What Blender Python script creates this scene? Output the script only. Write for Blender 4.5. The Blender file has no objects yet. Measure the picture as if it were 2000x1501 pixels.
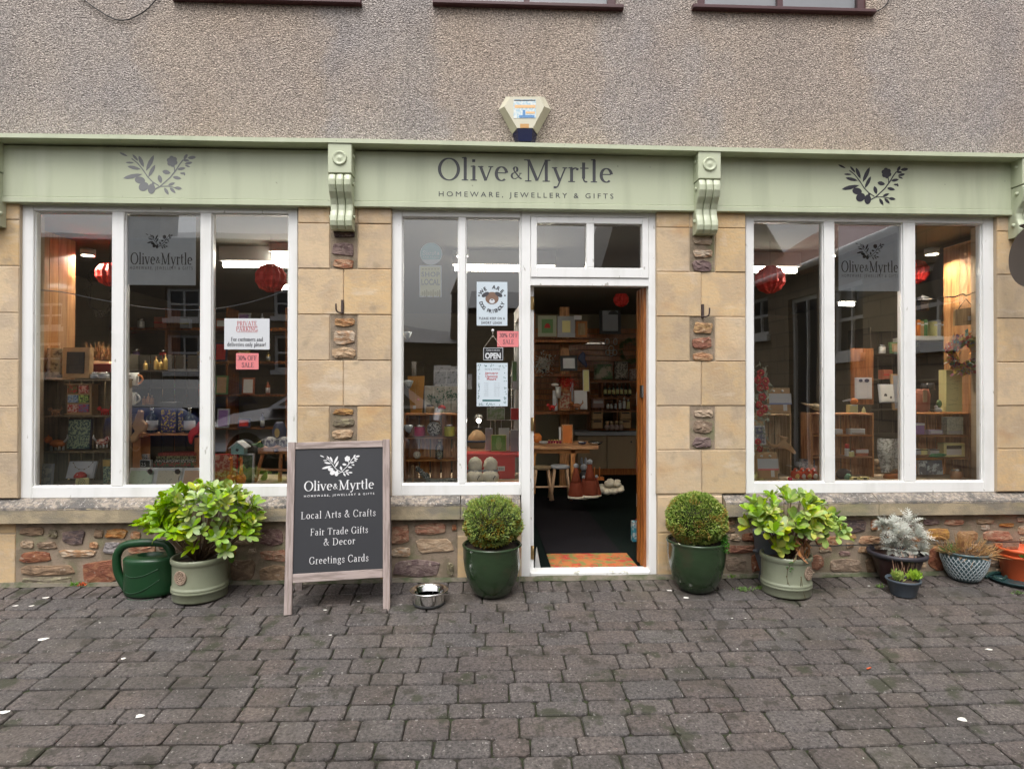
import bpy, bmesh, math, random
from mathutils import Vector, Matrix, noise
random.seed(7)
R = math.radians
scene = bpy.context.scene
col = scene.collection
# ------------------------------------------------------------------ camera
CAM = Vector((0, -4.3, 1.39))
YAW, PIT, ROL, F = .04085, .0058, .00074, 1150.0
FW = Vector((math.sin(YAW)*math.cos(PIT), math.cos(YAW)*math.cos(PIT), math.sin(PIT)))
RT0 = Vector((math.cos(YAW), -math.sin(YAW), 0))
UP0 = RT0.cross(FW)
RT = RT0*math.cos(ROL)+UP0*math.sin(ROL)
UP = UP0*math.cos(ROL)-RT0*math.sin(ROL)
cd = bpy.data.cameras.new('camera')
cam = bpy.data.objects.new('camera', cd)
col.objects.link(cam)
M = Matrix((RT, UP, -FW)).transposed().to_4x4()
M.translation = CAM
cam.matrix_world = M
cd.sensor_width = 36
cd.sensor_fit = 'HORIZONTAL'
cd.lens = 36*F/2000
cd.clip_start = .05
cd.clip_end = 500
scene.camera = cam
# ------------------------------------------------------------------ sky, sun, exposure
SUN_EL, SUN_AZ = R(63), R(196)      # azimuth clockwise from +Y: the sun stands behind the camera
w = bpy.data.worlds.new('World')
scene.world = w
w.use_nodes = True
nt = w.node_tree
bg = nt.nodes['Background']
sky = nt.nodes.new('ShaderNodeTexSky')
sky.sky_type = 'NISHITA'
sky.sun_disc = False
sky.sun_elevation = SUN_EL
sky.sun_rotation = SUN_AZ
sky.air_density = 1.0
sky.dust_density = 7.0
sky.ozone_density = 1.0
hs = nt.nodes.new('ShaderNodeHueSaturation')
hs.inputs['Saturation'].default_value = .16
nt.links.new(sky.outputs[0], hs.inputs['Color'])
nt.links.new(hs.outputs[0], bg.inputs[0])
bg.inputs[1].default_value = .15
sl = bpy.data.lights.new('sun', 'SUN')
sl.energy = .5
sl.angle = R(38)
sl.color = (1, .965, .92)
so = bpy.data.objects.new('sun', sl)
col.objects.link(so)
sd = Vector((math.sin(SUN_AZ)*math.cos(SUN_EL), math.cos(SUN_AZ)*math.cos(SUN_EL), math.sin(SUN_EL)))
so.rotation_euler = sd.to_track_quat('Z', 'Y').to_euler()
so.location = sd*20
scene.view_settings.view_transform = 'Standard'
scene.view_settings.look = 'None'
scene.view_settings.exposure = .72
scene.view_settings.gamma = 1
scene.view_settings.use_curve_mapping = False
scene.render.engine = 'CYCLES'
scene.cycles.use_denoising = True
scene.cycles.max_bounces = 8
scene.cycles.transparent_max_bounces = 12
scene.cycles.caustics_reflective = False
scene.cycles.caustics_refractive = False

# ------------------------------------------------------------------ placing helpers
def ray(u, v): return FW+RT*((u-1000)/F)-UP*((v-750.5)/F)
def P(u, v, Y=0.0):
    d = ray(u, v); return CAM+d*((Y+4.3)/d.y)
def Q(u, v, z):
    d = ray(u, v); return CAM+d*((z-CAM.z)/d.z)
SL = .085
def gz(x, y):
    y = min(y, 0); q = -y
    z = -SL*q if q < 2.3 else -SL*2.3*max(0, 1-(q-2.3)/3.7)
    t = min(1, q/2.2)*max(0, min(1, (8-q)/4))
    return z+.0045*min(abs(x-.2), 5)**2*t*t
def G(u, v):
    d = ray(u, v); t = 2.0
    for _ in range(40):
        p = CAM+d*t
        t -= (p.z-gz(p.x, p.y))/(d.z-SL*d.y)
    return CAM+d*t
def RC(u0, v0, u1, v1, Y=0.0):
    um, vm = (u0+u1)/2, (v0+v1)/2
    return P(u0, vm, Y).x, P(um, v1, Y).z, P(u1, vm, Y).x, P(um, v0, Y).z

# ------------------------------------------------------------------ materials
MC = {}
def pm(name, c, rough=.6, var=.12, scale=12, bump=.0, bscale=60, metal=0, c2=None, c2amt=.5, rnd=.0, spec=.5, alpha=None, coat=0, stretch=None, world=False, emit=0, subsurf=0, ramp=(.42, .6)):
    if name in MC: return MC[name]
    m = bpy.data.materials.new(name); m.use_nodes = True
    n = m.node_tree.nodes; L = m.node_tree.links
    b = n['Principled BSDF']
    b.inputs['Roughness'].default_value = rough
    b.inputs['Metallic'].default_value = metal
    b.inputs['Specular IOR Level'].default_value = spec
    b.inputs['Coat Weight'].default_value = coat
    tc = n.new('ShaderNodeTexCoord')
    if world:
        g = n.new('ShaderNodeNewGeometry'); vec = g.outputs['Position']
    else: vec = tc.outputs['Object']
    if stretch:
        mp = n.new('ShaderNodeMapping'); mp.inputs['Scale'].default_value = stretch
        L.new(vec, mp.inputs['Vector']); vec = mp.outputs[0]
    oi = n.new('ShaderNodeObjectInfo')
    if rnd and not world:   # shift the grain from piece to piece
        ad = n.new('ShaderNodeVectorMath'); ad.operation = 'ADD'
        mu = n.new('ShaderNodeMath'); mu.operation = 'MULTIPLY'; mu.inputs[1].default_value = 37.
        L.new(oi.outputs['Random'], mu.inputs[0]); L.new(vec, ad.inputs[0]); L.new(mu.outputs[0], ad.inputs[1]); vec = ad.outputs[0]
    nz = n.new('ShaderNodeTexNoise'); nz.inputs['Scale'].default_value = scale; nz.inputs['Detail'].default_value = 5
    nz.inputs['Roughness'].default_value = .6
    L.new(vec, nz.inputs['Vector'])
    mx = n.new('ShaderNodeMix'); mx.data_type = 'RGBA'
    if c2 is None:
        mx.inputs[6].default_value = (*[x*(1-var) for x in c], 1)
        mx.inputs[7].default_value = (*[min(1, x*(1+var)) for x in c], 1)
        L.new(nz.outputs[0], mx.inputs[0])
    else:
        cr = n.new('ShaderNodeMapRange'); cr.inputs[1].default_value = ramp[0]; cr.inputs[2].default_value = ramp[1]; cr.inputs[4].default_value = c2amt*2
        cr.interpolation_type = 'SMOOTHSTEP'
        L.new(nz.outputs[0], cr.inputs[0]); L.new(cr.outputs[0], mx.inputs[0])
        mx.inputs[6].default_value = (*c, 1); mx.inputs[7].default_value = (*c2, 1)
    out = mx.outputs[2]
    if rnd:
        hv = n.new('ShaderNodeHueSaturation')
        mr = n.new('ShaderNodeMapRange'); mr.inputs[3].default_value = 1-rnd; mr.inputs[4].default_value = 1+rnd
        L.new(oi.outputs['Random'], mr.inputs[0]); L.new(mr.outputs[0], hv.inputs['Value'])
        m2 = n.new('ShaderNodeMath'); m2.operation = 'MULTIPLY'; m2.inputs[1].default_value = 7.3
        fr = n.new('ShaderNodeMath'); fr.operation = 'FRACT'
        mr2 = n.new('ShaderNodeMapRange'); mr2.inputs[3].default_value = 1-rnd*1.2; mr2.inputs[4].default_value = 1+rnd*.8
        L.new(oi.outputs['Random'], m2.inputs[0]); L.new(m2.outputs[0], fr.inputs[0]); L.new(fr.outputs[0], mr2.inputs[0])
        L.new(mr2.outputs[0], hv.inputs['Saturation'])
        L.new(out, hv.inputs['Color']); out = hv.outputs[0]
    L.new(out, b.inputs['Base Color'])
    if bump:
        bn = n.new('ShaderNodeTexNoise'); bn.inputs['Scale'].default_value = bscale; bn.inputs['Detail'].default_value = 6
        L.new(vec, bn.inputs['Vector'])
        bp = n.new('ShaderNodeBump'); bp.inputs['Strength'].default_value = bump; bp.inputs['Distance'].default_value = .01
        L.new(bn.outputs[0], bp.inputs['Height']); L.new(bp.outputs[0], b.inputs['Normal'])
    if alpha is not None: b.inputs['Alpha'].default_value = alpha
    if emit:
        b.inputs['Emission Color'].default_value = (*c, 1); b.inputs['Emission Strength'].default_value = emit
    MC[name] = m
    return m
def nodes(m): return m.node_tree.nodes, m.node_tree.links, m.node_tree.nodes['Principled BSDF']
def overlay(m, colr, scale, lo, hi, amt=1.0, detail=6, world=True, stretch=None, zlim=None):
    """lay patches of a second colour (stain, lichen, moss, wear) over whatever feeds Base Color"""
    n, L, b = nodes(m)
    src = b.inputs['Base Color'].links[0].from_socket
    g = n.new('ShaderNodeNewGeometry') if world else n.new('ShaderNodeTexCoord')
    vec = g.outputs['Position'] if world else g.outputs['Object']
    v0 = vec
    if stretch:
        mp = n.new('ShaderNodeMapping'); mp.inputs['Scale'].default_value = stretch; L.new(vec, mp.inputs['Vector']); vec = mp.outputs[0]
    nz = n.new('ShaderNodeTexNoise'); nz.inputs['Scale'].default_value = scale; nz.inputs['Detail'].default_value = detail
    L.new(vec, nz.inputs['Vector'])
    mr = n.new('ShaderNodeMapRange'); mr.inputs[1].default_value = lo; mr.inputs[2].default_value = hi; mr.inputs[4].default_value = amt
    L.new(nz.outputs[0], mr.inputs[0]); fac = mr.outputs[0]
    if zlim:
        sp = n.new('ShaderNodeSeparateXYZ'); L.new(v0, sp.inputs[0])
        m2 = n.new('ShaderNodeMapRange'); m2.inputs[1].default_value = zlim[0]; m2.inputs[2].default_value = zlim[1]; m2.interpolation_type = 'SMOOTHSTEP'
        L.new(sp.outputs[2], m2.inputs[0]); mm = n.new('ShaderNodeMath'); mm.operation = 'MULTIPLY'
        L.new(fac, mm.inputs[0]); L.new(m2.outputs[0], mm.inputs[1]); fac = mm.outputs[0]
    mx = n.new('ShaderNodeMix'); mx.data_type = 'RGBA'; mx.inputs[7].default_value = (*colr, 1)
    L.new(fac, mx.inputs[0]); L.new(src, mx.inputs[6]); L.new(mx.outputs[2], b.inputs['Base Color'])
    return m

# ------------------------------------------------------------------ mesh builder
class MB:
    def __init__(s): s.v = []; s.f = []; s.sm = []
    def add(s, vs, fs, smooth=False):
        o = len(s.v); s.v += [tuple(p) for p in vs]
        for q in fs: s.f.append(tuple(i+o for i in q)); s.sm.append(smooth)
        return s
    def box(s, x0, x1, y0, y1, z0, z1, T=None):
        if x0 > x1: x0, x1 = x1, x0
        if y0 > y1: y0, y1 = y1, y0
        if z0 > z1: z0, z1 = z1, z0
        vs = [Vector((x, y, z)) for x in (x0, x1) for y in (y0, y1) for z in (z0, z1)]
        if T: vs = [T @ p for p in vs]
        return s.add(vs, [(0, 1, 3, 2), (4, 6, 7, 5), (0, 4, 5, 1), (2, 3, 7, 6), (0, 2, 6, 4), (1, 5, 7, 3)])
    def bbox(s, x0, x1, y0, y1, z0, z1, b=.004, T=None):
        """box with chamfered edges towards the front (-y) face"""
        if z0 > z1: z0, z1 = z1, z0
        vs = [(x0, y1, z0), (x1, y1, z0), (x1, y1, z1), (x0, y1, z1), (x0, y0+b, z0), (x1, y0+b, z0), (x1, y0+b, z1), (x0, y0+b, z1),
              (x0+b, y0, z0+b), (x1-b, y0, z0+b), (x1-b, y0, z1-b), (x0+b, y0, z1-b)]
        vs = [Vector(p) for p in vs]
        if T: vs = [T @ p for p in vs]
        fs = [(0, 3, 2, 1)]
        for i in range(4):
            j = (i+1) % 4; fs += [(i, j, 4+j, 4+i), (4+i, 4+j, 8+j, 8+i)]
        fs.append((8, 9, 10, 11)); return s.add(vs, fs)
    def quad(s, a, b, c, d): return s.add([a, b, c, d], [(0, 1, 2, 3)])
    def lathe(s, prof, n=24, c=(0, 0, 0), sx=1, sy=1, smooth=True, T=None):
        vs = []; fs = []
        for r, z in prof:
            for k in range(n):
                a = 2*math.pi*k/n; vs.append(Vector((c[0]+r*sx*math.cos(a), c[1]+r*sy*math.sin(a), c[2]+z)))
        if T: vs = [T @ p for p in vs]
        for i in range(len(prof)-1):
            for k in range(n):
                k2 = (k+1) % n; fs.append((i*n+k, i*n+k2, (i+1)*n+k2, (i+1)*n+k))
        if prof[0][0] > 1e-4: fs.append(tuple(reversed(range(n))))
        if prof[-1][0] > 1e-4: fs.append(tuple((len(prof)-1)*n+k for k in range(n)))
        return s.add(vs, fs, smooth)
    def tube(s, pts, r, n=8, smooth=True, close=False, cap=True):
        pts = [Vector(p) for p in pts]; m = len(pts); vs = []; fs = []
        rr = r if isinstance(r, (list, tuple)) else [r]*m
        nrm = None
        for i, p in enumerate(pts):
            a = pts[(i-1) % m] if (close or i > 0) else p
            b = pts[(i+1) % m] if (close or i < m-1) else p
            t = (b-a).normalized() if (b-a).length > 1e-9 else Vector((0, 0, 1))
            if nrm is None:
                nrm = t.cross(Vector((0, 0, 1)))
                if nrm.length < .1: nrm = t.cross(Vector((0, 1, 0)))
            nrm = (nrm-t*nrm.dot(t)).normalized(); bi = t.cross(nrm)
            for k in range(n):
                an = 2*math.pi*k/n; vs.append(p+nrm*math.cos(an)*rr[i]+bi*math.sin(an)*rr[i])
        for i in range(m if close else m-1):
            i2 = (i+1) % m
            for k in range(n):
                k2 = (k+1) % n; fs.append((i*n+k, i*n+k2, i2*n+k2, i2*n+k))
        if cap and not close: fs += [tuple(reversed(range(n))), tuple((m-1)*n+k for k in range(n))]
        return s.add(vs, fs, smooth)
    def ball(s, c, r, n=12, m=8, sx=1, sy=1, sz=1, smooth=True, T=None):
        pr = [(max(1e-5, r*math.sin(math.pi*i/m)), -r*sz*math.cos(math.pi*i/m)) for i in range(m+1)]
        return s.lathe(pr, n, c, sx, sy, smooth, T)
    def prism(s, poly, y0, y1, T=None):
        """poly in xz, counter-clockwise seen from -y; y0 front, y1 back"""
        n = len(poly)
        vs = [Vector((x, y0, z)) for x, z in poly]+[Vector((x, y1, z)) for x, z in poly]
        if T: vs = [T @ p for p in vs]
        fs = [tuple(range(n)), tuple(reversed(range(n, 2*n)))]
        for i in range(n):
            j = (i+1) % n; fs.append((i, n+i, n+j, j))
        return s.add(vs, fs)
    def build(s, name, m, parent=None, kind=None, loc=None):
        me = bpy.data.meshes.new(name); me.from_pydata(s.v, [], s.f)
        for i, p in enumerate(me.polygons): p.use_smooth = s.sm[i]
        me.materials.append(m); me.update()
        return mk(name, me, parent, kind, loc)
def mk(name, me, parent=None, kind=None, loc=None):
    o = bpy.data.objects.new(name, me); col.objects.link(o)
    if parent is not None: o.parent = parent
    if kind: o['kind'] = kind
    if loc is not None: o.location = loc
    return o
def thing(name, label, cat, loc=(0, 0, 0), rz=0, group=None):
    o = bpy.data.objects.new(name, None); col.objects.link(o); o.empty_display_size = .1
    o.location = loc; o.rotation_euler = (0, 0, rz); o['label'] = label; o['category'] = cat
    if group: o['group'] = group
    return o
def tag(o, label, cat, group=None):
    o['label'] = label; o['category'] = cat
    if group: o['group'] = group
    return o
def dup(root, loc=None, label=None, rz=None, group=None):
    r = root.copy(); col.objects.link(r)
    if loc is not None: r.location = loc
    if rz is not None: r.rotation_euler = (0, 0, rz)
    if label: r['label'] = label
    if group: r['group'] = group
    for ch in list(root.children):
        c = ch.copy(); col.objects.link(c); c.parent = r
        for g in list(ch.children):
            d = g.copy(); col.objects.link(d); d.parent = c
    return r

# ------------------------------------------------------------------ serif lettering from strokes
def arc(cx, cy, rx, ry, a0, a1, n=14):
    return [(cx+rx*math.cos(R(a0+(a1-a0)*i/n)), cy+ry*math.sin(R(a0+(a1-a0)*i/n))) for i in range(n+1)]
TK, TN = .125, .048
def sf(x, y, w=.26): return ([(x-w/2, y), (x+w/2, y)], TN)
def st(x, y0, y1): return ([(x, y0), (x, y1)], TK)
XH = .66
GL = {
 'O': (.90, [(arc(.45, .5, .38, .49, 90, 450, 32), None)]),
 'l': (.32, [st(.17, .03, 1.04), sf(.16, .024), ([(.04, 1.02), (.2, 1.05)], TN)]),
 'i': (.32, [st(.17, .03, .66), sf(.16, .024), ([(.04, .64), (.2, .67)], TN), ([(.1, .9), (.22, .9)], .125)]),
 'v': (.58, [([(.08, .66), (.3, .01)], TK*.95), ([(.52, .66), (.3, .01)], TN*1.2), sf(.09, .64, .22), sf(.5, .64, .2)]),
 'e': (.60, [([(.12, .37), (.5, .37)], TN), (arc(.32, .33, .21, .31, 8, 310, 24), None)]),
 '&': (.86, [([(.78, .06), (.66, .1), (.3, .62), (.24, .78)], .09), (arc(.37, .78, .13, .2, 180, -60, 14), None), ([(.43, .62), (.2, .46)], TN), (arc(.31, .26, .22, .24, 110, 300, 14), None), ([(.42, .05), (.62, .22), (.72, .46)], TN), sf(.72, .47, .2), sf(.76, .03, .16)]),
 'M': (1.14, [([(.2, .03), (.2, .97)], TN*1.3), ([(.2, .98), (.55, .04)], TK), ([(.9, .98), (.56, .04)], TN*1.1), st(.92, .03, .97), sf(.19, .024, .26), sf(.92, .024, .3), sf(.14, .975, .24), sf(.97, .975, .24)]),
 'y': (.58, [([(.08, .66), (.3, .03)], TK*.95), ([(.53, .66), (.3, .03), (.22, -.2), (.12, -.27)], TN*1.3), ([(.05, -.25), (.16, -.25)], .1), sf(.09, .64, .22), sf(.51, .64, .2)]),
 'r': (.46, [st(.17, .03, .66), sf(.17, .024, .28), ([(.04, .64), (.2, .67)], TN), (arc(.33, .46, .15, .18, 170, 60, 8), TN*1.3), ([(.36, .6), (.45, .58)], .1)]),
 't': (.40, [([(.17, .9), (.17, .16)], TK), (arc(.27, .16, .1, .14, 180, 300, 8), TN*1.4), sf(.2, .64, .34)]),
 'L': (.72, [st(.17, .03, .97), sf(.17, .975, .3), ([(.05, .024), (.66, .024)], TN), ([(.66, .02), (.68, .24)], TN)]),
 'o': (.64, [(arc(.32, .33, .23, .31, 90, 450, 24), None)]),
 'c': (.56, [(arc(.31, .33, .22, .31, 50, 310, 20), None), ([(.42, .54), (.5, .52)], .08)]),
 'a': (.60, [(arc(.27, .42, .17, .22, 150, 0, 10), None), st(.43, .08, .46), ([(.42, .06), (.56, .04)], TN), (arc(.28, .19, .18, .18, 70, 330, 16), None), ([(.33, .37), (.44, .38)], TN)]),
 'A': (.96, [([(.46, 1.0), (.84, .03)], TK), ([(.46, 1.0), (.14, .03)], TN*1.2), ([(.24, .36), (.68, .36)], TN), sf(.13, .024, .26), sf(.84, .024, .28)]),
 's': (.48, [([(.41, .48), (.4, .58), (.26, .64), (.12, .58), (.1, .46), (.24, .36), (.38, .28), (.42, .17), (.34, .05), (.2, .02), (.08, .08), (.07, .2)], .085)]),
 'C': (.86, [(arc(.46, .5, .38, .49, 42, 318, 26), None), ([(.76, .68), (.76, .94)], TN), ([(.76, .08), (.78, .26)], TN)]),
 'f': (.38, [([(.17, .03), (.17, .82)], TK), (arc(.3, .82, .13, .2, 180, 60, 8), TN*1.4), sf(.2, .64, .32), sf(.17, .024, .26)]),
 'F': (.72, [st(.19, .03, .97), sf(.19, .024, .3), ([(.06, .975), (.66, .975)], TN), ([(.66, .97), (.67, .76)], TN), ([(.2, .52), (.5, .52)], TN), ([(.5, .42), (.5, .62)], TN)]),
 'T': (.82, [st(.41, .03, .97), sf(.41, .024, .3), ([(.06, .975), (.76, .975)], TN), ([(.06, .98), (.05, .74)], TN), ([(.76, .98), (.77, .74)], TN)]),
 'G': (.92, [(arc(.46, .5, .38, .49, 42, 330, 26), None), st(.78, .08, .38), sf(.78, .42, .28), ([(.76, .68), (.76, .94)], TN)]),
 'D': (.92, [st(.19, .03, .97), sf(.14, .024, .2), sf(.14, .975, .2), ([(.2, .976), (.4, .976)], TN), ([(.2, .024), (.4, .024)], TN), (arc(.4, .5, .42, .476, 90, -90, 20), None)]),
 'd': (.66, [(arc(.28, .33, .2, .31, 60, 320, 18), None), st(.48, .06, 1.04), ([(.36, 1.02), (.5, 1.05)], TN), sf(.54, .03, .14)]),
 'g': (.60, [(arc(.28, .44, .19, .2, 90, 450, 20), None), (arc(.28, -.1, .22, .14, 90, 450, 20), None), ([(.14, .28), (.1, .12), (.2, .07), (.42, .06)], TN*1.2), ([(.42, .6), (.55, .62)], TN*1.3)]),
 'n': (.68, [st(.17, .03, .66), sf(.17, .024, .26), ([(.04, .64), (.2, .67)], TN), (arc(.34, .42, .17, .22, 165, 0, 12), None), st(.51, .03, .44), sf(.52, .024, .26)]),
 'u': (.68, [st(.17, .2, .64), (arc(.34, .22, .17, .2, 180, 340, 12), None), st(.51, .05, .66), ([(.05, .645), (.2, .65)], TN), ([(.4, .645), (.53, .65)], TN), sf(.57, .03, .14)]),
 'm': (1.0, [st(.17, .03, .66), sf(.17, .024, .26), ([(.04, .64), (.2, .67)], TN), (arc(.33, .44, .16, .2, 165, 0, 10), None), st(.49, .03, .46), sf(.49, .024, .24), (arc(.66, .44, .17, .2, 165, 0, 10), None), st(.83, .03, .46), sf(.84, .024, .24)]),
 'p': (.66, [st(.17, -.3, .66), sf(.17, -.3, .28), ([(.04, .64), (.2, .67)], TN), (arc(.37, .33, .2, .31, 130, -130, 18), None)]),
 'P': (.76, [st(.19, .03, .97), sf(.19, .024, .3), sf(.14, .975, .2), (arc(.36, .72, .3, .255, 90, -90, 14), None), ([(.2, .975), (.36, .975)], TN), ([(.2, .465), (.36, .465)], TN)]),
 'R': (.86, [st(.19, .03, .97), sf(.19, .024, .3), sf(.14, .975, .2), (arc(.36, .72, .28, .255, 90, -90, 14), None), ([(.2, .975), (.36, .975)], TN), ([(.2, .465), (.4, .465)], TN), ([(.4, .46), (.7, .03)], TK), sf(.78, .03, .14)]),
 'I': (.40, [st(.2, .03, .97), sf(.2, .024, .3), sf(.2, .975, .3)]),
 'V': (.92, [([(.1, .97), (.47, 0)], TK), ([(.82, .97), (.47, 0)], TN*1.2), sf(.12, .975, .28), sf(.8, .975, .26)]),
 'E': (.76, [st(.19, .03, .97), ([(.06, .975), (.66, .975)], TN), ([(.06, .024), (.68, .024)], TN), ([(.66, .97), (.67, .78)], TN), ([(.68, .02), (.7, .24)], TN), ([(.2, .52), (.5, .52)], TN), ([(.5, .42), (.5, .62)], TN)]),
 'K': (.90, [st(.19, .03, .97), sf(.19, .024, .3), sf(.19, .975, .3), ([(.72, .97), (.25, .45)], TN*1.2), ([(.36, .56), (.74, .03)], TK), sf(.78, .024, .24), sf(.7, .975, .24)]),
 'N': (.96, [([(.2, .03), (.2, .97)], TN*1.3), ([(.2, .97), (.76, .04)], TK), ([(.76, .03), (.76, .97)], TN*1.3), sf(.19, .024, .26), sf(.14, .975, .2), sf(.76, .975, .26)]),
 'S': (.66, [([(.56, .72), (.54, .9), (.36, .97), (.16, .9), (.12, .72), (.3, .55), (.5, .44), (.58, .26), (.48, .07), (.3, .02), (.12, .08), (.09, .3)], .1)]),
 'W': (1.2, [([(.1, .97), (.36, .02)], TK), ([(.6, .97), (.36, .02)], TN*1.2), ([(.6, .97), (.86, .02)], TK), ([(1.1, .97), (.86, .02)], TN*1.2), sf(.12, .975, .26), sf(1.08, .975, .24)]),
 '3': (.6, [(arc(.28, .73, .2, .23, 150, -80, 12), None), (arc(.28, .27, .23, .25, 80, -150, 14), None)]),
 '0': (.64, [(arc(.32, .5, .22, .48, 90, 450, 24), None)]),
 '2': (.62, [(arc(.3, .72, .2, .24, 160, -40, 12), None), ([(.46, .56), (.1, .05)], TN*1.6), ([(.08, .05), (.54, .05)], .09)]),
 '5': (.62, [([(.5, .94), (.16, .94), (.13, .56)], TN*1.5), (arc(.28, .32, .24, .28, 120, -150, 14), None)]),
 '%': (.9, [(arc(.2, .74, .13, .22, 90, 450, 16), None), (arc(.68, .26, .13, .22, 90, 450, 16), None), ([(.7, .98), (.18, .02)], TN)]),
 '!': (.34, [([(.17, .98), (.17, .3)], .11), ([(.11, .06), (.23, .06)], .12)]),
 ' ': (.34, []),
}
def serif(text, h, spacing=.0, width=None, weight=1.0, amp=.56):
    """flat ribbons in xz facing -y, starting at x=0 on baseline z=0; returns MB and its width"""
    b = MB(); x = 0; k = 0
    for ch in text:
        adv, strokes = GL[ch]
        sc = amp if ch == '&' and amp else 1.0
        oy = .1 if sc != 1 else 0
        if sc != 1: x += .05*h
        for pts, wd in strokes:
            k += 1; m = len(pts); L = []; Rr = []
            closed = m > 3 and (Vector(pts[0])-Vector(pts[-1])).length < 1e-4
            for i, p in enumerate(pts):
                a = Vector(pts[i-1]) if i > 0 else (Vector(pts[-2]) if closed else Vector(p))
                c = Vector(pts[i+1]) if i < m-1 else (Vector(pts[1]) if closed else Vector(p))
                t = (c-a).normalized()
                wv = (TN+(TK-TN)*abs(t.y)**1.5)*1.03 if wd is None else wd
                wv *= weight/sc**.3
                nn = Vector((-t.y, t.x))*wv/2; q = Vector(p)
                L.append((q+nn)*sc); Rr.append((q-nn)*sc)
            yy = -.00004*(k % 9)
            vs = [(x+p.x*h, yy, (p.y+oy)*h) for p in L]+[(x+p.x*h, yy, (p.y+oy)*h) for p in Rr]
            b.add(vs, [(i, m+i, m+i+1, i+1) for i in range(m-1)])
        x += (adv*sc+spacing+(.02 if sc != 1 else 0))*h
    if width:
        s = width/x; b.v = [(p[0]*s, p[1], p[2]) for p in b.v]; x = width
    return b, x
def sans(name, text, m, parent, loc, width=None, height=None, spacing=1.0, rot=(R(90), 0, 0), align='LEFT', bold=0):
    """built-in sans lettering turned into a flat mesh"""
    cu = bpy.data.curves.new(name, 'FONT'); cu.body = text; cu.space_character = spacing; cu.align_x = align; cu.offset = bold
    cu.resolution_u = 3
    o = bpy.data.objects.new('t', cu); col.objects.link(o)
    bpy.context.view_layer.update()
    dg = bpy.context.evaluated_depsgraph_get()
    me = bpy.data.meshes.new_from_object(o.evaluated_get(dg)); bpy.data.objects.remove(o)
    xs = [v.co.x for v in me.vertices]; ys = [v.co.y for v in me.vertices]
    W = max(xs)-min(xs); H = max(ys)-min(ys); sx = (width/W) if width else None; sy = (height/H) if height else None
    sx = sx or sy; sy = sy or sx
    x0 = min(xs) if align == 'LEFT' else (min(xs)+max(xs))/2
    for v in me.vertices: v.co.x = (v.co.x-x0)*sx; v.co.y = (v.co.y-min(ys))*sy
    me.materials.clear(); me.materials.append(m)
    q = mk(name, me, parent); q.location = loc; q.rotation_euler = rot
    return q
# ------------------------------------------------------------------ olive and myrtle emblem (units: 2000 wide, 1267 high, y down)
def emblem():
    b = MB(); k = [0]
    def leaf(x0, y0, x1, y1, w, hollow=False):
        k[0] += 1; a = Vector((x0, -y0)); c = Vector((x1, -y1)); d = (c-a); n = Vector((-d.y, d.x)).normalized()
        pr = [(0, 0), (.18, .7), (.45, 1), (.75, .75), (1, 0)]
        vs = [a+d*t+n*s*w/2 for t, s in pr]+[a+d*t-n*s*w/2 for t, s in pr[1:-1]][::-1]
        b.add([(p.x, -.02*(k[0] % 7), p.y) for p in vs], [tuple(range(len(vs)))[::-1]])
    def stem(pts, w):
        k[0] += 1; m = len(pts); vs = []
        for i, p in enumerate(pts):
            a = Vector(pts[max(0, i-1)]); c = Vector(pts[min(m-1, i+1)]); t = (c-a).normalized(); n = Vector((-t.y, t.x))*w/2; q = Vector(p)
            vs += [q+n, q-n]
        b.add([(p.x, -.02*(k[0] % 7), -p.y) for p in vs], [(2*i, 2*i+2, 2*i+3, 2*i+1) for i in range(m-1)])
    def oval(cx, cy, rx, ry, rot=0, n=16):
        k[0] += 1; pts = []
        for i in range(n):
            a = 2*math.pi*i/n; x = rx*math.cos(a); y = ry*math.sin(a); c, s_ = math.cos(R(rot)), math.sin(R(rot))
            pts.append((cx+x*c-y*s_, -.02*(k[0] % 7), -(cy+x*s_+y*c)))
        b.add(pts, [tuple(range(n))])
    for l in [(90, 150, 290, 240, 50), (400, 190, 540, 350, 60), (550, 220, 670, 500, 95), (910, 200, 725, 590, 105), (940, 435, 780, 740, 90), (240, 390, 440, 395, 48),
              (280, 480, 600, 550, 85), (180, 775, 640, 665, 105)]: leaf(*l)
    stem([(380, 290), (520, 400), (650, 560), (770, 740), (880, 850), (1030, 945)], 26)
    oval(580, 815, 125, 85, 10); oval(670, 970, 125, 105, -35); oval(855, 1020, 88, 125, 5); leaf(860, 890, 940, 880, 70)
    stem([(940, 1025), (1060, 960), (1300, 740), (1430, 570), (1520, 420), (1610, 300)], 30)
    stem([(1060, 960), (1240, 950), (1420, 985)], 22); stem([(1400, 600), (1405, 530), (1385, 460)], 26); stem([(1300, 735), (1380, 620)], 20)
    for a in range(0, 360, 60): oval(1345+75*math.cos(R(a+20)), 345+80*math.sin(R(a+20)), 58, 58)
    oval(1345, 345, 70, 70)
    for l in [(1110, 590, 1310, 630, 110), (1030, 680, 1085, 885, 105), (1710, 160, 1620, 300, 75), (1915, 230, 1710, 260, 85), (1600, 310, 1760, 320, 65), (1830, 360, 1640, 405, 70), (1650, 430, 1780, 480, 45),
              (1470, 540, 1670, 500, 75), (1530, 630, 1660, 640, 50), (1360, 725, 1570, 765, 85), (1250, 930, 1420, 865, 70), (1400, 985, 1585, 1005, 80), (1160, 990, 1265, 1165, 80), (1290, 985, 1430, 1120, 75)]: leaf(*l)
    leaf(1620, 600, 1650, 690, 50)
    return b
def place_mb(b, x0, z0, sx, sz, y):
    c = MB(); c.v = [(x0+p[0]*sx, y+p[1]*.0008, z0+p[2]*sz) for p in b.v]; c.f = list(b.f); c.sm = list(b.sm); return c
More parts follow.
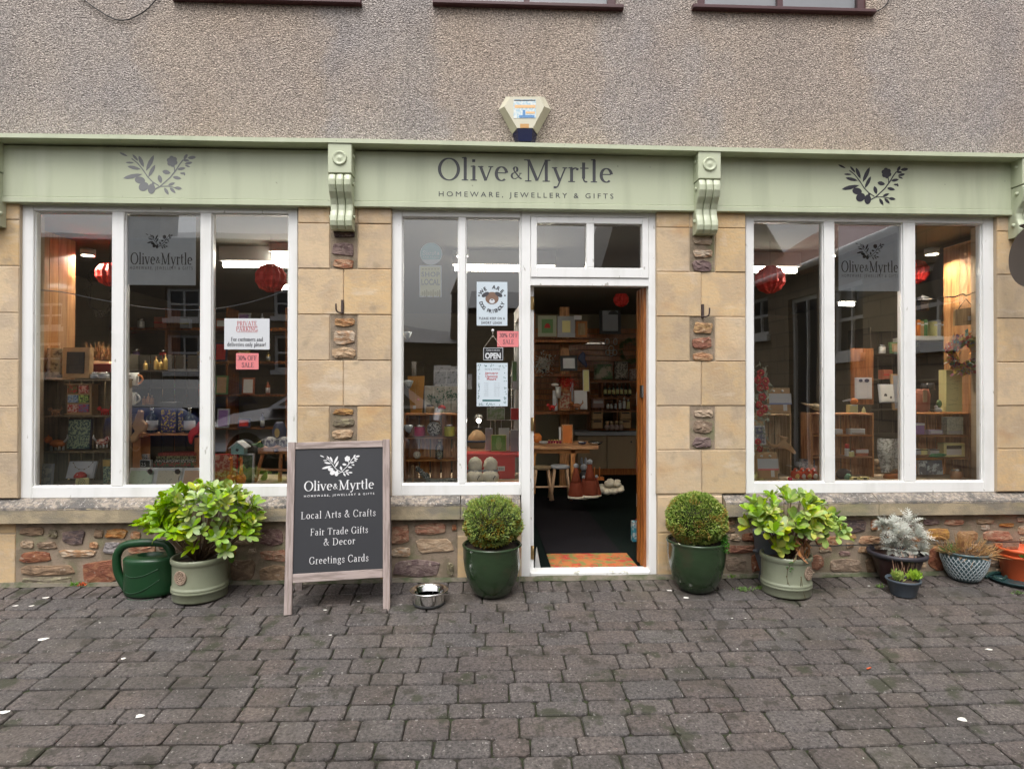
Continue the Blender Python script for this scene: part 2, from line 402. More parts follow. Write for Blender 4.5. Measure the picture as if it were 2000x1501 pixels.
# ================================================================== THE SHOP FRONT
m_render = pm('roughcast', (.445, .385, .34), .95, world=True, c2=(.365, .33, .32), scale=1.1, c2amt=.42, ramp=(.35, .65))
overlay(m_render, (.42, .31, .225), .9, .5, .72, .5)
overlay(m_render, (.27, .25, .245), 1.5, .5, .7, .55, stretch=(1, 1, .3))
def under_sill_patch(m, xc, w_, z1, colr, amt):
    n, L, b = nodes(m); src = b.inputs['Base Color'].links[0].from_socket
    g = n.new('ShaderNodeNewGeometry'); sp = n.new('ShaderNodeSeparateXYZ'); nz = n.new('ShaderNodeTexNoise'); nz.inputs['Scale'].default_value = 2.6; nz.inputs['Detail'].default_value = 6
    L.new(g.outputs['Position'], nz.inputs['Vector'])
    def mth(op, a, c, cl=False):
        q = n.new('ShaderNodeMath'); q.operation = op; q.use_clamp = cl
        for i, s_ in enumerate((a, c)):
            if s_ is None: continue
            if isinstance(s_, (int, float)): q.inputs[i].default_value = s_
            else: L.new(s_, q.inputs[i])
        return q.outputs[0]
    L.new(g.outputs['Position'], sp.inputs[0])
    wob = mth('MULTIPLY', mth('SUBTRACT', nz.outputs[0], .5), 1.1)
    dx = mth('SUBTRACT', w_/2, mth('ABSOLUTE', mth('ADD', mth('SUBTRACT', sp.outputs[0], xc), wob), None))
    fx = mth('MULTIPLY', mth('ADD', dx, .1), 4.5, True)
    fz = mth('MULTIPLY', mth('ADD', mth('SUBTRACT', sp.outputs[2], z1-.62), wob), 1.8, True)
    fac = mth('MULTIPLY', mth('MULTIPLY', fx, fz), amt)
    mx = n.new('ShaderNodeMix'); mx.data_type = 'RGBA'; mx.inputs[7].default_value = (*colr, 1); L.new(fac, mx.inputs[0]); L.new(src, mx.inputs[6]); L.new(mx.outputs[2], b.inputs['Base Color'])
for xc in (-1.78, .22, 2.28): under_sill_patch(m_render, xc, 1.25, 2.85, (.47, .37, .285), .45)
n, L, bs = nodes(m_render)
g = n.new('ShaderNodeNewGeometry')
vo = n.new('ShaderNodeTexVoronoi'); vo.inputs['Scale'].default_value = 120; L.new(g.outputs['Position'], vo.inputs['Vector'])
nz = n.new('ShaderNodeTexNoise'); nz.inputs['Scale'].default_value = 85; nz.inputs['Detail'].default_value = 4; L.new(g.outputs['Position'], nz.inputs['Vector'])
src = bs.inputs['Base Color'].links[0].from_socket
sp = n.new('ShaderNodeSeparateColor'); L.new(vo.outputs['Color'], sp.inputs[0])
mr = n.new('ShaderNodeMapRange'); mr.inputs[3].default_value = .62; mr.inputs[4].default_value = 1.42; L.new(sp.outputs[0], mr.inputs[0])
mr3 = n.new('ShaderNodeMapRange'); mr3.inputs[1].default_value = .25; mr3.inputs[2].default_value = .75; mr3.inputs[3].default_value = .5; mr3.inputs[4].default_value = 1.5; L.new(nz.outputs[0], mr3.inputs[0])
mm = n.new('ShaderNodeMath'); mm.operation = 'MULTIPLY'; L.new(mr.outputs[0], mm.inputs[0]); L.new(mr3.outputs[0], mm.inputs[1])
hv = n.new('ShaderNodeHueSaturation'); L.new(src, hv.inputs['Color']); L.new(mm.outputs[0], hv.inputs['Value']); L.new(hv.outputs[0], bs.inputs['Base Color'])
ad = n.new('ShaderNodeMath'); ad.operation = 'SUBTRACT'; L.new(nz.outputs[0], ad.inputs[0])
m5 = n.new('ShaderNodeMath'); m5.operation = 'MULTIPLY'; m5.inputs[1].default_value = .6; L.new(vo.outputs['Distance'], m5.inputs[0]); L.new(m5.outputs[0], ad.inputs[1])
bp = n.new('ShaderNodeBump'); bp.inputs['Strength'].default_value = 1; bp.inputs['Distance'].default_value = .02
L.new(ad.outputs[0], bp.inputs['Height']); L.new(bp.outputs[0], bs.inputs['Normal'])

m_stone = pm('sandstone', (.57, .415, .245), .85, scale=5, c2=(.47, .35, .23), c2amt=.5, rnd=.13, bump=.3, bscale=60)
overlay(m_stone, (.56, .35, .16), 3.2, .55, .72, .5)
overlay(m_stone, (.50, .40, .27), 14, .45, .65, .4, stretch=(1, 1, 5))
overlay(m_stone, (.62, .50, .38), 5.5, .6, .7, .5)
overlay(m_stone, (.30, .24, .17), 9, .58, .74, .55)
overlay(m_stone, (.46, .24, .09), 1.7, .6, .72, .5, stretch=(1, 1, 2))
overlay(m_stone, (.66, .56, .44), 2.3, .58, .68, .5, stretch=(1, 1, 3))
m_sill = pm('sill stone', (.40, .325, .215), .9, scale=7, world=True, c2=(.30, .25, .17), c2amt=.5, bump=.35, bscale=120)
overlay(m_sill, (.17, .16, .14), 4.0, .45, .62, .7, stretch=(1, 1, 3))
overlay(m_sill, (.22, .22, .10), 3.1, .56, .7, .5)
m_silltop = pm('weathered sill top', (.33, .28, .23), .95, scale=34, world=True, c2=(.16, .145, .13), c2amt=.5, ramp=(.42, .6), bump=.8, bscale=160)
overlay(m_silltop, (.10, .095, .09), 6, .5, .62, .8, stretch=(1,1,1))
overlay(m_silltop, (.55, .51, .47), 55, .60, .66, .6)
m_mortar = pm('lime mortar', (.29, .225, .165), .95, scale=9, world=True, c2=(.20, .16, .11), c2amt=.5, bump=.5, bscale=130)
overlay(m_mortar, (.19, .21, .10), 5, .55, .7, .6)
m_joint = pm('pale pointing', (.47, .37, .26), .9, scale=12, world=True, bump=.3, bscale=140)
m_white = pm('white gloss paint', (.83, .83, .82), .32, var=.03, scale=3, world=True, coat=.2)
overlay(m_white, (.62, .62, .60), 2.2, .56, .72, .28, stretch=(1, 1, 2))
overlay(m_white, (.35, .33, .28), 26, .685, .73, .75, stretch=(1, 1, .35))
overlay(m_white, (.55, .55, .50), 9, .5, .7, .3, stretch=(1, 1, .2))
m_green = pm('sage green paint', (.50, .54, .385), .45, var=.035, scale=2.5, world=True, coat=.1)
overlay(m_green, (.42, .46, .31), 1.6, .55, .75, .35)
overlay(m_green, (.16, .17, .12), 30, .70, .75, .6)
overlay(m_green, (.30, .33, .22), 7, .5, .7, .35, stretch=(1, 1, .12))
overlay(m_green, (.60, .62, .50), 5, .56, .7, .3, stretch=(1, 1, .1))
m_logo = pm('charcoal vinyl', (.06, .062, .07), .45, var=.25, scale=3, world=True)
m_logo_grey = pm('faded grey vinyl', (.20, .205, .21), .4, var=.15, scale=3, world=True)
m_dark = pm('dark void', (.02, .018, .016), .9)
def glass_mat(name, refl=.10, tint=(1, 1, 1)):
    m = bpy.data.materials.new(name); m.use_nodes = True; n = m.node_tree.nodes; L = m.node_tree.links; n.clear()
    o = n.new('ShaderNodeOutputMaterial'); t = n.new('ShaderNodeBsdfTransparent'); t.inputs[0].default_value = (*tint, 1)
    gl = n.new('ShaderNodeBsdfGlossy'); gl.inputs['Roughness'].default_value = .0
    fr = n.new('ShaderNodeFresnel'); fr.inputs[0].default_value = 1.5
    ad = n.new('ShaderNodeMath'); ad.operation = 'MULTIPLY_ADD'; ad.inputs[1].default_value = 1.0; ad.inputs[2].default_value = refl; ad.use_clamp = True
    g = n.new('ShaderNodeNewGeometry'); nz = n.new('ShaderNodeTexNoise'); nz.inputs['Scale'].default_value = 1.3; nz.inputs['Detail'].default_value = 0
    bp = n.new('ShaderNodeBump'); bp.inputs['Strength'].default_value = .25; bp.inputs['Distance'].default_value = .012
    L.new(g.outputs['Position'], nz.inputs['Vector']); L.new(nz.outputs[0], bp.inputs['Height']); L.new(bp.outputs[0], gl.inputs['Normal'])
    mx = n.new('ShaderNodeMixShader'); L.new(fr.outputs[0], ad.inputs[0]); L.new(ad.outputs[0], mx.inputs[0])
    L.new(t.outputs[0], mx.inputs[1]); L.new(gl.outputs[0], mx.inputs[2]); L.new(mx.outputs[0], o.inputs[0]); return m
m_glass = glass_mat('shop window glass', .165)

shop = thing('shop_building', 'pebbledashed stone shop with pale green fascia and three white framed windows', 'building')
XL, XR = -5.2, 5.6
zc_top = P(1000, 279, -.14).z; zc_bot = P(1000, 287, -.14).z
zf_bot = P(1000, 408, -.03).z
# upper wall with window openings
WU = []
for (u0, u1, vb) in ((352, 694, 1), (858, 1203, 10.5), (1362, 1692, 19)):
    a, z0, c, z1 = RC(u0, vb-10, u1, vb, .06)
    WU.append((P(u0, vb, .0).x, P(u1, vb, .0).x, P((u0+u1)/2, vb, -.045).z+.03))
zt = 6.2
b = MB()
zs = [w_[2] for w_ in WU]; zh = 1.35
xs = [XL]+[q for w_ in WU for q in (w_[0], w_[1])]+[XR]
for i in range(0, len(xs)-1):
    if i % 2 == 0: b.box(xs[i], xs[i+1], 0, .3, zc_top-.06, zt)
    else:
        k = i//2; b.box(xs[i], xs[i+1], 0, .3, zc_top-.06, zs[k]); b.box(xs[i], xs[i+1], 0, .3, zs[k]+zh, zt)
b.build('roughcast_wall', m_render, shop)
m_upvc = pm('dark maroon window frame', (.075, .028, .03), .35, var=.1)
m_blind = pm('pale blind', (.6, .62, .66), .7)
for k, w_ in enumerate(WU):
    x0, x1, z0 = w_
    b = MB(); b.bbox(x0-.045, x1+.05, -.045, .02, z0-.03, z0-.001, .005)
    sill = b.build('window_sill', m_upvc, shop)
    b = MB(); z1 = z0+zh
    b.box(x0, x1, .012, .05, z0, z0+.022); b.box(x0, x1, .03, .09, z1-.055, z1); b.box(x0, x0+.06, .012, .05, z0+.022, z1-.055); b.box(x1-.06, x1, .012, .05, z0+.022, z1-.055)
    b.box((x0+x1)/2-.03, (x0+x1)/2+.012, .014, .05, z0+.022, z1-.055)
    fr = b.build('upper_window', m_upvc, shop)
    MB().quad((x0+.06, .03, z0+.022), (x1-.06, .03, z0+.022), (x1-.06, .03, z1-.055), (x0+.06, .03, z1-.055)).build('pane', m_glass, fr)
    MB().box(x0+.01, x1-.01, .07, .08, z0+.005, z1-.005).build('blind', m_blind, fr)
# roof edge above the frame
m_slate = pm('slate', (.11, .11, .12), .6, scale=20, world=True, var=.3)
MB().prism([(XL-.1, zt), (XR+.1, zt), (XR+.1, zt+.1), (XL-.1, zt+.1)], -.25, 7).build('roof', m_slate, shop)
# fascia
zf_top = zc_bot-.005
xcn = [-.95, 0]
b = MB(); b.box(XL, XR, -.03, .05, zf_bot+.045, zf_top); fas = b.build('fascia', m_green, shop)
b = MB(); b.bbox(XL, XR, -.036, .05, zf_bot, zf_bot+.042, .004); b.build('fascia_batten', m_green, fas)
b = MB(); nx = 24
for i in range(nx):       # the cornice board sags a little and is slightly split
    xa, xb = XL+(XR-XL)*i/nx, XL+(XR-XL)*(i+1)/nx
    f = lambda x: .0105*math.sin((x+4.1)*.62)-.004*math.exp(-((x+1.7)/.35)**2)
    za, zb = f(xa), f(xb)
    vs = [(x, y, z+dz) for x, dz in ((xa, za), (xb, zb)) for y in (-.14, -.002) for z in (zc_bot, zc_top)]
    b.add(vs, [(0, 1, 3, 2), (4, 6, 7, 5), (0, 4, 5, 1), (2, 3, 7, 6), (0, 2, 6, 4), (1, 5, 7, 3)] if i in (0, nx-1) else [(0, 4, 5, 1), (0, 2, 6, 4), (1, 5, 7, 3)])
b.build('cornice', m_green, shop)
# lettering on the fascia
def put_serif(text, u0, u1, vbase, Y, h_px, m, parent, name='lettering', weight=1.0, amp=.56):
    p0, p1 = P(u0, vbase, Y), P(u1, vbase, Y)
    h = h_px/F*(Y+4.3)/ray((u0+u1)/2, vbase).y*1.0
    s, w_ = serif(text, h, .03, p1.x-p0.x, weight, amp)
    o = s.build(name, m, parent); o.location = (p0.x, Y-.0012, (p0.z+p1.z)/2); return o
put_serif('Olive&Myrtle', 855, 1199, 354.5, -.03, 43, m_logo, fas)
p0, p1 = P(857, 387, -.03), P(1198, 388.5, -.03)
sans('lettering', 'HOMEWARE, JEWELLERY & GIFTS', m_logo, fas, (p0.x, -.0315, P(1028, 389, -.03).z), width=p1.x-p0.x, height=13/F*4.27, spacing=1.5)
def put_emblem(u0, v0, u1, Y, m, parent):
    p0, p1 = P(u0, v0, Y), P(u1, v0, Y); s = (p1.x-p0.x)/2000
    o = place_mb(emblem(), 0, 0, s, s, 0).build('emblem', m, parent); o.location = (p0.x, Y-.0012, p0.z); return o
put_emblem(226, 286, 390, -.03, m_logo_grey, fas)
put_emblem(1630, 310, 1780, -.03, pm('black navy vinyl', (.018, .018, .028), .4), fas)
# corbels
def corbel(xc):
    c = thing('corbel', '', ''); del c['label']; del c['category']; c.parent = shop; c.location = (xc, 0, 0)
    w2 = .083; top = P(665, 283, -.13).z; mid = P(665, 338, -.13).z; bot = P(665, 449, -.05).z
    b = MB(); b.bbox(-w2, w2, -.132, -.02, mid, top+.012, .005); b.build('corbel_block', m_green, c)
    b = MB()
    pr = [(.052, 0), (.05, .006), (.044, .012), (.036, .006), (.022, .004), (.012, .009), (.0001, .010)]
    T = Matrix.Translation((0, -.132, (mid+top)/2+.005)) @ Matrix.Rotation(R(90), 4, 'X')
    b.lathe(pr, 24, T=T); b.build('roundel', m_green, c)
    b = MB(); H = mid-bot-.008
    cv = [(-.118, 0), (-.132, -.10), (-.131, -.2), (-.112, -.32), (-.078, -.43), (-.062, -.53), (-.066, -.64), (-.083, -.75), (-.09, -.85), (-.082, -.94), (-.055, -1.0)]
    for k in range(3):
        xa, xb = -w2+.004+k*.0535, -w2+.004+k*.0535+.0505
        ns = 6; vs = []; fs = []
        rows = []
        for (y, t) in cv:
            z = mid-.008+t*H
            row = [(xa, -.0, z)]
            for j in range(ns+1):
                a = math.pi*j/ns; row.append(((xa+xb)/2-(xb-xa)/2*math.cos(a), y-.012*math.sin(a)**.7, z))
            row.append((xb, -.0, z)); rows.append(row)
        nn = len(rows[0]); vs = [p for r_ in rows for p in r_]
        for i in range(len(rows)-1):
            for j in range(nn-1): fs.append((i*nn+j, (i+1)*nn+j, (i+1)*nn+j+1, i*nn+j+1))
        fs += [tuple(range(nn)), tuple(reversed([(len(rows)-1)*nn+j for j in range(nn)]))]
        b.add(vs, fs, False)
    b.build('scroll', m_green, c)
    b = MB()
    for sx in (-1, 1):
        for (yy, zz) in ((-.075, top-.06), (-.08, mid-.06), (-.05, bot+.09)):
            T = Matrix.Translation((sx*w2, yy, zz)) @ Matrix.Rotation(R(90*sx), 4, 'Y'); MB().lathe([(.016, -.002), (.014, .006), (.0001, .009)], 12, T=T).build('screw_cover', m_green, c)
    return c
for u in (667, 1381): corbel(P(u, 340, -.08).x)
corbel(P(7, 340, -.03).x-.083); corbel(P(1974, 340, -.03).x+.083)

# ashlar piers: every block its own piece
ZL = [P(620, v, 0).z for v in (410, 436, 524.5, 614, 703.5, 792.5, 881, 969)]
m_backing = m_joint
def block(x0, x1, z0, z1, parent, m=None, name='stone_block', y=0.0):
    g_ = .0027; d = random.uniform(-.004, .003)
    b = MB(); b.bbox(x0+g_, x1-g_, y+d, y+.05, z0+g_, z1-g_, .004)
    o = b.build(name, m or m_stone, parent); return o
STC = {}
def stone_mat(kind):
    if kind in STC: return STC[kind]
    pal = {'dark': ((.075, .05, .05), (.16, .10, .08)), 'purple': ((.15, .09, .085), (.24, .16, .14)), 'tan': ((.36, .25, .16), (.42, .31, .21)), 'orange': ((.34, .15, .055), (.42, .24, .11)),
           'red': ((.20, .075, .045), (.30, .14, .08)), 'brown': ((.17, .115, .075), (.25, .17, .11)), 'gold': ((.42, .24, .085), (.30, .16, .07)), 'gray': ((.17, .15, .15), (.30, .27, .26)),
           'rust': ((.30, .11, .05), (.36, .20, .11)), 'pale': ((.46, .37, .28), (.36, .22, .13)), 'olive': ((.22, .19, .11), (.15, .12, .08))}
    a, c = pal[kind]
    m = pm('rubble '+kind, a, .85, scale=16, c2=c, c2amt=.5, rnd=.14, bump=.7, bscale=55, ramp=(.42, .58), stretch=(1, 1, 1.8))
    overlay(m, tuple(x*.5 for x in a), 22, .58, .68, .6, world=True); overlay(m, (.50, .42, .33), 30, .62, .70, .45)
    STC[kind] = m; return m
def rubble(x0, x1, z0, z1, parent, kind, y=0.0, proud=.013):
    w2, h2 = (x1-x0)/2, (z1-z0)/2; n = 10; rings = []
    sd = random.random()*100
    pts = []
    for i in range(n):
        a = 2*math.pi*(i+.5)/n; c, s = math.cos(a), math.sin(a)
        e = .5; x = math.copysign(abs(c)**e, c); z = math.copysign(abs(s)**e, s)
        k = 1+random.uniform(-.2, .06); pts.append((x*w2*k, z*h2*(1+random.uniform(-.28, .1))))
    rings = [[(x, 0, z) for x, z in pts], [(x*.97, -proud*random.uniform(.5, .95), z*.95) for x, z in pts], [(x*.6*random.uniform(.8,1.1), -proud*random.uniform(.6, 1.35), z*.6*random.uniform(.8,1.1)) for x, z in pts]]
    vs = [p for r_ in rings for p in r_]+[(0, -proud*1.05, 0)]; fs = []
    for r_ in range(2):
        for i in range(n): j = (i+1) % n; fs.append((r_*n+i, r_*n+j, (r_+1)*n+j, (r_+1)*n+i))
    for i in range(n): fs.append((2*n+i, 2*n+(i+1) % n, 3*n))
    b = MB(); b.add(vs, fs, False)
    o = b.build('stone', stone_mat(kind), parent); o.location = ((x0+x1)/2, y, (z0+z1)/2)
    return o
def pier(ua, ub, uc0, uc1, us, centre, vfix=None, solid=False):
    pr = MB(); x0, x1 = P(ua, 700, 0).x, P(ub, 700, 0).x
    pr.box(x0, x1, .007, .24, ZL[-1]-.0, ZL[0]+.05)
    pr = pr.build('pier', m_joint, shop)
    xs0, xs1, xm = P(uc0, 700, 0).x, P(uc1, 700, 0).x, P(us, 700, 0).x
    for r_ in range(7):
        za, zb = ZL[r_+1], ZL[r_]
        if solid: block(x0, x1, za, zb, pr); continue
        if r_ % 2 == 0 and r_ == 0: block(x0, xs0, za, zb+.03, pr); block(xs1, x1, za, zb+.03, pr); block(xs0, xs1, za, zb+.03, pr)
        elif r_ % 2 == 1: block(x0, xs0, za, zb, pr); block(xs1, x1, za, zb, pr)
        else: block(x0, xm, za, zb, pr); block(xm, x1, za, zb, pr)
    cm = MB().box(xs0+.003, xs1-.003, .004, .02, ZL[6], ZL[0]); 
    for (za, zb) in ((ZL[2], ZL[1]), (ZL[4], ZL[3]), (ZL[6], ZL[5])): MB().box(xs0+.003, xs1-.003, .0045, .02, za+.004, zb-.004).build('rubble_bed', m_mortar, pr)
    for (v0, v1, kd) in centre:
        rubble(xs0+.012+random.uniform(0, .012), xs1-.010-random.uniform(0, .012), P(uc0, v1, 0).z, P(uc0, v0, 0).z, pr, kd, y=.006, proud=.015)
    return pr
PL = pier(581, 764.5, 644, 698, 671, [(449, 465, 'dark'), (471, 500, 'purple'), (504, 524, 'rust'), (621, 637, 'orange'), (644, 672, 'pale'), (677, 701, 'tan'), (797, 811, 'gold'), (816, 834, 'olive'), (838, 857, 'tan')])
PR = pier(1282.5, 1457, 1347.5, 1397, 1370, [(459, 479, 'tan'), (486, 504, 'pale'), (508, 532, 'purple'), (628, 652, 'gold'), (657, 682, 'red'), (687, 706, 'orange'), (799, 816, 'tan'), (820, 846, 'brown'), (852, 875, 'purple')])
# outer piers
for (ua, ub) in ((-260, 36), (1947.5, 2300)):
    x0, x1 = P(ua, 700, 0).x, P(ub, 700, 0).x
    b = MB(); b.box(x0, x1, .007, .24, ZL[-1], ZL[0]+.05); pr = b.build('pier', m_joint, shop)
    for r_ in range(7):
        za, zb = ZL[r_+1], ZL[r_]+(.03 if r_ == 0 else 0); cut = x1-.42 if ua < 0 else x0+.44
        if r_ % 2: cut += .1 if ua < 0 else -.12
        block(x0, cut, za, zb, pr); block(cut, x1, za, zb, pr)

# shop windows
def frame_bars(b, x0, x1, z0, z1, bars_x, wl, wr, wt, wb, y0=.03, y1=.1):
    b.bbox(x0, x0+wl, y0, y1, z0, z1, .004); b.bbox(x1-wr, x1, y0, y1, z0, z1, .004)
    b.bbox(x0+wl, x1-wr, y0, y1, z1-wt, z1, .004); b.bbox(x0+wl, x1-wr, y0, y1, z0, z0+wb, .004)
    for a, c in bars_x: b.bbox(a, c, y0, y1, z0+wb, z1-wt, .004)
def bead(b, x0, x1, z0, z1, y=.048, t=.007):
    b.box(x0, x1, y, y+.03, z0, z0+t); b.box(x0, x1, y, y+.03, z1-t, z1); b.box(x0, x0+t, y, y+.03, z0+t, z1-t); b.box(x1-t, x1, y, y+.03, z0+t, z1-t)
def shop_window(uo0, uo1, vt, vb, panes, vg0, vg1):
    um = (uo0+uo1)/2; vm = 690
    X = lambda u: P(u, vm, .03).x
    x0, x1 = X(uo0), X(uo1); z0, z1 = P(um, vb, .03).z, P(um, vt, .03).z+.03
    gz0, gz1 = P(um, vg1, .03).z, P(um, vg0, .03).z
    bars = [(X(panes[i][1]), X(panes[i+1][0])) for i in range(len(panes)-1)]
    b = MB(); frame_bars(b, x0, x1, z0, z1, bars, X(panes[0][0])-x0, x1-X(panes[-1][1]), z1-gz1, gz0-z0)
    wn = b.build('window', m_white, shop); gl = []
    for a, c in panes:
        b = MB(); bead(b, X(a), X(c), gz0, gz1); b.build('glazing_bead', m_white, wn)
        b = MB(); b.quad((X(a)+.002, .066, gz0+.002), (X(c)-.002, .066, gz0+.002), (X(c)-.002, .066, gz1-.002), (X(a)+.002, .066, gz1-.002))
        gl.append(b.build('glass', m_glass, wn))
    return wn
W1 = shop_window(36.5, 580.5, 404, 971, [(64, 217), (241, 390), (412, 562)], 414.5, 949)
W2 = shop_window(764.5, 1018, 411, 967, [(785, 895.5), (909.5, 1016)], 424, 945)
W3 = shop_window(1457, 1947, 420, 962, [(1473, 1610), (1631, 1765.5), (1789, 1921)], 434, 941)
# door frame with transom light
X = lambda u: P(u, 800, .03).x
Z = lambda v: P(1150, v, .03).z
b = MB()
xl0, xl1, xr0, xr1 = X(1018)+.001, X(1036), X(1267), X(1282)
zb, ztp = .0, Z(414)+.03
b.bbox(xl0, xl1, .03, .1, zb, ztp, .003); b.bbox(xr0, xr1, .03, .1, zb, ztp, .003)
b.bbox(xl1, xr0, .031, .1, Z(558), Z(543), .003); b.bbox(xl1, xr0, .031, .1, Z(424), ztp, .003)
door = b.build('door_frame', m_white, shop)
b = MB(); tx0, tx1 = xl1, xr0
frame_bars(b, tx0+.002, tx1-.002, Z(542.5), Z(425), [(X(1145), X(1160))], X(1048)-tx0, tx1-X(1255), Z(425)-Z(437), Z(523)-Z(542.5), .022, .08)
trn = b.build('transom_window', m_white, shop)
for a, c in ((1048, 1145), (1160, 1255)):
    MB().quad((X(a), .062, Z(523)), (X(c), .062, Z(523)), (X(c), .062, Z(437)), (X(a), .062, Z(437))).build('glass', m_glass, trn)
b = MB(); b.bbox(xl1-.002, xr0+.002, .0, .12, -.0, Z(1114), .006); th = b.build('threshold', m_white, shop)
m_thres = overlay(pm('worn painted threshold', (.78, .78, .76), .5, var=.05), (.30, .29, .22), 13, .58, .66, .7, stretch=(1, 1, 1)); th.data.materials[0] = m_thres
# left jamb lining, hinges and the varnished jamb on the right
m_varn = pm('varnished pine', (.36, .135, .038), .38, scale=6, rnd=.08, c2=(.22, .07, .02), c2amt=.45, stretch=(9, 9, .7), coat=.3)
m_pine = pm('honey pine', (.50, .26, .10), .45, scale=5, rnd=.12, c2=(.35, .15, .05), c2amt=.4, stretch=(8, 8, .6), coat=.15)
m_brass = pm('old brass', (.35, .25, .12), .45, metal=.9)
m_steel = pm('steel', (.6, .6, .6), .25, metal=1)
zdt = Z(558)
MB().box(xl1+.001, xl1+.03, .1, .135, Z(1114), zdt).build('inner_jamb', m_white, door)
b = MB()
for v in (592, 828, 1078):
    z = P(1040, v, .1).z; b.box(xl1+.008, xl1+.022, .092, .1, z-.05, z+.05)
    b.lathe([(.006, -.05), (.006, .05)], 8, (xl1+.026, .094, z))
b.build('hinge', m_brass, door)
b = MB()
for k in range(3): b.bbox(xr0-.002-.0*k, xr0+.03, .101+k*.05, .149+k*.05, Z(1114), zdt, .003)
for k in range(5): b.box(xr0-.02-.008*(k % 2), xr0-.001, .102+k*.042, .14+k*.042, Z(1114), zdt)
b.build('varnished_jamb', m_varn, door)
MB().box(xr0-.034, xr0-.0205, .1, .16, P(1255, 776, .1).z, P(1255, 752, .1).z).build('strike_plate', m_steel, door)
# sills
def sill(ua, ub, v0, v1, v2, joints):
    um = (ua+ub)/2; xa, xb = P(ua, 990, -.05).x, P(ub, 990, -.05).x
    zt_, zf, zb_ = P(um, v0, .03).z, P(um, v1, -.055).z, P(um, v2, -.055).z
    xs = [xa]+[P(j, 1000, -.05).x for j in joints]+[xb]
    for i in range(len(xs)-1):
        a, c = xs[i]+.002, xs[i+1]-.002
        b = MB(); b.add([(a, .1, zt_), (c, .1, zt_), (c, .03, zt_), (a, .03, zt_), (a, -.05, zf), (c, -.05, zf), (c, -.055, zf-.006), (a, -.055, zf-.006), (a, -.055, zb_), (c, -.055, zb_), (a, .1, zb_), (c, .1, zb_)],
              [(3, 2, 1, 0), (7, 6, 5, 4), (8, 9, 6, 7), (10, 11, 9, 8), (0, 10, 8, 7, 4, 3), (2, 5, 6, 9, 11, 1)])
        s_ = b.build('sill_stone', m_sill, shop)
        nseg = 40; vs = []; fs = []
        for k in range(nseg+1):
            x = a+.001+(c-a-.002)*k/nseg
            vs += [(x, .028, zt_+.003), (x, -.01, (zt_+zf)/2+.004+random.uniform(-.001, .003)), (x, -.051-random.uniform(0, .004), zf+.004+random.uniform(-.002, .002)), (x, -.056, zf-.01-random.uniform(0, .006))]
        for k in range(nseg):
            for j in range(3): fs.append((4*k+j, 4*k+j+1, 4*k+j+5, 4*k+j+4))
        MB().add(vs, fs).build('weathered_top', m_silltop, s_)
sill(-150, 580, 972, 991.5, 1020.5, [-20, 299]); sill(580, 1017, 968, 985, 1014.5, [660, 899]); sill(1417, 2200, 962, 979, 1005.5, [1716, 2050])
# rubble plinths
def plinth(ua, ub, vtop, stones, extra=None):
    x0, x1 = P(ua, 1080, 0).x, P(ub, 1080, 0).x; z1 = P((ua+ub)/2, vtop, 0).z+.03
    b = MB(); b.box(x0, x1, .0, .24, -.25, z1)
    pl = b.build('rubble_wall', m_mortar, shop); rects = []
    for (u0, v0, u1, v1, kd) in stones:
        a, zb_, c, zt_ = RC(u0, v0, u1, v1, 0); rects.append((a, c, zb_, zt_)); rubble(a, c, zb_, zt_, pl, kd)
    kinds = ['tan', 'brown', 'red', 'pale', 'purple', 'gold', 'rust', 'brown', 'tan']
    for _ in range(2600):
        w_ = random.choice((.3, .26, .22, .17, .13, .1) if _ < 500 else (.14, .11, .09, .07))*random.uniform(.85, 1.1); h_ = w_*random.uniform(.28, .5); h_ = max(.04, min(.1, h_))
        a = random.uniform(x0+.01, max(x0+.012, x1-w_-.01)); z = random.uniform(-.02, z1-.05-h_)
        if a+w_ > x1-.01: continue
        if any(a < r_[1]+.008 and a+w_ > r_[0]-.008 and z < r_[3]+.006 and z+h_ > r_[2]-.006 for r_ in rects): continue
        rects.append((a, a+w_, z, z+h_)); rubble(a, a+w_, z, z+h_, pl, random.choice(kinds), proud=.010)
    return pl
p1_ = plinth(31, 581, 1020, [(38, 1028, 90, 1046, 'brown'), (95, 1032, 113, 1051, 'olive'), (121, 1032, 168, 1062, 'dark'), (184, 1032, 203, 1051, 'brown'), (205, 1032, 250, 1052, 'orange'), (256, 1036, 276, 1053, 'orange'),
   (40, 1055, 66, 1070, 'tan'), (72, 1056, 112, 1071, 'brown'), (175, 1058, 193, 1071, 'orange'), (202, 1057, 238, 1083, 'gray'), (38, 1075, 100, 1098, 'red'), (112, 1072, 193, 1087, 'pale'), (40, 1102, 146, 1122, 'brown'),
   (38, 1124, 152, 1143, 'olive'), (161, 1091, 236, 1142, 'red'), (242, 1088, 300, 1138, 'red'), (250, 1062, 306, 1082, 'rust'), (500, 1032, 556, 1066, 'purple'), (508, 1072, 562, 1096, 'rust'), (505, 1102, 565, 1138, 'brown'),
   (446, 1088, 500, 1135, 'brown'), (448, 1040, 494, 1066, 'tan'), (310, 1090, 345, 1135, 'brown')])
p2_ = plinth(581, 893, 1014, [(762, 1022, 801, 1064, 'rust'), (808, 1020, 874, 1043, 'rust'), (882, 1022, 892, 1036, 'rust'), (810, 1050, 887, 1081, 'tan'), (762, 1068, 803, 1087, 'pale'), (768, 1092, 864, 1127, 'purple'), (872, 1097, 888, 1124, 'olive'),
   (590, 1030, 640, 1060, 'brown'), (650, 1028, 700, 1052, 'rust'), (706, 1032, 755, 1070, 'tan')])
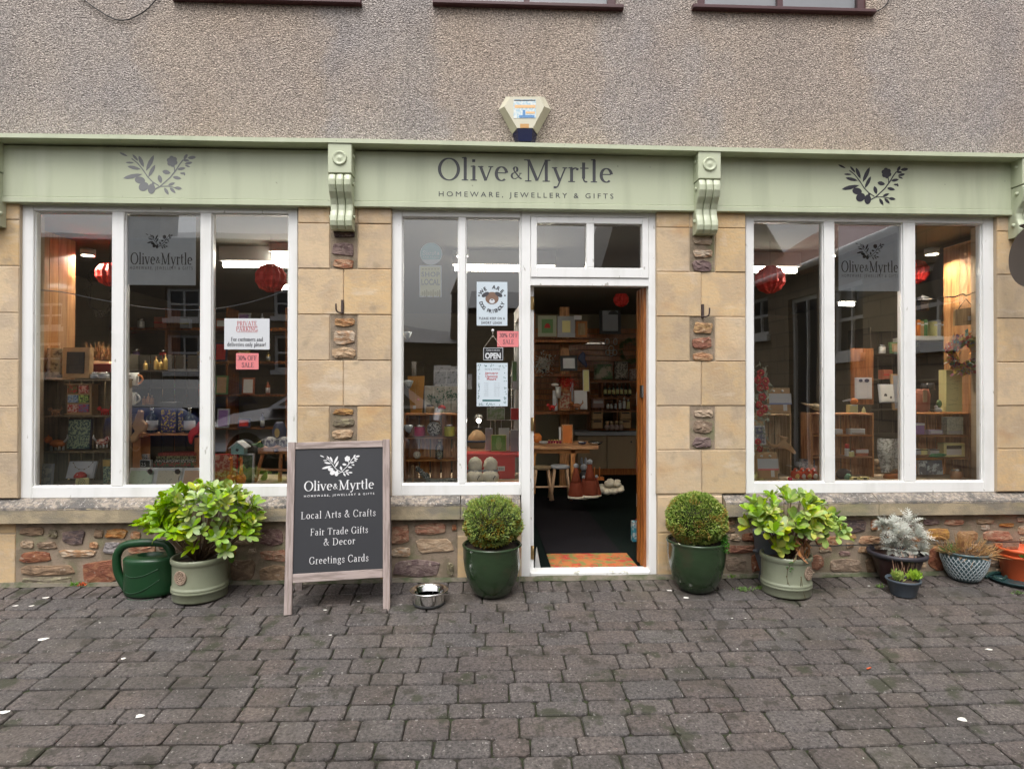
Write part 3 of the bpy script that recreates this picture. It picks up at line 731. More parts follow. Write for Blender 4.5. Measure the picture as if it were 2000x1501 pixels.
p3_ = plinth(1411, 2200, 1005, [(1440, 1014, 1462, 1030, 'brown'), (1424, 1042, 1446, 1056, 'tan'), (1449, 1039, 1482, 1058, 'red'), (1418, 1063, 1480, 1080, 'red'), (1416, 1086, 1458, 1118, 'brown'), (1465, 1082, 1492, 1118, 'red'),
   (1590, 1045, 1644, 1064, 'rust'), (1628, 1013, 1696, 1040, 'dark'), (1700, 1012, 1714, 1036, 'rust'), (1675, 1046, 1722, 1062, 'orange'), (1582, 1082, 1608, 1112, 'red'), (1614, 1090, 1685, 1119, 'brown'), (1690, 1086, 1712, 1118, 'brown'),
   (1802, 1013, 1835, 1024, 'purple'), (1843, 1013, 1884, 1025, 'rust'), (1806, 1032, 1856, 1056, 'gold'), (1866, 1036, 1908, 1057, 'orange'), (1917, 1036, 1977, 1056, 'rust'), (1950, 1020, 1981, 1028, 'orange'), (1985, 1025, 2030, 1042, 'pale'),
   (1812, 1063, 1846, 1114, 'red'), (1675, 1066, 1702, 1080, 'orange'), (1924, 1078, 1958, 1108, 'brown'), (1905, 1012, 1942, 1022, 'tan')])
b = MB(); qn = b.box(P(-260, 1080, 0).x, P(31, 1080, 0).x, .007, .24, -.25, P(0, 1021, 0).z).build('quoin_backing', m_joint, shop)
for (u0, u1, v0, v1) in ((-120, 31, 1043, 1143), (-120, 31, 1021, 1042)):
    a, zb_, c, zt_ = RC(u0, v0, u1, v1, 0); block(a, c, zb_, zt_, qn)
m_stone_low = m_stone
b = MB(); q2 = b.box(P(893, 1080, 0).x, xl0, .007, .1, -.25, P(950, 1014, 0).z).build('quoin_backing', m_joint, shop)
a, zb_, c, zt_ = RC(893, 1046, 914, 1131, 0); block(a, c, zb_, zt_, q2); a2 = c
a, zb_, c, zt_ = RC(914, 1030, 1017, 1131, 0); block(a2, xl0, zb_, zt_, q2)
b = MB(); q3 = b.box(xr1, P(1411, 1040, 0).x, .007, .24, -.25, ZL[-1]).build('quoin_backing', m_joint, shop)
for (u0, u1, v0, v1) in ((1283.5, 1326, 968, 1040), (1283.5, 1318, 1040, 1124), (1326, 1411, 968, 984), (1326, 1411, 984, 1045), (1318, 1411, 1045, 1124)):
    a, zb_, c, zt_ = RC(u0, v0, u1, v1, 0)
    if u0 < 1300: a = xr1
    block(a, c, zb_, zt_, q3)

# interior shell
m_floor = pm('dark green carpet', (.006, .010, .009), 1, spec=.05, scale=60, var=.3, bump=.3, bscale=200)
m_ceil = pm('olive grey ceiling', (.22, .215, .18), .9, var=.06)
m_wallin = pm('dim cream wall', (.19, .165, .115), .9, var=.08)
YB = 5.8; XA, XB_ = P(60, 700, .12).x-.12, P(1921, 700, .12).x+.12; XA2, XB2 = XA-1.25, XB_+1.3
fl = MB().box(XA2-.1, XB2+.1, .1, YB, -.12, -.0).build('shop_floor', m_floor, None, 'structure')
b = MB(); b.box(XA2-.1, XB2+.1, .12, YB+.2, 2.66, 2.72).build('ceiling', m_ceil, shop)
b = MB(); b.box(XA2-.15, XA2, .24, YB+.03, 0, 2.66); b.box(XB2, XB2+.15, .24, YB+.03, 0, 2.66); b.box(XA2-.1, XB2+.1, YB+.03, YB+.1, 0, 2.66)
b.box(XA2, XA-.03, .245, .3, 0, 2.66); b.box(XB_+.03, XB2, .245, .3, 0, 2.66); b.build('inner_wall', m_wallin, shop)
# wall returns behind piers and plinths
b = MB()
for (ua, ub) in ((581, 764), (1283, 1457)): b.box(P(ua, 700, 0).x+.01, P(ub, 700, 0).x-.01, .241, .3, ZL[-1], 2.66)
for (ua, ub) in ((36, 1016), (1290, 1947)): b.box(P(ua, 700, 0).x+.03, P(ub, 700, 0).x-.02, .2405, .3, 0, P(300, 975, .1).z)
b.build('inner_wall_face', m_wallin, shop)
b = MB(); b.box(XL, XR, .1, .5, zf_bot+.01, 6.1); b.box(XL+.01, XR-.01, .31, 6.9, 2.75, 2.8); b.build('lintel_beam', m_dark, shop)
# display ledges behind each window
m_ledge = pm('window board', (.50, .40, .28), .6, stretch=(1, 8, 8), scale=6)
for (ua, ub, v) in ((60, 563, 952), (785, 1016, 947), (1473, 1921, 941)):
    z = P((ua+ub)/2, v, .1).z
    b = MB(); b.box(P(ua, 900, .1).x-.02, P(ub, 900, .1).x+.02, .101, .75, z-.03, z).build('display_ledge', m_ledge, shop)
# ================================================================== THE GROUND
m_pave = pm('rumbled paving block', (.066, .057, .054), .75, scale=2.2, world=True, c2=(.078, .065, .059), c2amt=.5, bump=.0, rnd=.0)
n, L, bs = nodes(m_pave)
oi = n.new('ShaderNodeObjectInfo'); src = bs.inputs['Base Color'].links[0].from_socket
hv = n.new('ShaderNodeHueSaturation'); mr = n.new('ShaderNodeMapRange'); mr.inputs[3].default_value = .88; mr.inputs[4].default_value = 1.13
L.new(oi.outputs['Random'], mr.inputs[0]); L.new(mr.outputs[0], hv.inputs['Value']); L.new(src, hv.inputs['Color'])
m2 = n.new('ShaderNodeMath'); m2.operation = 'MULTIPLY'; m2.inputs[1].default_value = 9.7; fr = n.new('ShaderNodeMath'); fr.operation = 'FRACT'
mr2 = n.new('ShaderNodeMapRange'); mr2.inputs[3].default_value = .7; mr2.inputs[4].default_value = 1.3
L.new(oi.outputs['Random'], m2.inputs[0]); L.new(m2.outputs[0], fr.inputs[0]); L.new(fr.outputs[0], mr2.inputs[0]); L.new(mr2.outputs[0], hv.inputs['Saturation'])
g = n.new('ShaderNodeNewGeometry')
nz = n.new('ShaderNodeTexNoise'); nz.inputs['Scale'].default_value = 70; nz.inputs['Detail'].default_value = 5; nz.inputs['Roughness'].default_value = .75; L.new(g.outputs['Position'], nz.inputs['Vector'])
mr3 = n.new('ShaderNodeMapRange'); mr3.inputs[1].default_value = .3; mr3.inputs[2].default_value = .7; mr3.inputs[3].default_value = .1; mr3.inputs[4].default_value = 2.1; L.new(nz.outputs[0], mr3.inputs[0])
h2 = n.new('ShaderNodeHueSaturation'); L.new(hv.outputs[0], h2.inputs['Color']); L.new(mr3.outputs[0], h2.inputs['Value']); L.new(h2.outputs[0], bs.inputs['Base Color'])
bp = n.new('ShaderNodeBump'); bp.inputs['Strength'].default_value = .6; bp.inputs['Distance'].default_value = .006; L.new(nz.outputs[0], bp.inputs['Height']); L.new(bp.outputs[0], bs.inputs['Normal'])
overlay(m_pave, (.034, .030, .024), 2.0, .52, .68, .55)
overlay(m_pave, (.098, .083, .062), 1.3, .55, .75, .5)
overlay(m_pave, (.026, .022, .015), 8.5, .585, .66, .7)
overlay(m_pave, (.026, .029, .013), 5.5, .61, .68, .8)
overlay(m_pave, (.34, .32, .30), 62, .67, .71, .5, detail=2)
m_jnt = pm('soil and moss joint', (.024, .019, .014), .98, scale=14, world=True, c2=(.022, .03, .009), c2amt=.5, bump=.6, bscale=90)
m_far = pm('far paving', (.06,.053,.05), .9, scale=3, world=True, var=.2)
# base sheet
b = MB(); xs = [-60, -14, -8]+[-6+.5*i for i in range(25)]+[8, 14, 60]; ys = [0.02, -.3, -.6, -1, -1.4, -1.8, -2.2, -2.6, -3, -3.4, -3.8, -4.2, -4.5, -5.5, -8, -14, -60]
def gsheet(x, y): return gz(x, y)-.016
vs = [(x, y, gsheet(x, y)) for y in ys for x in xs]; nx = len(xs)
b.add(vs, [(j*nx+i, j*nx+nx+i, j*nx+nx+i+1, j*nx+i+1)[::-1] for j in range(len(ys)-1) for i in range(nx-1)], True)
gnd = b.build('ground', m_jnt, None, 'structure')
pav = MB(); pav.v = []; 
yrow = [G(1010, v).y for v in (1133.5, 1155, 1176, 1191.8, 1215, 1232, 1258, 1278, 1307, 1331, 1368, 1397, 1439, 1474.6, 1521, 1556, 1612)]
while yrow[-1] > -3.6: yrow.append(yrow[-1]-(.125 if len(yrow) % 2 else .16))
BV = {}
def block_mesh(w_, d_, var):
    key = (round(w_, 3), round(d_, 3), var)
    if key in BV: return BV[key]
    rnd_ = random.Random(hash(key) % 9999); a, c = w_/2-.0038, d_/2-.005; k = .009+rnd_.uniform(0, .008)
    out = [(-a+k, -c), (a-k, -c), (a, -c+k), (a, c-k), (a-k, c), (-a+k, c), (-a, c-k), (-a, -c+k)]
    out = [(x+rnd_.uniform(-.003, .003), y+rnd_.uniform(-.003, .003)) for x, y in out]
    vs = [(x, y, -.035) for x, y in out]+[(x, y, -.006-rnd_.uniform(0, .002)) for x, y in out]+[(x*.955, y*.93, -.001+rnd_.uniform(-.0008, .0008)) for x, y in out]
    fs = []
    for r_ in range(2):
        for i in range(8): j = (i+1) % 8; fs.append((r_*8+i, r_*8+j, r_*8+8+j, r_*8+8+i))
    fs.append(tuple(range(16, 24)))
    me = bpy.data.meshes.new('paving_block'); me.from_pydata(vs, [], fs)
    me.materials.append(m_pave); BV[key] = me; return me
blocks = []
rs = random.Random(11)
for r_ in range(len(yrow)-1):
    y1, y0 = yrow[r_], yrow[r_+1]; d_ = y1-y0; yc = (y0+y1)/2
    x = -4.9-rs.random()*.1
    while x < 5.2:
        if r_ == 0: w_ = rs.choice((.104, .106, .108))
        elif d_ > .14: w_ = rs.choice((.165, .205, .205, .25, .29, .31))
        else: w_ = rs.choice((.165, .165, .205, .205, .25, .27))
        blocks.append((x+w_/2, yc, w_, d_, rs.randrange(3))); x += w_
def prj(p):
    d = Vector(p)-CAM; q = d.dot(FW); return (1000+F*d.dot(RT)/q, 750.5-F*d.dot(UP)/q, q)
vis = []; rest = []
for bl in blocks:
    z = gz(bl[0], bl[1]); u, v, q = prj((bl[0], bl[1], z))
    if -40 < u < 2040 and v < 1560: vis.append(((bl[2]*bl[3])/q**3, bl))
    else: rest.append(bl)
vis.sort(key=lambda t: -t[0])
pave = MB().add([(0, 0, -.3), (.01, 0, -.3), (0, .01, -.3)], [(0, 1, 2)])
pave = thing('paving', '', ''); del pave['label']; del pave['category']; pave['kind'] = 'structure'
def place_T(bl):
    x, y, w_, d_, vr = bl
    e = .05; tx = (gz(x+e, y)-gz(x-e, y))/(2*e); ty = (gz(x, y+e)-gz(x, y-e))/(2*e)
    return (x, y, gz(x, y)+rs.uniform(-.0022, .0018)), (math.atan(ty)+rs.uniform(-.012, .012), -math.atan(tx)+rs.uniform(-.010, .010), rs.uniform(-.007, .007))
for k, (_, bl) in enumerate(vis[:300]):
    me = block_mesh(bl[2], bl[3], bl[4]); o = mk('paving_block', me, pave); o.location, o.rotation_euler = place_T(bl)
# the rest of the blocks: one part
b = MB()
for bl in [t[1] for t in vis[300:]]+rest:
    me = block_mesh(bl[2], bl[3], bl[4]); lc, ro = place_T(bl)
    T = Matrix.Translation(lc) @ Matrix.Rotation(ro[2], 4, 'Z') @ Matrix.Rotation(ro[0], 4, 'X') @ Matrix.Rotation(ro[1], 4, 'Y')
    b.add([T @ v.co for v in me.vertices], [tuple(p.vertices) for p in me.polygons], False)
b.build('paving_blocks', m_pave, pave, 'stuff')
# mortar fillet against the wall
m_conc = pm('mossy mortar fillet', (.15, .13, .10), .95, scale=8, world=True, c2=(.07, .08, .04), c2amt=.5, bump=.6, bscale=100)
b = MB(); nseg = 90; vs = []
for i in range(nseg+1):
    x = XL+(XR-XL)*i/nseg; vs += [(x, .0, gz(x, 0)+.018+random.uniform(-.003, .004)), (x, -.02+random.uniform(-.004, .004), gz(x, -.02)+.012), (x, yrow[0]+.004+random.uniform(-.012, .006), gz(x, yrow[0])-.004)]
b.add(vs, [(3*i+j, 3*i+j+1, 3*i+j+4, 3*i+j+3) for i in range(nseg) for j in range(2)]); b.build('wall_fillet', m_conc, None, 'structure')
# ================================================================== ACROSS THE YARD (seen in the shop windows)
YG = .066
def MP(u, v, L_): p = P(u, v, L_); return Vector((p.x, 2*YG-L_, p.z))
m_hstone = pm('dark house stone', (.27, .21, .15), .9, scale=2, world=True, c2=(.19, .15, .11), c2amt=.5)
m_lstone = pm('pale house stone', (.40, .31, .21), .9, scale=2, world=True, c2=(.32, .24, .16), c2amt=.5)
m_rtile = pm('red roof tile', (.20, .07, .055), .8, scale=9, world=True, var=.4)
m_pane_d = pm('dark far pane', (.03, .035, .045), .08, spec=.6)
m_hstone.node_tree  # joints of the far walls
for m_, sc in ((m_hstone, 1.0), (m_lstone, 1.0)):
    n, L, bs = nodes(m_); g = n.new('ShaderNodeNewGeometry'); sp = n.new('ShaderNodeSeparateXYZ'); ad = n.new('ShaderNodeMath'); cb = n.new('ShaderNodeCombineXYZ')
    L.new(g.outputs['Position'], sp.inputs[0]); L.new(sp.outputs[0], ad.inputs[0]); L.new(sp.outputs[1], ad.inputs[1]); L.new(ad.outputs[0], cb.inputs[0]); L.new(sp.outputs[2], cb.inputs[1])
    br = n.new('ShaderNodeTexBrick'); br.inputs['Scale'].default_value = 1.0; br.inputs['Brick Width'].default_value = .55; br.inputs['Row Height'].default_value = .24; br.inputs['Mortar Size'].default_value = .012
    src = bs.inputs['Base Color'].links[0].from_socket; L.new(cb.outputs[0], br.inputs['Vector']); L.new(src, br.inputs['Color1'])
    hv = n.new('ShaderNodeHueSaturation'); hv.inputs['Value'].default_value = .75; L.new(src, hv.inputs['Color']); L.new(hv.outputs[0], br.inputs['Color2'])
    br.inputs['Mortar'].default_value = (.12, .10, .08, 1); L.new(br.outputs[0], bs.inputs['Base Color'])
def wall_with_windows(x0, x1, y, z0, z1, wins, parent, m, T=None, depth=.25):
    """wall in local xz with real openings; wins = (xa, xb, za, zb)"""
    xs = sorted({x0, x1, *[q for w_ in wins for q in w_[:2]]}); zs = sorted({z0, z1, *[q for w_ in wins for q in w_[2:4]]})
    b = MB()
    for i in range(len(xs)-1):
        for j in range(len(zs)-1):
            xc, zc = (xs[i]+xs[i+1])/2, (zs[j]+zs[j+1])/2
            if any(w_[0] < xc < w_[1] and w_[2] < zc < w_[3] for w_ in wins): continue
            b.box(xs[i], xs[i+1], y, y+depth, zs[j], zs[j+1], T)
    b.build('wall', m, parent)
    for (xa, xb, za, zb) in wins:
        b = MB(); f = .07; ya, yb = y+.08, y+.15
        b.box(xa, xb, ya, yb, za, za+f, T); b.box(xa, xb, ya, yb, zb-f, zb, T); b.box(xa, xa+f, ya, yb, za+f, zb-f, T); b.box(xb-f, xb, ya, yb, za+f, zb-f, T)
        b.box((xa+xb)/2-.02, (xa+xb)/2+.02, ya+.01, yb, za+f, zb-f, T)
        if zb-za < 1.9: b.box(xa+f, (xa+xb)/2-.02, ya+.012, yb, (za+zb)/2-.025, (za+zb)/2+.025, T); b.box((xa+xb)/2+.02, xb-f, ya+.012, yb, (za+zb)/2-.025, (za+zb)/2+.025, T)
        b.box(xa-.06, xb+.06, y-.07, y+.08, za-.12, za-.002, T)
        w_ = b.build('window', m_white, parent)
        MB().box(xa+f, xb-f, yb-.02, yb-.01, za+f, zb-f, T).build('pane', m_pane_d, w_)
# house facing the shop: local x runs along the wall, front face towards +Y in the world
Lb = 11.0
h = thing('terraced_house', 'dark stone terraced house with white sash windows across the yard', 'house', (0, 2*YG-Lb, 0), math.pi)
ez = P(100, 468, Lb).z
def WX(u): return -P(u, 640, Lb).x
wins = []
for (ua, ub, va, vb) in ((326, 392, 560, 622), (325, 392, 655, 728), (532, 600, 562, 618), (531, 600, 655, 722), (60, 118, 590, 640), (60, 118, 672, 735)):
    wins.append((WX(ub), WX(ua), P(300, vb, Lb).z, P(300, va, Lb).z))
wall_with_windows(WX(650), 13, 0, -.1, ez, wins, h, m_hstone)
# local -y is the front after the half turn, so the body goes to +y
MB().box(WX(650)-.0, 13, .25, 7, -.1, ez-.02).build('house_body', m_hstone, h)
b = MB(); b.add([(WX(650)-.15, -.2, ez-.05), (13.2, -.2, ez-.05), (13.2, 3.5, ez+1.1), (WX(650)-.15, 3.5, ez+1.1), (13.2, 7, ez-.05), (WX(650)-.15, 7, ez-.05), (WX(650)-.15, -.2, ez+.02), (13.2, -.2, ez+.02)], [(6, 7, 2, 3), (3, 2, 4, 5), (0, 1, 7, 6), (0, 6, 3, 5), (1, 4, 2, 7)])
rf = b.build('roof', m_slate, h)
cx0, cx1 = WX(302), WX(236)
b = MB(); b.box(cx0, cx1, .3, 1.2, ez-.2, P(270, 405, Lb).z+.5)
for k in range(3): b.lathe([(.11, 0), (.09, .35)], 10, (cx0+.25+.28*k, .75, P(270, 405, Lb).z+.5))
b.build('chimney', m_hstone, rf)
# low cottages and a little turret further away
h2 = thing('cottage', 'low cottage with slate roof and a pointed turret beyond the yard', 'house', (0, -17, 0), math.pi)
L2 = 17+2*YG
zz = [P(785, 618, L2).z, P(905, 648, L2).z, P(890, 540, L2).z]
x0, x1 = -P(1010, 700, L2).x, -P(650, 700, L2).x
wall_with_windows(x0, x1, 0, -.1, zz[1]-.5, [(x0+2, x0+3, .9, 2)], h2, m_hstone)
b = MB(); b.add([(x0, -.2, zz[1]-.5), (x1, -.2, zz[1]-.2), (x1, 3, zz[0]+.4), (x0, 3, zz[1]), (x1, 6, 1), (x0, 6, 1)], [(0, 1, 2, 3), (3, 2, 4, 5), (0, 3, 5), (1, 4, 2)]); b.build('roof', m_slate, h2)
tx = -P(892, 600, L2).x; b = MB(); b.lathe([(.24, zz[1]-1), (.24, zz[2]-.55), (.28, zz[2]-.5), (.0001, zz[2]+.15)], 8, (tx, .5, 0), smooth=False); b.build('turret', m_hstone, h2)
# dark outbuilding
L3 = 13.; h3 = thing('outbuilding', 'long dark outbuilding with a slate roof facing the shop door', 'building', (0, 2*YG-L3, 0), math.pi)
x0, x1 = -P(1250, 700, L3).x, -P(913, 700, L3).x; zt3 = P(960, 560, L3).z
wall_with_windows(x0, x1, 0, -.1, zt3-.6, [(x0+1.2, x0+2.2, .8, 1.9)], h3, m_hstone)
b = MB(); b.add([(x0, -.2, zt3-.7), (x1, -.2, zt3-.6), (x1, 2.5, zt3+.3), (x0, 2.5, zt3+.15), (x1, 5, .5), (x0, 5, .5)], [(0, 1, 2, 3), (3, 2, 4, 5), (0, 3, 5), (1, 4, 2)]); b.build('roof', m_slate, h3)
# steep gable seen in the light over the door
L4 = 10.5; h4 = thing('gabled_house', 'tall stone house with a steep slate gable across the yard', 'house', (0, 2*YG-L4, 0), math.pi)
pts = [(1172, 800), (1172, 560), (1181, 520), (1208, 440), (1250, 320), (1420, 320), (1560, 560), (1560, 800)]
poly = [(-P(u, v, L4).x, P(u, v, L4).z) for u, v in pts]
MB().prism(poly, 0, 5).build('gable_wall', m_slate, h4)
b = MB(); b.prism([(p[0]*1+(.12 if i < 5 else -.12), p[1]+.05) for i, p in enumerate(poly[1:7])]+[(q[0], q[1]) for q in reversed(poly[1:7])], -.1, 5.1); b.build('verge', m_slate, h4)
# wing of pale stone at right angles to the shop: local x = distance from the shop
hw = thing('side_wing', 'low pale stone wing with red tiled roof at right angles to the shop', 'building', (5.5, 0, 0), -math.pi/2)
def wy(u): return 5.5*1150/(u-953)-4.3
wins = [(wy(1705), wy(1637), 1.9, 3.02), (wy(1607), wy(1550), .0, 3.0), (wy(1512), wy(1470), 2.42, 3.2), (2.3, 3.3, 1.95, 2.95)]
wins = [(a-.13, c-.13, d, e) for a, c, d, e in wins]
wall_with_windows(1.2, 11, 0, -.3, 3.45, wins, hw, m_lstone)
b = MB(); b.add([(1.1, -.25, 3.4), (11.1, -.25, 3.4), (11.1, 3.2, 5.5), (1.1, 3.2, 5.5), (11.1, 6.4, 3.4), (1.1, 6.4, 3.4)], [(0, 1, 2, 3), (3, 2, 4, 5), (0, 3, 5), (1, 4, 2), (0, 5, 4, 1)]); b.build('roof', m_rtile, hw)
MB().tube([(1.1, -.3, 3.42), (11.1, -.3, 3.42)], .06).build('gutter', m_white, hw)
MB().box(1.2, 11, .25, 6, -.3, 3.3).build('wing_body', m_lstone, hw)
# cars parked behind the photographer
m_tyre = pm('tyre rubber', (.025, .025, .025), .8); m_rim = pm('alloy', (.5, .5, .5), .3, metal=1)
m_cgl = pm('car window', (.03, .035, .04), .03, spec=1)
def car(name, label, paint, loc, rz, ln=4.3, ht=1.55, w=1.8):
    c = thing(name, label, 'car', loc, rz)
    k = ln/4.3; hh = ht/1.55
    low = [(-2.12, .3), (-2.15, .62), (-2.05, .82), (-1.75, .93), (-1.05, 1.02), (1.35, 1.05), (2.05, 1.0), (2.13, .7), (2.1, .3)]
    vs = []; fs = []
    for s_, y in ((.86, -w/2), (1, -w/2+.42), (1, w/2-.42), (.86, w/2)):
        for x, z in low: vs.append((x*k*(.985 if s_ < 1 else 1), y, (z if s_ == 1 or z < .5 else (z*.62+.19))*hh))
    n_ = len(low)
    for r_ in range(3):
        for i in range(n_): j = (i+1) % n_; fs.append((r_*n_+i, r_*n_+j, r_*n_+n_+j, r_*n_+n_+i))
    fs += [tuple(range(n_)), tuple(reversed(range(3*n_, 4*n_)))]
    b = MB(); b.add(vs, fs, True)
    cab = [(-1.05, 1.0), (-.35, 1.46), (.1, 1.55), (1.2, 1.53), (1.95, 1.02)]
    top = [(x*k, z*hh) for x, z in cab]; vs = []
    for y, sc in ((-w/2+.06, 0), (w/2-.06, 0)):
        for i, (x, z) in enumerate(top): vs.append((x, y*(1 if i in (0, 4) else .84), z))
    b.add(vs, [(0, 1, 2, 3, 4), (9, 8, 7, 6, 5), (1, 6, 7, 2), (2, 7, 8, 3)], False)
    body = b.build('body', paint, c)
    MB().add([vs[0], vs[5], vs[6], vs[1]], [(0, 1, 2, 3)]).build('windscreen', m_cgl, c); MB().add([vs[3], vs[8], vs[9], vs[4]], [(0, 1, 2, 3)]).build('rear_window', m_cgl, c)
    for sy in (-1, 1):
        q = [(-.85, 1.06), (-.33, 1.4), (.1, 1.47), (1.15, 1.45), (1.6, 1.08)]
        b = MB(); vv = [(x*k, sy*(w/2-.06-(.13 if z > 1.2 else -.004))-sy*(-.012), z*hh) for x, z in q]; b.add(vv, [tuple(range(5))]); b.build('side_window', m_cgl, c)
        MB().ball((-1.98*k, sy*.66, .74*hh), .12, sx=.6, sz=.6).build('headlight', m_steel, c)
        for wx in (-1.35*k, 1.32*k):
            T = Matrix.Translation((wx, sy*(w/2-.1), .32)) @ Matrix.Rotation(R(90), 4, 'X')
            wh = MB().lathe([(.2, -.1), (.31, -.1), (.33, -.06), (.33, .06), (.31, .1), (.2, .1)], 20, T=T).build('wheel', m_tyre, c); MB().lathe([(.0001, -.08), (.2, -.105), (.2, .105), (.0001, .08)], 12, T=T).build('rim', m_rim, wh)
    return c
m_blk = pm('grey car paint', (.72, .72, .77), .33, coat=1, metal=.5); m_blu = pm('blue car paint', (.012, .035, .17), .15, coat=1)
car('parked_car', 'grey car parked behind the photographer, mirrored in the left window', m_blk, (-5.0+2.15, -6.9, gz(-3, -6.9)), 0)
car('parked_car', 'blue car parked beside the stone house, mirrored in the left window', m_blu, (-6.35, -8.9, 0), math.pi/2, 3.9)
# ================================================================== THINGS IN FRONT OF THE SHOP
def pot_at(u, vb, du, vt):
    c = G(u, vb); s = F/(c.y+4.3); r = du/2/s*.985; z = P(u, vt, c.y).z; return (c.x, c.y, gz(c.x, c.y)), r, z-gz(c.x, c.y)
m_soil = pm('potting soil', (.05, .033, .022), .98, scale=60, var=.5, bump=.8, bscale=80)
m_sage = pm('sage glazed stoneware', (.235, .255, .175), .38, var=.08, scale=8, rnd=.05, coat=.15)
overlay(m_sage, (.16, .17, .10), 6, .56, .68, .4); overlay(m_sage, (.33, .33, .24), 2.2, .5, .7, .3)
m_motif = pm('unglazed motif', (.30, .22, .16), .8, scale=40, var=.25)
m_gglaze = pm('dark green glaze', (.022, .045, .018), .22, var=.3, scale=7, coat=.4, stretch=(1, 1, 3)); overlay(m_gglaze, (.05, .035, .02), 5, .58, .7, .5)
def disc(b, r, z, n=24): b.lathe([(.0001, z+.006), (r*.6, z+.003), (r, z)], n)
# --- leaves
def mk_leaf(nm, m, ln, wd, fold=.25, curl=.2):
    ts = [0, .15, .42, .68, .88, 1]; ws = [.12, .30, .72, 1, .78, .16]; vs = []; fs = []
    for t, w_ in zip(ts, ws):
        z = curl*(t*t)*ln
        for s_ in (-1, 0, 1): vs.append((s_*w_*wd/2, t*ln, z+abs(s_)*w_*wd*fold/2-(0)))
    for i in range(5):
        for j in range(2): fs.append((3*i+j, 3*i+j+1, 3*i+j+4, 3*i+j+3))
    me = bpy.data.meshes.new(nm); me.from_pydata(vs, [], fs)
    for p in me.polygons: p.use_smooth = True
    me.materials.append(m); return me
def leaf_mat(name, c, c2, rough=.38, scale=2.5, amt=.5, rnd=.2):
    m = pm(name, c, rough, scale=scale, c2=c2, c2amt=amt, rnd=rnd, world=False)
    n, L, b = nodes(m)
    tr = n.new('ShaderNodeBsdfTranslucent'); mx = n.new('ShaderNodeMixShader'); mx.inputs[0].default_value = .28
    src = b.inputs['Base Color'].links[0].from_socket; L.new(src, tr.inputs[0])
    o = [q for q in n if q.type == 'OUTPUT_MATERIAL'][0]; L.new(b.outputs[0], mx.inputs[1]); L.new(tr.outputs[0], mx.inputs[2]); L.new(mx.outputs[0], o.inputs[0]); return m
m_lfA = leaf_mat('lime shrub leaf', (.21, .38, .03), (.36, .49, .06), scale=9, rnd=.28)
m_lfB = leaf_mat('yellowing shrub leaf', (.30, .46, .04), (.55, .56, .06), scale=14, rnd=.25)
m_lfD = leaf_mat('deep green leaf', (.06, .16, .02), (.12, .24, .03), scale=9, rnd=.25)
m_twig = pm('brown twig', (.16, .10, .06), .8); m_dry = pm('dead brown leaf', (.26, .12, .05), .8, var=.3, scale=20, rnd=.2)
def rosette_shrub(root, centre, blobs, mats, nros, llen, rndm, extra=[]):
    """blobs: (x,y,z,rx,ry,rz,weight) ellipsoids; rosettes sit on their outside; returns nothing"""
    leaves = []; tips = []
    tot = sum(b_[6] for b_ in blobs)
    for b_ in blobs:
        cnt = int(nros*b_[6]/tot); k = 0; pts = []
        tries = 0
        while k < cnt and tries < 4000:
            tries += 1
            d = Vector((rndm.gauss(0, 1), rndm.gauss(0, 1), rndm.gauss(0, 1))).normalized()
            if d.z < -.55: continue
            if d.y > .55: continue
            rr = rndm.choice((1, 1, .92, .72)); p = Vector((b_[0]+d.x*b_[3]*rr, b_[1]+d.y*b_[4]*rr, b_[2]+d.z*b_[5]*rr))
            if any((p-q).length < llen*.75 for q in pts): continue
            pts.append(p); k += 1
            out = Vector((d.x*.8, d.y*.8, d.z*.6+.75)).normalized(); tips.append((p, out))
    for p, out in tips+extra:
        nl = rndm.choice((6, 7, 8)); mt = rndm.choice(mats); a0 = rndm.random()*6
        q = out.to_track_quat('Z', 'Y')
        for i in range(nl):
            an = a0+2*math.pi*i/nl+rndm.uniform(-.2, .2); el = rndm.choice((.45, .8, 1.15))+rndm.uniform(-.15, .15)
            M_ = Matrix.Translation(p) @ q.to_matrix().to_4x4() @ Matrix.Rotation(an, 4, 'Z') @ Matrix.Rotation(el, 4, 'X') @ Matrix.Scale(rndm.uniform(.75, 1.12), 4)
            leaves.append((M_, mt))
    return leaves, tips
def put_leaves(root, leaves, limit=300, name='leaf'):
    o0 = root.location
    key = lambda t: (t[0].translation+o0-CAM).length
    leaves.sort(key=key)
    for M_, me in leaves[:limit]:
        o = mk(name, me, root); o.matrix_local = M_
    if len(leaves) > limit:
        by = {}
        for M_, me in leaves[limit:]: by.setdefault(me.materials[0].name, []).append((M_, me))
        for k_, ls in by.items():
            b = MB()
            for M_, me in ls: b.add([M_ @ v.co for v in me.vertices], [tuple(p.vertices) for p in me.polygons], True)
            b.build('inner_leaves', bpy.data.materials[k_], root, 'stuff')
LFM = [mk_leaf('leaf', m, l_, w_, f_, c_) for m, l_, w_, f_, c_ in ((m_lfA, .082, .036, .22, -.15), (m_lfA, .074, .034, .15, -.25), (m_lfB, .08, .038, .22, -.1), (m_lfA, .088, .034, .25, -.3))]
LFM2 = [mk_leaf('leaf', m, l_, w_, f_, c_) for m, l_, w_, f_, c_ in ((m_lfB, .088, .044, .2, -.1), (m_lfA, .08, .040, .15, -.2), (m_lfA, .090, .044, .25, .0), (m_lfB, .08, .040, .2, -.3))]
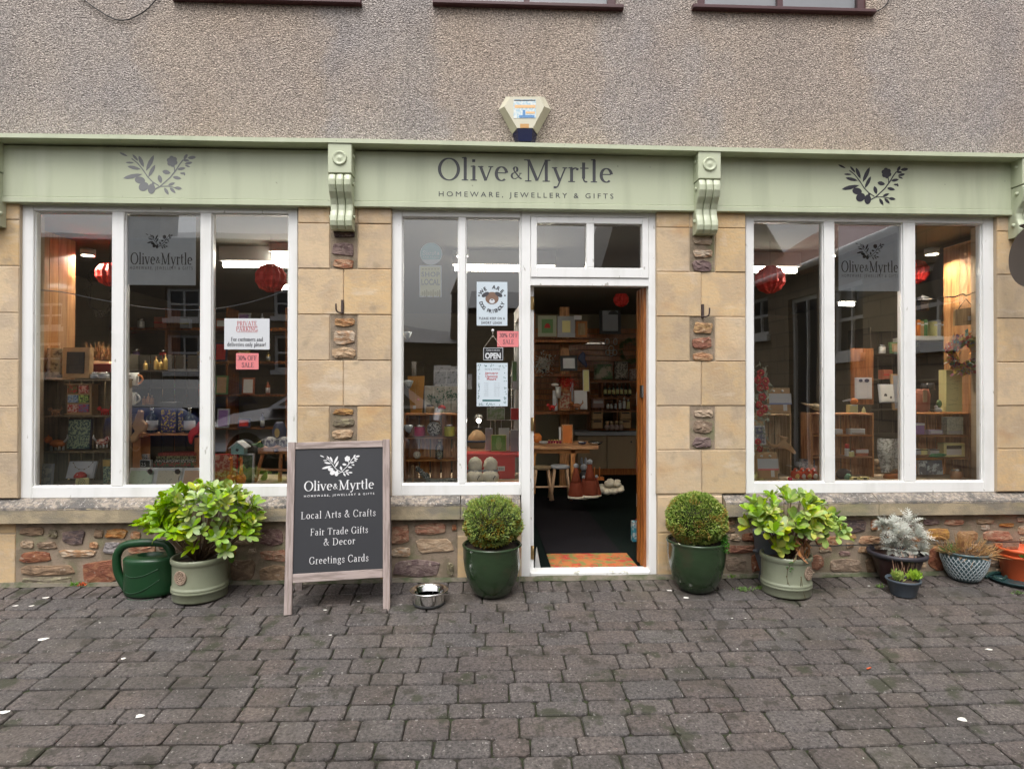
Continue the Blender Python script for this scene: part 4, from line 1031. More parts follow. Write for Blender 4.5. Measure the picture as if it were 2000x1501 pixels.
def branches(root, tips, base, rndm, n=26, r=.0045):
    b = MB()
    for p, o_ in tips[:n]:
        s_ = Vector((base[0]+rndm.uniform(-.02, .02), base[1]+rndm.uniform(-.02, .02), base[2])); mid = (s_+p)/2+Vector((0, 0, -.03)); b.tube([s_, mid, p], [r*1.6, r, r*.6], 5)
    b.build('stems', m_twig, root, 'stuff')
# --- sage pots
def sage_pot(root, r, h, motif_ang, rndm):
    pr = [(r*.93, 0), (r*.955, .01), (r*.97, .055), (r*.995, .058), (r*.995, .068), (r*.975, .072), (r*.995, .077), (r*.995, .087), (r*.965, .092), (r*.955, .1), (r*.955, h-.045), (r*.965, h-.04), (r*1.01, h-.03), (r*1.02, h-.012), (r*1.0, h), (r*.93, h), (r*.91, h-.012), (r*.89, h-.06)]
    b = MB(); b.lathe(pr, 40); p = b.build('pot', m_sage, root)
    b = MB(); a = motif_ang
    T = Matrix.Rotation(a, 4, 'Z') @ Matrix.Translation((0, -r*.952, h*.62)) @ Matrix.Rotation(R(90), 4, 'X')
    prf = [(.047, -.006), (.047, .004), (.041, .006), (.038, .003), (.0001, .0035)]
    b.lathe(prf, 24, T=T)
    for i in range(12):
        an = 2*math.pi*i/12
        for rr, sz in ((.030, .0055), (.018, .005)): b.ball((0, 0, 0), sz, 6, 4, T=T @ Matrix.Translation((rr*math.cos(an+rr*30), rr*math.sin(an+rr*30), .003)))
    b.ball((0, 0, 0), .008, 8, 5, T=T @ Matrix.Translation((0, 0, .003)))
    b.build('round_motif', m_motif, root)
    b = MB(); disc(b, r*.92, h-.04); b.build('soil', m_soil, root)
rA = random.Random(3)
loc, r, h = pot_at(391, 1163, 101, 1083)
s1 = thing('potted_shrub', 'lime green leafy shrub in sage pot beside the green watering can', 'potted plant', loc)
sage_pot(s1, r, h, R(-18), rA)
def L_(u, v, dy=0): p = P(u, v, loc[1]+dy); return (p.x-loc[0], dy, p.z-loc[2])
c0 = L_(402, 1010); S = F/(loc[1]+4.3)
blobs = [(c0[0], 0, c0[2], 92/S, .22, 55/S, 5.4), (L_(322, 1022)[0], -.02, L_(322, 1022)[2], 34/S, .10, 22/S, 1.2), (L_(470, 1040)[0], -.05, L_(470, 1040)[2], 30/S, .1, 22/S, 1.0), (c0[0]-.0, -.05, L_(400, 975)[2], 70/S, .16, 25/S, 2.2)]
ex = [(Vector(L_(380, 1068, -.12)), Vector((-.2, -.6, .7)).normalized()), (Vector(L_(440, 1075, -.15)), Vector((.2, -.8, .4)).normalized()), (Vector(L_(428, 1052, -.18)), Vector((.2, -.7, .7)).normalized()), (Vector(L_(372, 1040, -.2)), Vector((-.1, -.6, .8)).normalized())]
lv, tips = rosette_shrub(s1, c0, blobs, LFM, 122, .066, rA, ex); put_leaves(s1, lv); branches(s1, tips+ex, (0, 0, h-.04), rA, 60)
m_ = mk_leaf('leaf', m_lfD, .12, .04, .3, -.6); o = mk('leaf', m_, s1); o.location = L_(452, 1062, -.12); o.rotation_euler = (R(-75), 0, R(200))
loc, r, h = pot_at(1535, 1155, 97, 1079)
s2 = thing('potted_shrub', 'yellow green leafy shrub in pale sage pot under the right window', 'potted plant', loc)
sage_pot(s2, r, h, R(34), rA)
c0 = L_(1545, 1008)
blobs = [(c0[0], 0, c0[2], 70/S, .2, 40/S, 4.0), (L_(1490, 1012)[0], .0, L_(1490, 1012)[2], 30/S, .12, 30/S, 1.6), (L_(1608, 1030)[0], -.05, L_(1608, 1030)[2], 26/S, .1, 22/S, 1.3)]
ex = [(Vector(L_(1512, 1040, -.2)), Vector((-.1, -.6, .8)).normalized()), (Vector(L_(1587, 1045, -.18)), Vector((.2, -.7, .6)).normalized()), (Vector(L_(1518, 1068, -.08)), Vector((-.2, -.8, .5)).normalized()), (Vector(L_(1540, 1062, -.1)), Vector((0, -.8, .5)).normalized())]
lv, tips = rosette_shrub(s2, c0, blobs, LFM2, 72, .07, rA, ex); put_leaves(s2, lv); branches(s2, tips+ex, (0, 0, h-.04), rA, 40)
dr = [mk_leaf('dry_leaf', m_dry, .06, .02, .5, -.8)]
dl = []
for i in range(34):
    p = Vector(L_(rA.uniform(1550, 1580), rA.uniform(1045, 1082), -.12-rA.random()*.04)); dl.append((Matrix.Translation(p) @ Matrix.Rotation(rA.uniform(0, 6), 4, 'Z') @ Matrix.Rotation(rA.uniform(-2, -.9), 4, 'X'), dr[0]))
put_leaves(s2, dl, 40, 'dry_leaf')
b = MB()   # a trailing stem with small leaves over the pot, and the dried scar left by ivy
b.tube([L_(1556, 1082, -r-.01), L_(1552, 1095, -r-.015), L_(1546, 1104, -r-.012)], .0018, 5)
for k in range(9):
    p = Vector(L_(1546+rA.uniform(-9, 9), 1106+rA.uniform(-9, 9), -r-.016)); b.ball(p, .008, 6, 3, sy=.3)
b.build('trailing_stem', m_lfD, s2)
b = MB(); m_ivy = pm('dried ivy scar', (.13, .10, .05), .9)
pts = [(1523, 1088), (1517, 1098), (1516, 1112), (1518, 1124), (1524, 1134), (1533, 1139), (1540, 1130), (1541, 1112), (1545, 1138), (1549, 1150)]
prev = None
for u, v in pts:
    p = Vector(L_(u, v)); x = p.x; y = -math.sqrt(max(0, (r*.955)**2-x*x))-.0015; q = Vector((x, y, p.z))
    if prev: b.tube([prev, q], .0016, 4)
    b.ball(q, .005, 5, 3); prev = q
b.build('ivy_scar', m_ivy, s2)
# --- glazed pots with box balls
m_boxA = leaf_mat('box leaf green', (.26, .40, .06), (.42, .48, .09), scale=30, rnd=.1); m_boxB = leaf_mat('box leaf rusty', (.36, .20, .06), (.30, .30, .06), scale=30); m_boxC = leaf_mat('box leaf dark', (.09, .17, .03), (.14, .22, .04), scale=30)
def small_leaves(name, parent, n, posfn, m, ln, wd, rndm):
    b = MB()
    for _ in range(n):
        p, d = posfn()
        q = (Vector(d)+Vector((rndm.uniform(-.7, .7), rndm.uniform(-.7, .7), rndm.uniform(-.4, .8)))).normalized()
        s_ = q.cross(Vector((rndm.uniform(-1, 1), rndm.uniform(-1, 1), rndm.uniform(-1, 1)))).normalized(); l_ = ln*rndm.uniform(.7, 1.3)
        p = Vector(p); b.add([p, p+q*l_*.5+s_*wd/2, p+q*l_, p+q*l_*.5-s_*wd/2], [(0, 1, 2, 3)])
    return b.build(name, m, parent, 'stuff')
def glazed_pot(root, r, h, rndm):
    pr = [(r*.52, 0), (r*.58, .008), (r*.68, h*.10), (r*.82, h*.28), (r*.92, h*.5), (r*.965, h*.72), (r*.97, h*.9), (r*.985, h*.945), (r*1.0, h*.965), (r*1.0, h*.985), (r*.97, h), (r*.93, h*.995), (r*.91, h*.96), (r*.88, h*.85)]
    b = MB(); b.lathe(pr, 44); b.build('pot', m_gglaze, root)
    b = MB(); disc(b, r*.9, h*.93); b.build('soil', m_soil, root)
def box_ball(root, cz, rx, rz, n, rndm, tight, rust):
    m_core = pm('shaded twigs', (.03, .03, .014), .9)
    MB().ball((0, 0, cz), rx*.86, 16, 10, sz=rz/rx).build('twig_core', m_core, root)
    def pos(shell=1.0, low=-1):
        def f():
            while True:
                d = Vector((rndm.gauss(0, 1), rndm.gauss(0, 1), rndm.gauss(0, 1))).normalized()
                if d.y > .5 or d.z < -.8: continue
                bump = 1+(.08 if tight else .17)*noise.noise(d*3.1+Vector((cz*9, 0, 0)))+(.05 if not tight else .015)*noise.noise(d*9)
                k = shell*bump*(1-abs(rndm.gauss(0, .06 if tight else .10)))*(1 if d.z > -.3 else 1-.25*(-d.z-.3)); return (d.x*rx*k, d.y*rx*k, cz+d.z*rz*k), d
        return f
    def posr():
        f = pos(1.01)
        def g_():
            while True:
                p, d = f()
                if noise.noise(Vector(d)*2.2+Vector((3, 1, rust)))+(-d.z)*.35 > .02: return p, d
        return g_
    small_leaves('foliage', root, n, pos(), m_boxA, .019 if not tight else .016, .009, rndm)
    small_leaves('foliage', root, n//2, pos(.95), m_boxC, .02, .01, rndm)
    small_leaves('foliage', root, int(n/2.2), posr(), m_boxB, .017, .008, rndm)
rB = random.Random(5)
loc, r, h = pot_at(961, 1158, 118, 1060)
p3 = thing('potted_box_bush', 'loose round box bush in dark green glazed pot left of the door', 'potted plant', loc)
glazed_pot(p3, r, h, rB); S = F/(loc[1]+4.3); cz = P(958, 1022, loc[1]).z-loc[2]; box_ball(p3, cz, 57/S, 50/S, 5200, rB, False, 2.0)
b = MB()
for k in range(60):
    a = rB.uniform(0, 6.28); e = rB.uniform(.3, 1.4); d = Vector((math.cos(a)*math.cos(e), -abs(math.sin(a))*math.cos(e), math.sin(e))); q = Vector((0, 0, cz))+Vector((d.x*57/S, d.y*57/S, d.z*50/S)); b.tube([q*1.0, q+Vector((d.x*.02, d.y*.02, .025+rB.random()*.02))], .0012, 4)
    for j in range(5): p_ = q+Vector((d.x*.005*j, d.y*.005*j, .008*j)); b.ball(p_+Vector((rB.uniform(-.006, .006), -.003, 0)), .0055, 5, 3, sz=.5)
b.build('shoots', m_boxA, p3, 'stuff')
b = MB(); b.tube([(r*.86, -.12, h-.002), (r*.93, -.1, h*.6), (r*.87, -.1, h*.2)], .0022, 5); m_cable = pm('grey cable', (.32, .31, .28), .6); b.build('bare_twig', m_cable, p3)
loc, r, h = pot_at(1360, 1149, 118, 1052)
p4 = thing('potted_box_bush', 'tight clipped box ball in dark green glazed pot right of the door', 'potted plant', loc)
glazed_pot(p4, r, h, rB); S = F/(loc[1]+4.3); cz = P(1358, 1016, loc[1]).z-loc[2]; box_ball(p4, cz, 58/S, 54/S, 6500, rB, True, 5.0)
m_creep = leaf_mat('creeping weed leaf', (.08, .22, .05), (.14, .30, .07), scale=30)
def ck():
    a = rB.uniform(-.9, .3); rr = r*rB.uniform(.85, 1.05); z = h-.005+rB.uniform(-.02, .05)*(1 if a < 0 else 1)-(.06*rB.random() if rr > r else 0); return (rr*math.cos(a), rr*math.sin(a), z), (0, -1, .3)
small_leaves('creeping_weed', p4, 520, ck, m_creep, .014, .012, rB)
# --- watering can
m_can = pm('green plastic', (.008, .046, .015), .32, var=.12, scale=4, rnd=.0)
loc = G(294, 1157); S = F/(loc.y+4.3); loc.z = gz(loc.x, loc.y)
wc = thing('watering_can', 'dark green plastic watering can beside the sage pot', 'watering can', loc)
zt_ = P(294, 1084, loc.y).z-loc.z; a_ = 48/S; q_ = .68
b = MB(); b.lathe([(a_*.9, 0), (a_*.96, .008), (a_*.98, .03), (a_*.985, zt_*.5), (a_*.99, zt_*.8), (a_, zt_*.86), (a_*1.0, zt_*.93), (a_*.95, zt_*.985), (a_*.8, zt_*1.0), (a_*.52, zt_*1.03), (a_*.46, zt_*1.0), (a_*.44, zt_*.9)], 40, (0, 0, 0), 1, q_); body = b.build('body', m_can, wc)
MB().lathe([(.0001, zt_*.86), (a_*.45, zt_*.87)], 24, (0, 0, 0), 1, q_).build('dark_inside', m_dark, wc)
def CP(u, v, dy=0): p = P(u, v, loc.y+dy); return Vector((p.x-loc.x, dy, p.z-loc.z))
def smooth_path(ps, n=8):
    ps = [Vector(p) for p in ps]; out = []
    for i in range(len(ps)-1):
        p0 = ps[max(0, i-1)]; p1, p2 = ps[i], ps[i+1]; p3_ = ps[min(len(ps)-1, i+2)]
        for k in range(n):
            t = k/n; out.append(.5*((2*p1)+(-p0+p2)*t+(2*p0-5*p1+4*p2-p3_)*t*t+(-p0+3*p1-3*p2+p3_)*t*t*t))
    return out+[ps[-1]]
hp = smooth_path([CP(250, 1152), CP(239, 1135), CP(231, 1118), CP(228, 1098), CP(230, 1080), CP(243, 1065), CP(268, 1060), CP(300, 1059), CP(322, 1062), CP(333, 1074), CP(336, 1092)])
MB().tube(hp, [.027+.0*i for i in range(len(hp))], 12).build('handle', m_can, wc)
sp_ = smooth_path([CP(325, 1150, .03), CP(345, 1120, .10), CP(352, 1080, .2), CP(351, 1068, .24)]); MB().tube(sp_, [.03, .028]+[.02]*(len(sp_)-2), 10).build('spout', m_can, wc)
def onbody(u, v):
    p = CP(u, v); x = max(-a_*.97, min(a_*.97, p.x)); return Vector((x, -q_*a_*math.sqrt(max(0, 1-(x/a_)**2)), p.z))
b = MB()
for pts in ([(258, 1114), (275, 1117), (300, 1113), (325, 1102)], [(258, 1147), (275, 1148), (300, 1140), (326, 1123)], [(264, 1159), (290, 1161), (318, 1158)]): b.tube(smooth_path([onbody(*p) for p in pts], 5), .0032, 6)
b.build('moulded_rib', m_can, wc)
tq = onbody(302, 1153); sans('raised_marking', '10L', m_can, wc, (tq.x, tq.y-.004, tq.z), height=.022)
# --- steel dog bowl
loc = G(838, 1177); S = F/(loc.y+4.3); loc.z = gz(loc.x, loc.y); r = 37/S; hb = P(838, 1150, loc.y).z-loc.z
bw = thing('dog_bowl', 'shiny steel dog bowl on the paving beside the sandwich board', 'bowl', loc)
MB().lathe([(r*.80, 0), (r*.81, .004), (r*.79, hb*.75), (r*.84, hb*.9), (r*.97, hb*.97), (r, hb*.94), (r*1.0, hb), (r*.97, hb*1.01), (r*.86, hb*.98), (r*.74, hb*.8), (r*.68, hb*.3), (r*.6, hb*.18), (.0001, hb*.16)], 40).build('steel_dish', pm('polished steel', (.78, .77, .75), .09, metal=1, var=.04, scale=30), bw)
MB().lathe([(r*.82, -.002), (r*.835, .002), (r*.825, .012), (r*.80, .014)], 40).build('rubber_ring', m_tyre, bw)
MB().lathe([(.0001, hb*.55), (r*.715, hb*.55)], 32).build('water', glass_mat('water', .05, (.95, .97, .97)), bw)
# --- other pots on the right
m_blackp = pm('black plastic pot', (.028, .026, .034), .45, var=.1); m_plum = pm('plum brown glaze', (.055, .022, .022), .35, var=.2, scale=6)
loc, r, h = pot_at(1752, 1137, 108, 1076)
d1 = thing('potted_dusty_miller', 'silver leaved plant in wide plum pot with black rim', 'potted plant', loc)
MB().lathe([(r*.5, 0), (r*.53, .006), (r*.86, h*.86), (r*.88, h*.88)], 36).build('pot', m_plum, d1)
MB().lathe([(r*.88, h*.86), (r*.97, h*.87), (r*1.0, h*.93), (r*.99, h), (r*.93, h*1.02), (r*.88, h*.98), (r*.84, h*.8)], 36).build('pot_rim', m_blackp, d1)
b = MB(); disc(b, r*.86, h*.82); b.build('soil', m_soil, d1)
m_silver = leaf_mat('silver leaf', (.50, .52, .47), (.62, .62, .57), rough=.8, scale=12, rnd=.1); m_pinkd = pm('dry pinkish stalk', (.38, .25, .19), .8, var=.3)
rC = random.Random(9); b = MB(); b2 = MB(); S = F/(loc[1]+4.3)
def DL(u, v, dy=0): p = P(u, v, loc[1]+dy); return Vector((p.x-loc[0], dy, p.z-loc[2]))
def frond(b, p, d, ln, rndm, w=.0042):
    side = d.cross(Vector((0, -.4, 1))).normalized()
    if side.length < .1: side = Vector((1, 0, 0))
    up = side.cross(d).normalized(); n_ = 6; prev = p
    for i in range(n_):
        t = (i+1)/n_; q = p+d*ln*t+up*ln*.18*math.sin(t*2.4)
        b.add([prev-side*w*.5, prev+side*w*.5, q+side*w*.4, q-side*w*.4], [(0, 1, 2, 3)])
        for s_ in (-1, 1):
            e = q+side*s_*ln*.24*math.sin(math.pi*min(1, t*.85+.12))+d*ln*.12; b.add([q-d*w*.8, q+d*w*.8, e+d*w*.9, e-d*w*.7], [(0, 1, 2, 3)])
            e2 = e+d*ln*.05+side*s_*ln*.05; b.add([e-d*w*.7, e+d*w*.7, e2+d*w*.4], [(0, 1, 2)])
        prev = q
heads = [(1735, 1030, 24), (1775, 1022, 26), (1752, 1052, 30), (1790, 1050, 24), (1722, 1025, 14), (1765, 1072, 26), (1795, 1074, 16), (1742, 1070, 20)]
for (u, v, rr) in heads:
    c_ = DL(u, v, rC.uniform(-.07, .04))
    for k in range(30):
        d = Vector((rC.gauss(0, 1), rC.gauss(0, .9)-.3, rC.gauss(0, .8)+.35)).normalized(); frond(b, c_+d*.012, d, rr/S*rC.uniform(.75, 1.15), rC)
b.build('foliage', m_silver, d1, 'stuff')
for (u, v, rr) in heads: b2.tube([(rC.uniform(-.03, .03), 0, h*.8), DL(u, v)], .003, 5)
for k in range(16): p = DL(1770+rC.uniform(-16, 22), 1082+rC.uniform(-8, 8), -.16); b2.tube([p, p+Vector((rC.uniform(-.02, .02), -.01, -.05-rC.random()*.05))], .0018, 4)
b2.build('dry_stalks', m_pinkd, d1, 'stuff')
loc, r, h = pot_at(1764, 1161, 64, 1129)
m_slatep = pm('slate grey pot', (.062, .078, .098), .5, var=.1)
g1 = thing('potted_seedlings', 'small slate grey pot of green seedlings in front of the silver plant', 'potted plant', loc)
MB().lathe([(r*.66, 0), (r*.68, .005), (r*.9, h*.8), (r*.98, h*.86), (r*1.0, h*.95), (r*.98, h), (r*.9, h*.985), (r*.86, h*.8)], 32).build('pot', m_slatep, g1)
b = MB(); disc(b, r*.87, h*.88); b.build('soil', m_soil, g1)
def gl_(cx):
    def f(): a = rC.uniform(0, 6.28); rr = rC.random()*.04; return (cx+rr*math.cos(a), rr*math.sin(a)-.02, h*.95+rC.random()*.035), (rC.uniform(-.4, .4), -.3, 1)
    return f
small_leaves('seedlings', g1, 170, gl_(-.055), m_boxA, .04, .009, rC); small_leaves('seedlings', g1, 190, gl_(.06), m_lfA, .042, .010, rC)
small_leaves('dry_blades', g1, 14, lambda: ((rC.uniform(-.05, .05), .02, h*.95), (0, .2, 1.5)), m_dry, .11, .004, rC)
# lattice pot
loc, r, h = pot_at(1884, 1131, 88, 1074)
m_teal = pm('teal grey glaze', (.09, .15, .16), .35, var=.15); m_lat = pm('pale lattice', (.46, .52, .54), .5, var=.08)
l1 = thing('potted_dry_grass', 'dried grass in teal pot covered with white lattice', 'potted plant', loc)
prf = lambda t: r*(.52+.43*math.sin(min(1, t)*math.pi/2*1.05)**.9)
MB().lathe([(prf(t/10)*.985, h*.93*t/10) for t in range(11)]+[(r*.97, h*.93), (r*1.02, h*.95), (r*1.02, h*.99), (r*.98, h*1.0), (r*.9, h*.97), (r*.88, h*.8)], 36).build('pot', m_teal, l1)
b = MB(); ns = 30
for sgn in (-1, 1):
    for k in range(ns):
        pts = []
        for i in range(11):
            t = .06+.86*i/10; a = 2*math.pi*k/ns+sgn*t*.95; pts.append((prf(t)*math.cos(a)*1.0, prf(t)*math.sin(a)*1.0, h*.93*t))
        if sum(p[1] for p in pts)/11 < r*.35: b.tube(pts, .0030, 5)
b.build('lattice', m_lat, l1, 'stuff')
b = MB(); disc(b, r*.9, h*.9); b.build('soil', m_soil, l1)
m_hay = pm('dried grass', (.46, .27, .10), .8, var=.35, scale=30, c2=(.30, .14, .07), c2amt=.4)
def hay():
    a = rC.uniform(0, 6.28); rr = r*rC.random()**.5; return (rr*math.cos(a), rr*math.sin(a), h*.93), (math.cos(a)*.9, math.sin(a)*.5-.2, rC.uniform(.1, 1.0))
small_leaves('dry_grass', l1, 520, hay, m_hay, .11, .0035, rC)
small_leaves('dry_grass', l1, 80, lambda: ((-.02+rC.uniform(-.03, .03), 0, h*.95), (rC.uniform(-.2, .2), -.1, 2.2)), m_hay, .15, .003, rC)
small_leaves('dry_grass', l1, 60, lambda: ((-r*.8+rC.uniform(-.04, .04), -.03, h*.95), (-.5, -.2, .6)), m_creep, .08, .004, rC)
# orange pot
loc, r, h = pot_at(1993, 1128, 80, 1068)
m_ora = pm('orange plastic pot', (.62, .105, .03), .4, var=.05)
o1 = thing('orange_flower_pot', 'bright orange plastic pot with a spare pot set inside it', 'flower pot', loc)
MB().lathe([(r*.74, 0), (r*.76, .005), (r*.90, h*.68), (r*.95, h*.7), (r*.96, h*.76), (r*.93, h*.78), (r*.88, h*.7)], 32).build('outer_pot', m_ora, o1)
MB().lathe([(r*.84, h*.5), (r*.97, h*.9), (r*1.0, h*.92), (r*1.0, h*1.0), (r*.96, h*1.0), (r*.9, h*.8)], 32).build('inner_pot', m_ora, o1)
b = MB(); disc(b, r*.9, h*.72); b.build('soil', m_soil, o1)
small_leaves('weeds', o1, 60, lambda: ((-r*.35+rC.uniform(-.05, .05), -r*.85, h*.82), (0, -.5, .6)), m_creep, .04, .012, rC)
c_ = G(1985, 1136); b = MB(); r2 = r*1.05; b.lathe([(r2, 0), (r2*1.12, .02), (r2*1.1, .024), (r2*.9, .008), (.0001, .006)], 28, (c_.x, c_.y, gz(c_.x, c_.y)+.002))
sa = b.build('pot_saucer', pm('dark teal saucer', (.02, .05, .055), .35), None); tag(sa, 'dark saucer under the orange pot', 'saucer')
m_hose = pm('dark green hose', (.015, .045, .04), .35); b = MB()
pp = [G(1925, 1130), G(1940, 1122), G(1965, 1122), G(1960, 1134), G(1940, 1130), G(1975, 1146), G(2040, 1150)]
b.tube(smooth_path([Vector((p.x, p.y, gz(p.x, p.y)+.014)) for p in pp], 6), .011, 8); hs_ = b.build('garden_hose', m_hose, None); tag(hs_, 'dark green hose looped on the ground by the orange pot', 'hose')
# grey pot tucked behind the right sage pot
loc, r, h = pot_at(1502, 1134, 62, 1036)
gb = thing('grey_urn', 'weathered grey urn hidden behind the pale sage pot', 'pot', loc)
m_urn = pm('weathered grey urn', (.13, .14, .17), .55, var=.25, scale=9)
MB().lathe([(r*.6, 0), (r*.65, .01), (r*.55, h*.2), (r*.85, h*.5), (r*.9, h*.8), (r*1.0, h*.97), (r*.96, h), (r*.86, h*.95)], 28).build('urn_body', m_urn, gb)
MB().ball((-r*.95, -.02, h*.62), .022, sz=.7).build('urn_lug', m_urn, gb)
b = MB(); disc(b, r*.85, h*.9); b.build('soil', m_soil, gb)
# weeds, petals, droppings, thin cable
m_weed = leaf_mat('weed leaf', (.14, .28, .04), (.2, .34, .06), scale=20)
def weed(u, v, n_, s_, label, m=None):
    c = G(u, v); z = gz(c.x, c.y)
    o = small_leaves('weed', None, n_, lambda: ((rC.gauss(0, s_), rC.gauss(0, s_*.6), rC.random()*.01), (rC.uniform(-1, 1), rC.uniform(-1, .5), .5)), m or m_weed, .022, .008, rC)
    o.location = (c.x, c.y, z+.002); del o['kind']; tag(o, label, 'weed'); return o
weed(1452, 1153, 110, .025, 'green weed tuft between the glazed pot and the pale sage pot'); weed(146, 1143, 60, .018, 'small weed at the foot of the left rubble wall'); weed(1484, 1150, 30, .012, 'tiny weed touching the base of the pale sage pot')
weed(1718, 1148, 26, .012, 'tiny weed left of the small slate grey pot'); weed(1990, 1160, 40, .02, 'low weed in front of the orange pot'); weed(1430, 1128, 24, .015, 'tiny weed against the wall right of the glazed pot')
o_ = weed(162, 1144, 26, .012, 'orange fallen leaves beside the weed at the left wall', m_ora)
m_lit = pm('white petal litter', (.75, .73, .68), .7)
b = MB()
for (u, v, s_) in [(90, 1167, 8), (30, 1183, 6), (62, 1183, 6), (85, 1248, 12), (240, 1286, 7), (273, 1398, 12), (10, 1390, 12), (195, 1216, 3), (1340, 1167, 9), (1308, 1153, 7), (1880, 1404, 14), (1932, 1268, 9), (1697, 1144, 4), (1456, 1207, 3), (1430, 1207, 3), (645, 1240, 4), (700, 1174, 4), (635, 1191, 5), (1440, 1267, 3)]:
    c = G(u, v); z = gz(c.x, c.y)+.0025; s2_ = s_/F*(c.y+4.3)*.9; pts = [(c.x+s2_*math.cos(a)*rC.uniform(.5, 1.1), c.y+s2_*.7*math.sin(a)*rC.uniform(.5, 1.1), z+.0002*rC.random()) for a in [2*math.pi*i/9 for i in range(9)]]; b.add(pts, [tuple(range(9))])
for k in range(70):
    u, v = rC.uniform(-20, 2020), rC.uniform(1135, 1495); c = G(u, v); s2_ = rC.uniform(.0012, .0035); z = gz(c.x, c.y)+.003; b.add([(c.x-s2_, c.y, z), (c.x, c.y-s2_, z), (c.x+s2_, c.y, z), (c.x, c.y+s2_, z)], [(0, 1, 2, 3)])
lt = b.build('litter_specks', m_lit, None, 'stuff')
for (u, v, lb) in ((1697, 1306, 'orange cigarette end on the paving to the right'),):
    c = G(u, v); T = Matrix.Translation((c.x, c.y, gz(c.x, c.y)+.006)) @ Matrix.Rotation(.4, 4, 'Z') @ Matrix.Rotation(R(90), 4, 'Y'); q = MB().lathe([(.004, -.015), (.004, .015)], 8, T=T).build('cigarette_end', m_ora, None); tag(q, lb, 'litter')
b = MB(); pts = [(1560, 1064), (1620, 1065), (1690, 1063), (1760, 1062), (1830, 1061), (1900, 1060), (1960, 1058), (2050, 1055)]
b.tube(smooth_path([P(u, v, -.028) for u, v in pts], 5), .004, 6); q = b.build('wall_cable', pm('black cable', (.02, .018, .018), .6), None); tag(q, 'thin black cable clipped along the rubble wall on the right', 'cable')
b = MB(); b.tube(smooth_path([P(150, -12, -.012), P(180, 12, -.012), P(215, 34, -.012), (P(238, 40, -.012)), P(262, 34, -.012), P(290, 16, -.012), P(315, -14, -.012)], 6), .0042, 6); q = b.build('hanging_cable', MC['black cable'], None); tag(q, 'black cable drooping in a loop on the pebbledash at top left', 'cable')
b = MB(); b.tube(smooth_path([P(1700, 24, -.012), P(1716, 21, -.012), P(1732, 8, -.012), P(1740, -10, -.012)], 6), .0042, 6); q = b.build('window_cable', MC['black cable'], None); tag(q, 'short black cable curling up beside the right upper window', 'cable')
# --- wall hooks, alarm box, oval hanging sign
m_iron = pm('rusty iron', (.06, .038, .034), .7, var=.3, scale=30)
def hook(u, v, flip, label):
    p = P(u, v, 0); c = thing('wall_hook', label, 'hook', p, 0, 'iron hooks on the piers')
    b = MB(); b.box(-.008, .008, -.012, .0035, -.055, .045)
    b.build('hook_plate', m_iron, c)
    s_ = -1 if flip else 1
    MB().tube(smooth_path([(0, -.014, -.045), (s_*.012, -.03, -.05), (s_*.03, -.045, -.04), (s_*.034, -.05, -.01), (s_*.034, -.05, .012)], 5), .006, 8).build('hook_arm', m_iron, c)
hook(669, 598, True, 'iron hook on the pier left of the middle window'); hook(1372, 606, False, 'iron hook on the pier right of the door')
al = P(1025, 238, 0); a1 = thing('alarm_box', 'cream hexagonal alarm box with dark blue strobe above the fascia', 'alarm box', al)
m_cream = pm('aged cream plastic', (.62, .59, .46), .4, var=.05); m_cside = m_cream
def AP(u, v, y): p = P(u, v, y); return Vector((p.x-al.x, y, p.z-al.z))
out = [(988, 189), (1063, 189), (1076, 214), (1050, 262), (1000, 262), (974, 214)]; inn = [(997, 189), (1055, 189), (1063, 208), (1041, 250), (1010, 250), (985, 208)]
zb = [AP(u, v, -.002) for u, v in out]; zf = [AP(u, v, -.085) for u, v in inn]
b = MB(); b.add(zb+zf, [(i, (i+1) % 6, 6+(i+1) % 6, 6+i) for i in range(6)]+[tuple(range(6, 12))]); b.v = b.v; b.build('cover', m_cream, a1)
b = MB(); q1 = [AP(1001, 262.5, -.002), AP(1049, 262.5, -.002), AP(1045, 279, -.002), AP(1006, 279, -.002), AP(1011, 251, -.084), AP(1040, 251, -.084), AP(1039, 276, -.07), AP(1013, 276, -.07)]
b.add(q1, [(0, 1, 5, 4), (4, 5, 6, 7), (1, 2, 6, 5), (0, 4, 7, 3), (2, 3, 7, 6)]); b.build('strobe_lens', pm('navy lens', (.006, .01, .05), .15), a1)
def rectp(b, u0, v0, u1, v1, y): b.quad(AP(u0, v1, y), AP(u1, v1, y), AP(u1, v0, y), AP(u0, v0, y))
b = MB(); rectp(b, 1003, 194, 1047, 231, -.0865); st_ = b.build('sticker', pm('sun bleached sticker', (.72, .76, .74), .5, scale=60, c2=(.40, .58, .68), c2amt=.5), a1)
b = MB(); rectp(b, 1005, 205, 1046, 211, -.0875); rectp(b, 1027, 218, 1045, 222, -.0875); b.build('printed_band', pm('faded orange print', (.80, .50, .25), .5, scale=90, var=.25), st_)
b = MB(); rectp(b, 1014, 225, 1044, 230, -.0875); rectp(b, 1021, 215, 1026, 225, -.0878); b.build('printed_mark', pm('blue print', (.12, .28, .55), .5, scale=90, var=.4), st_)
b = MB(); rectp(b, 1004, 195, 1046, 197, -.0876); b.build('printed_line', m_logo, st_)
b = MB(); rectp(b, 1016, 242, 1033, 250, -.0866); b.build('amber_label', pm('amber label', (.55, .30, .10), .5), a1)
hsn = thing('hanging_sign', 'oval dark slate sign projecting beside the right window', 'sign', (3.838, -.313, 2.32), 0)
m_signf = pm('slate grey sign face', (.19, .20, .235), .5, var=.06); T = Matrix.Rotation(R(90), 4, 'Y') @ Matrix.Diagonal((1.24, 1.05, 1, 1))
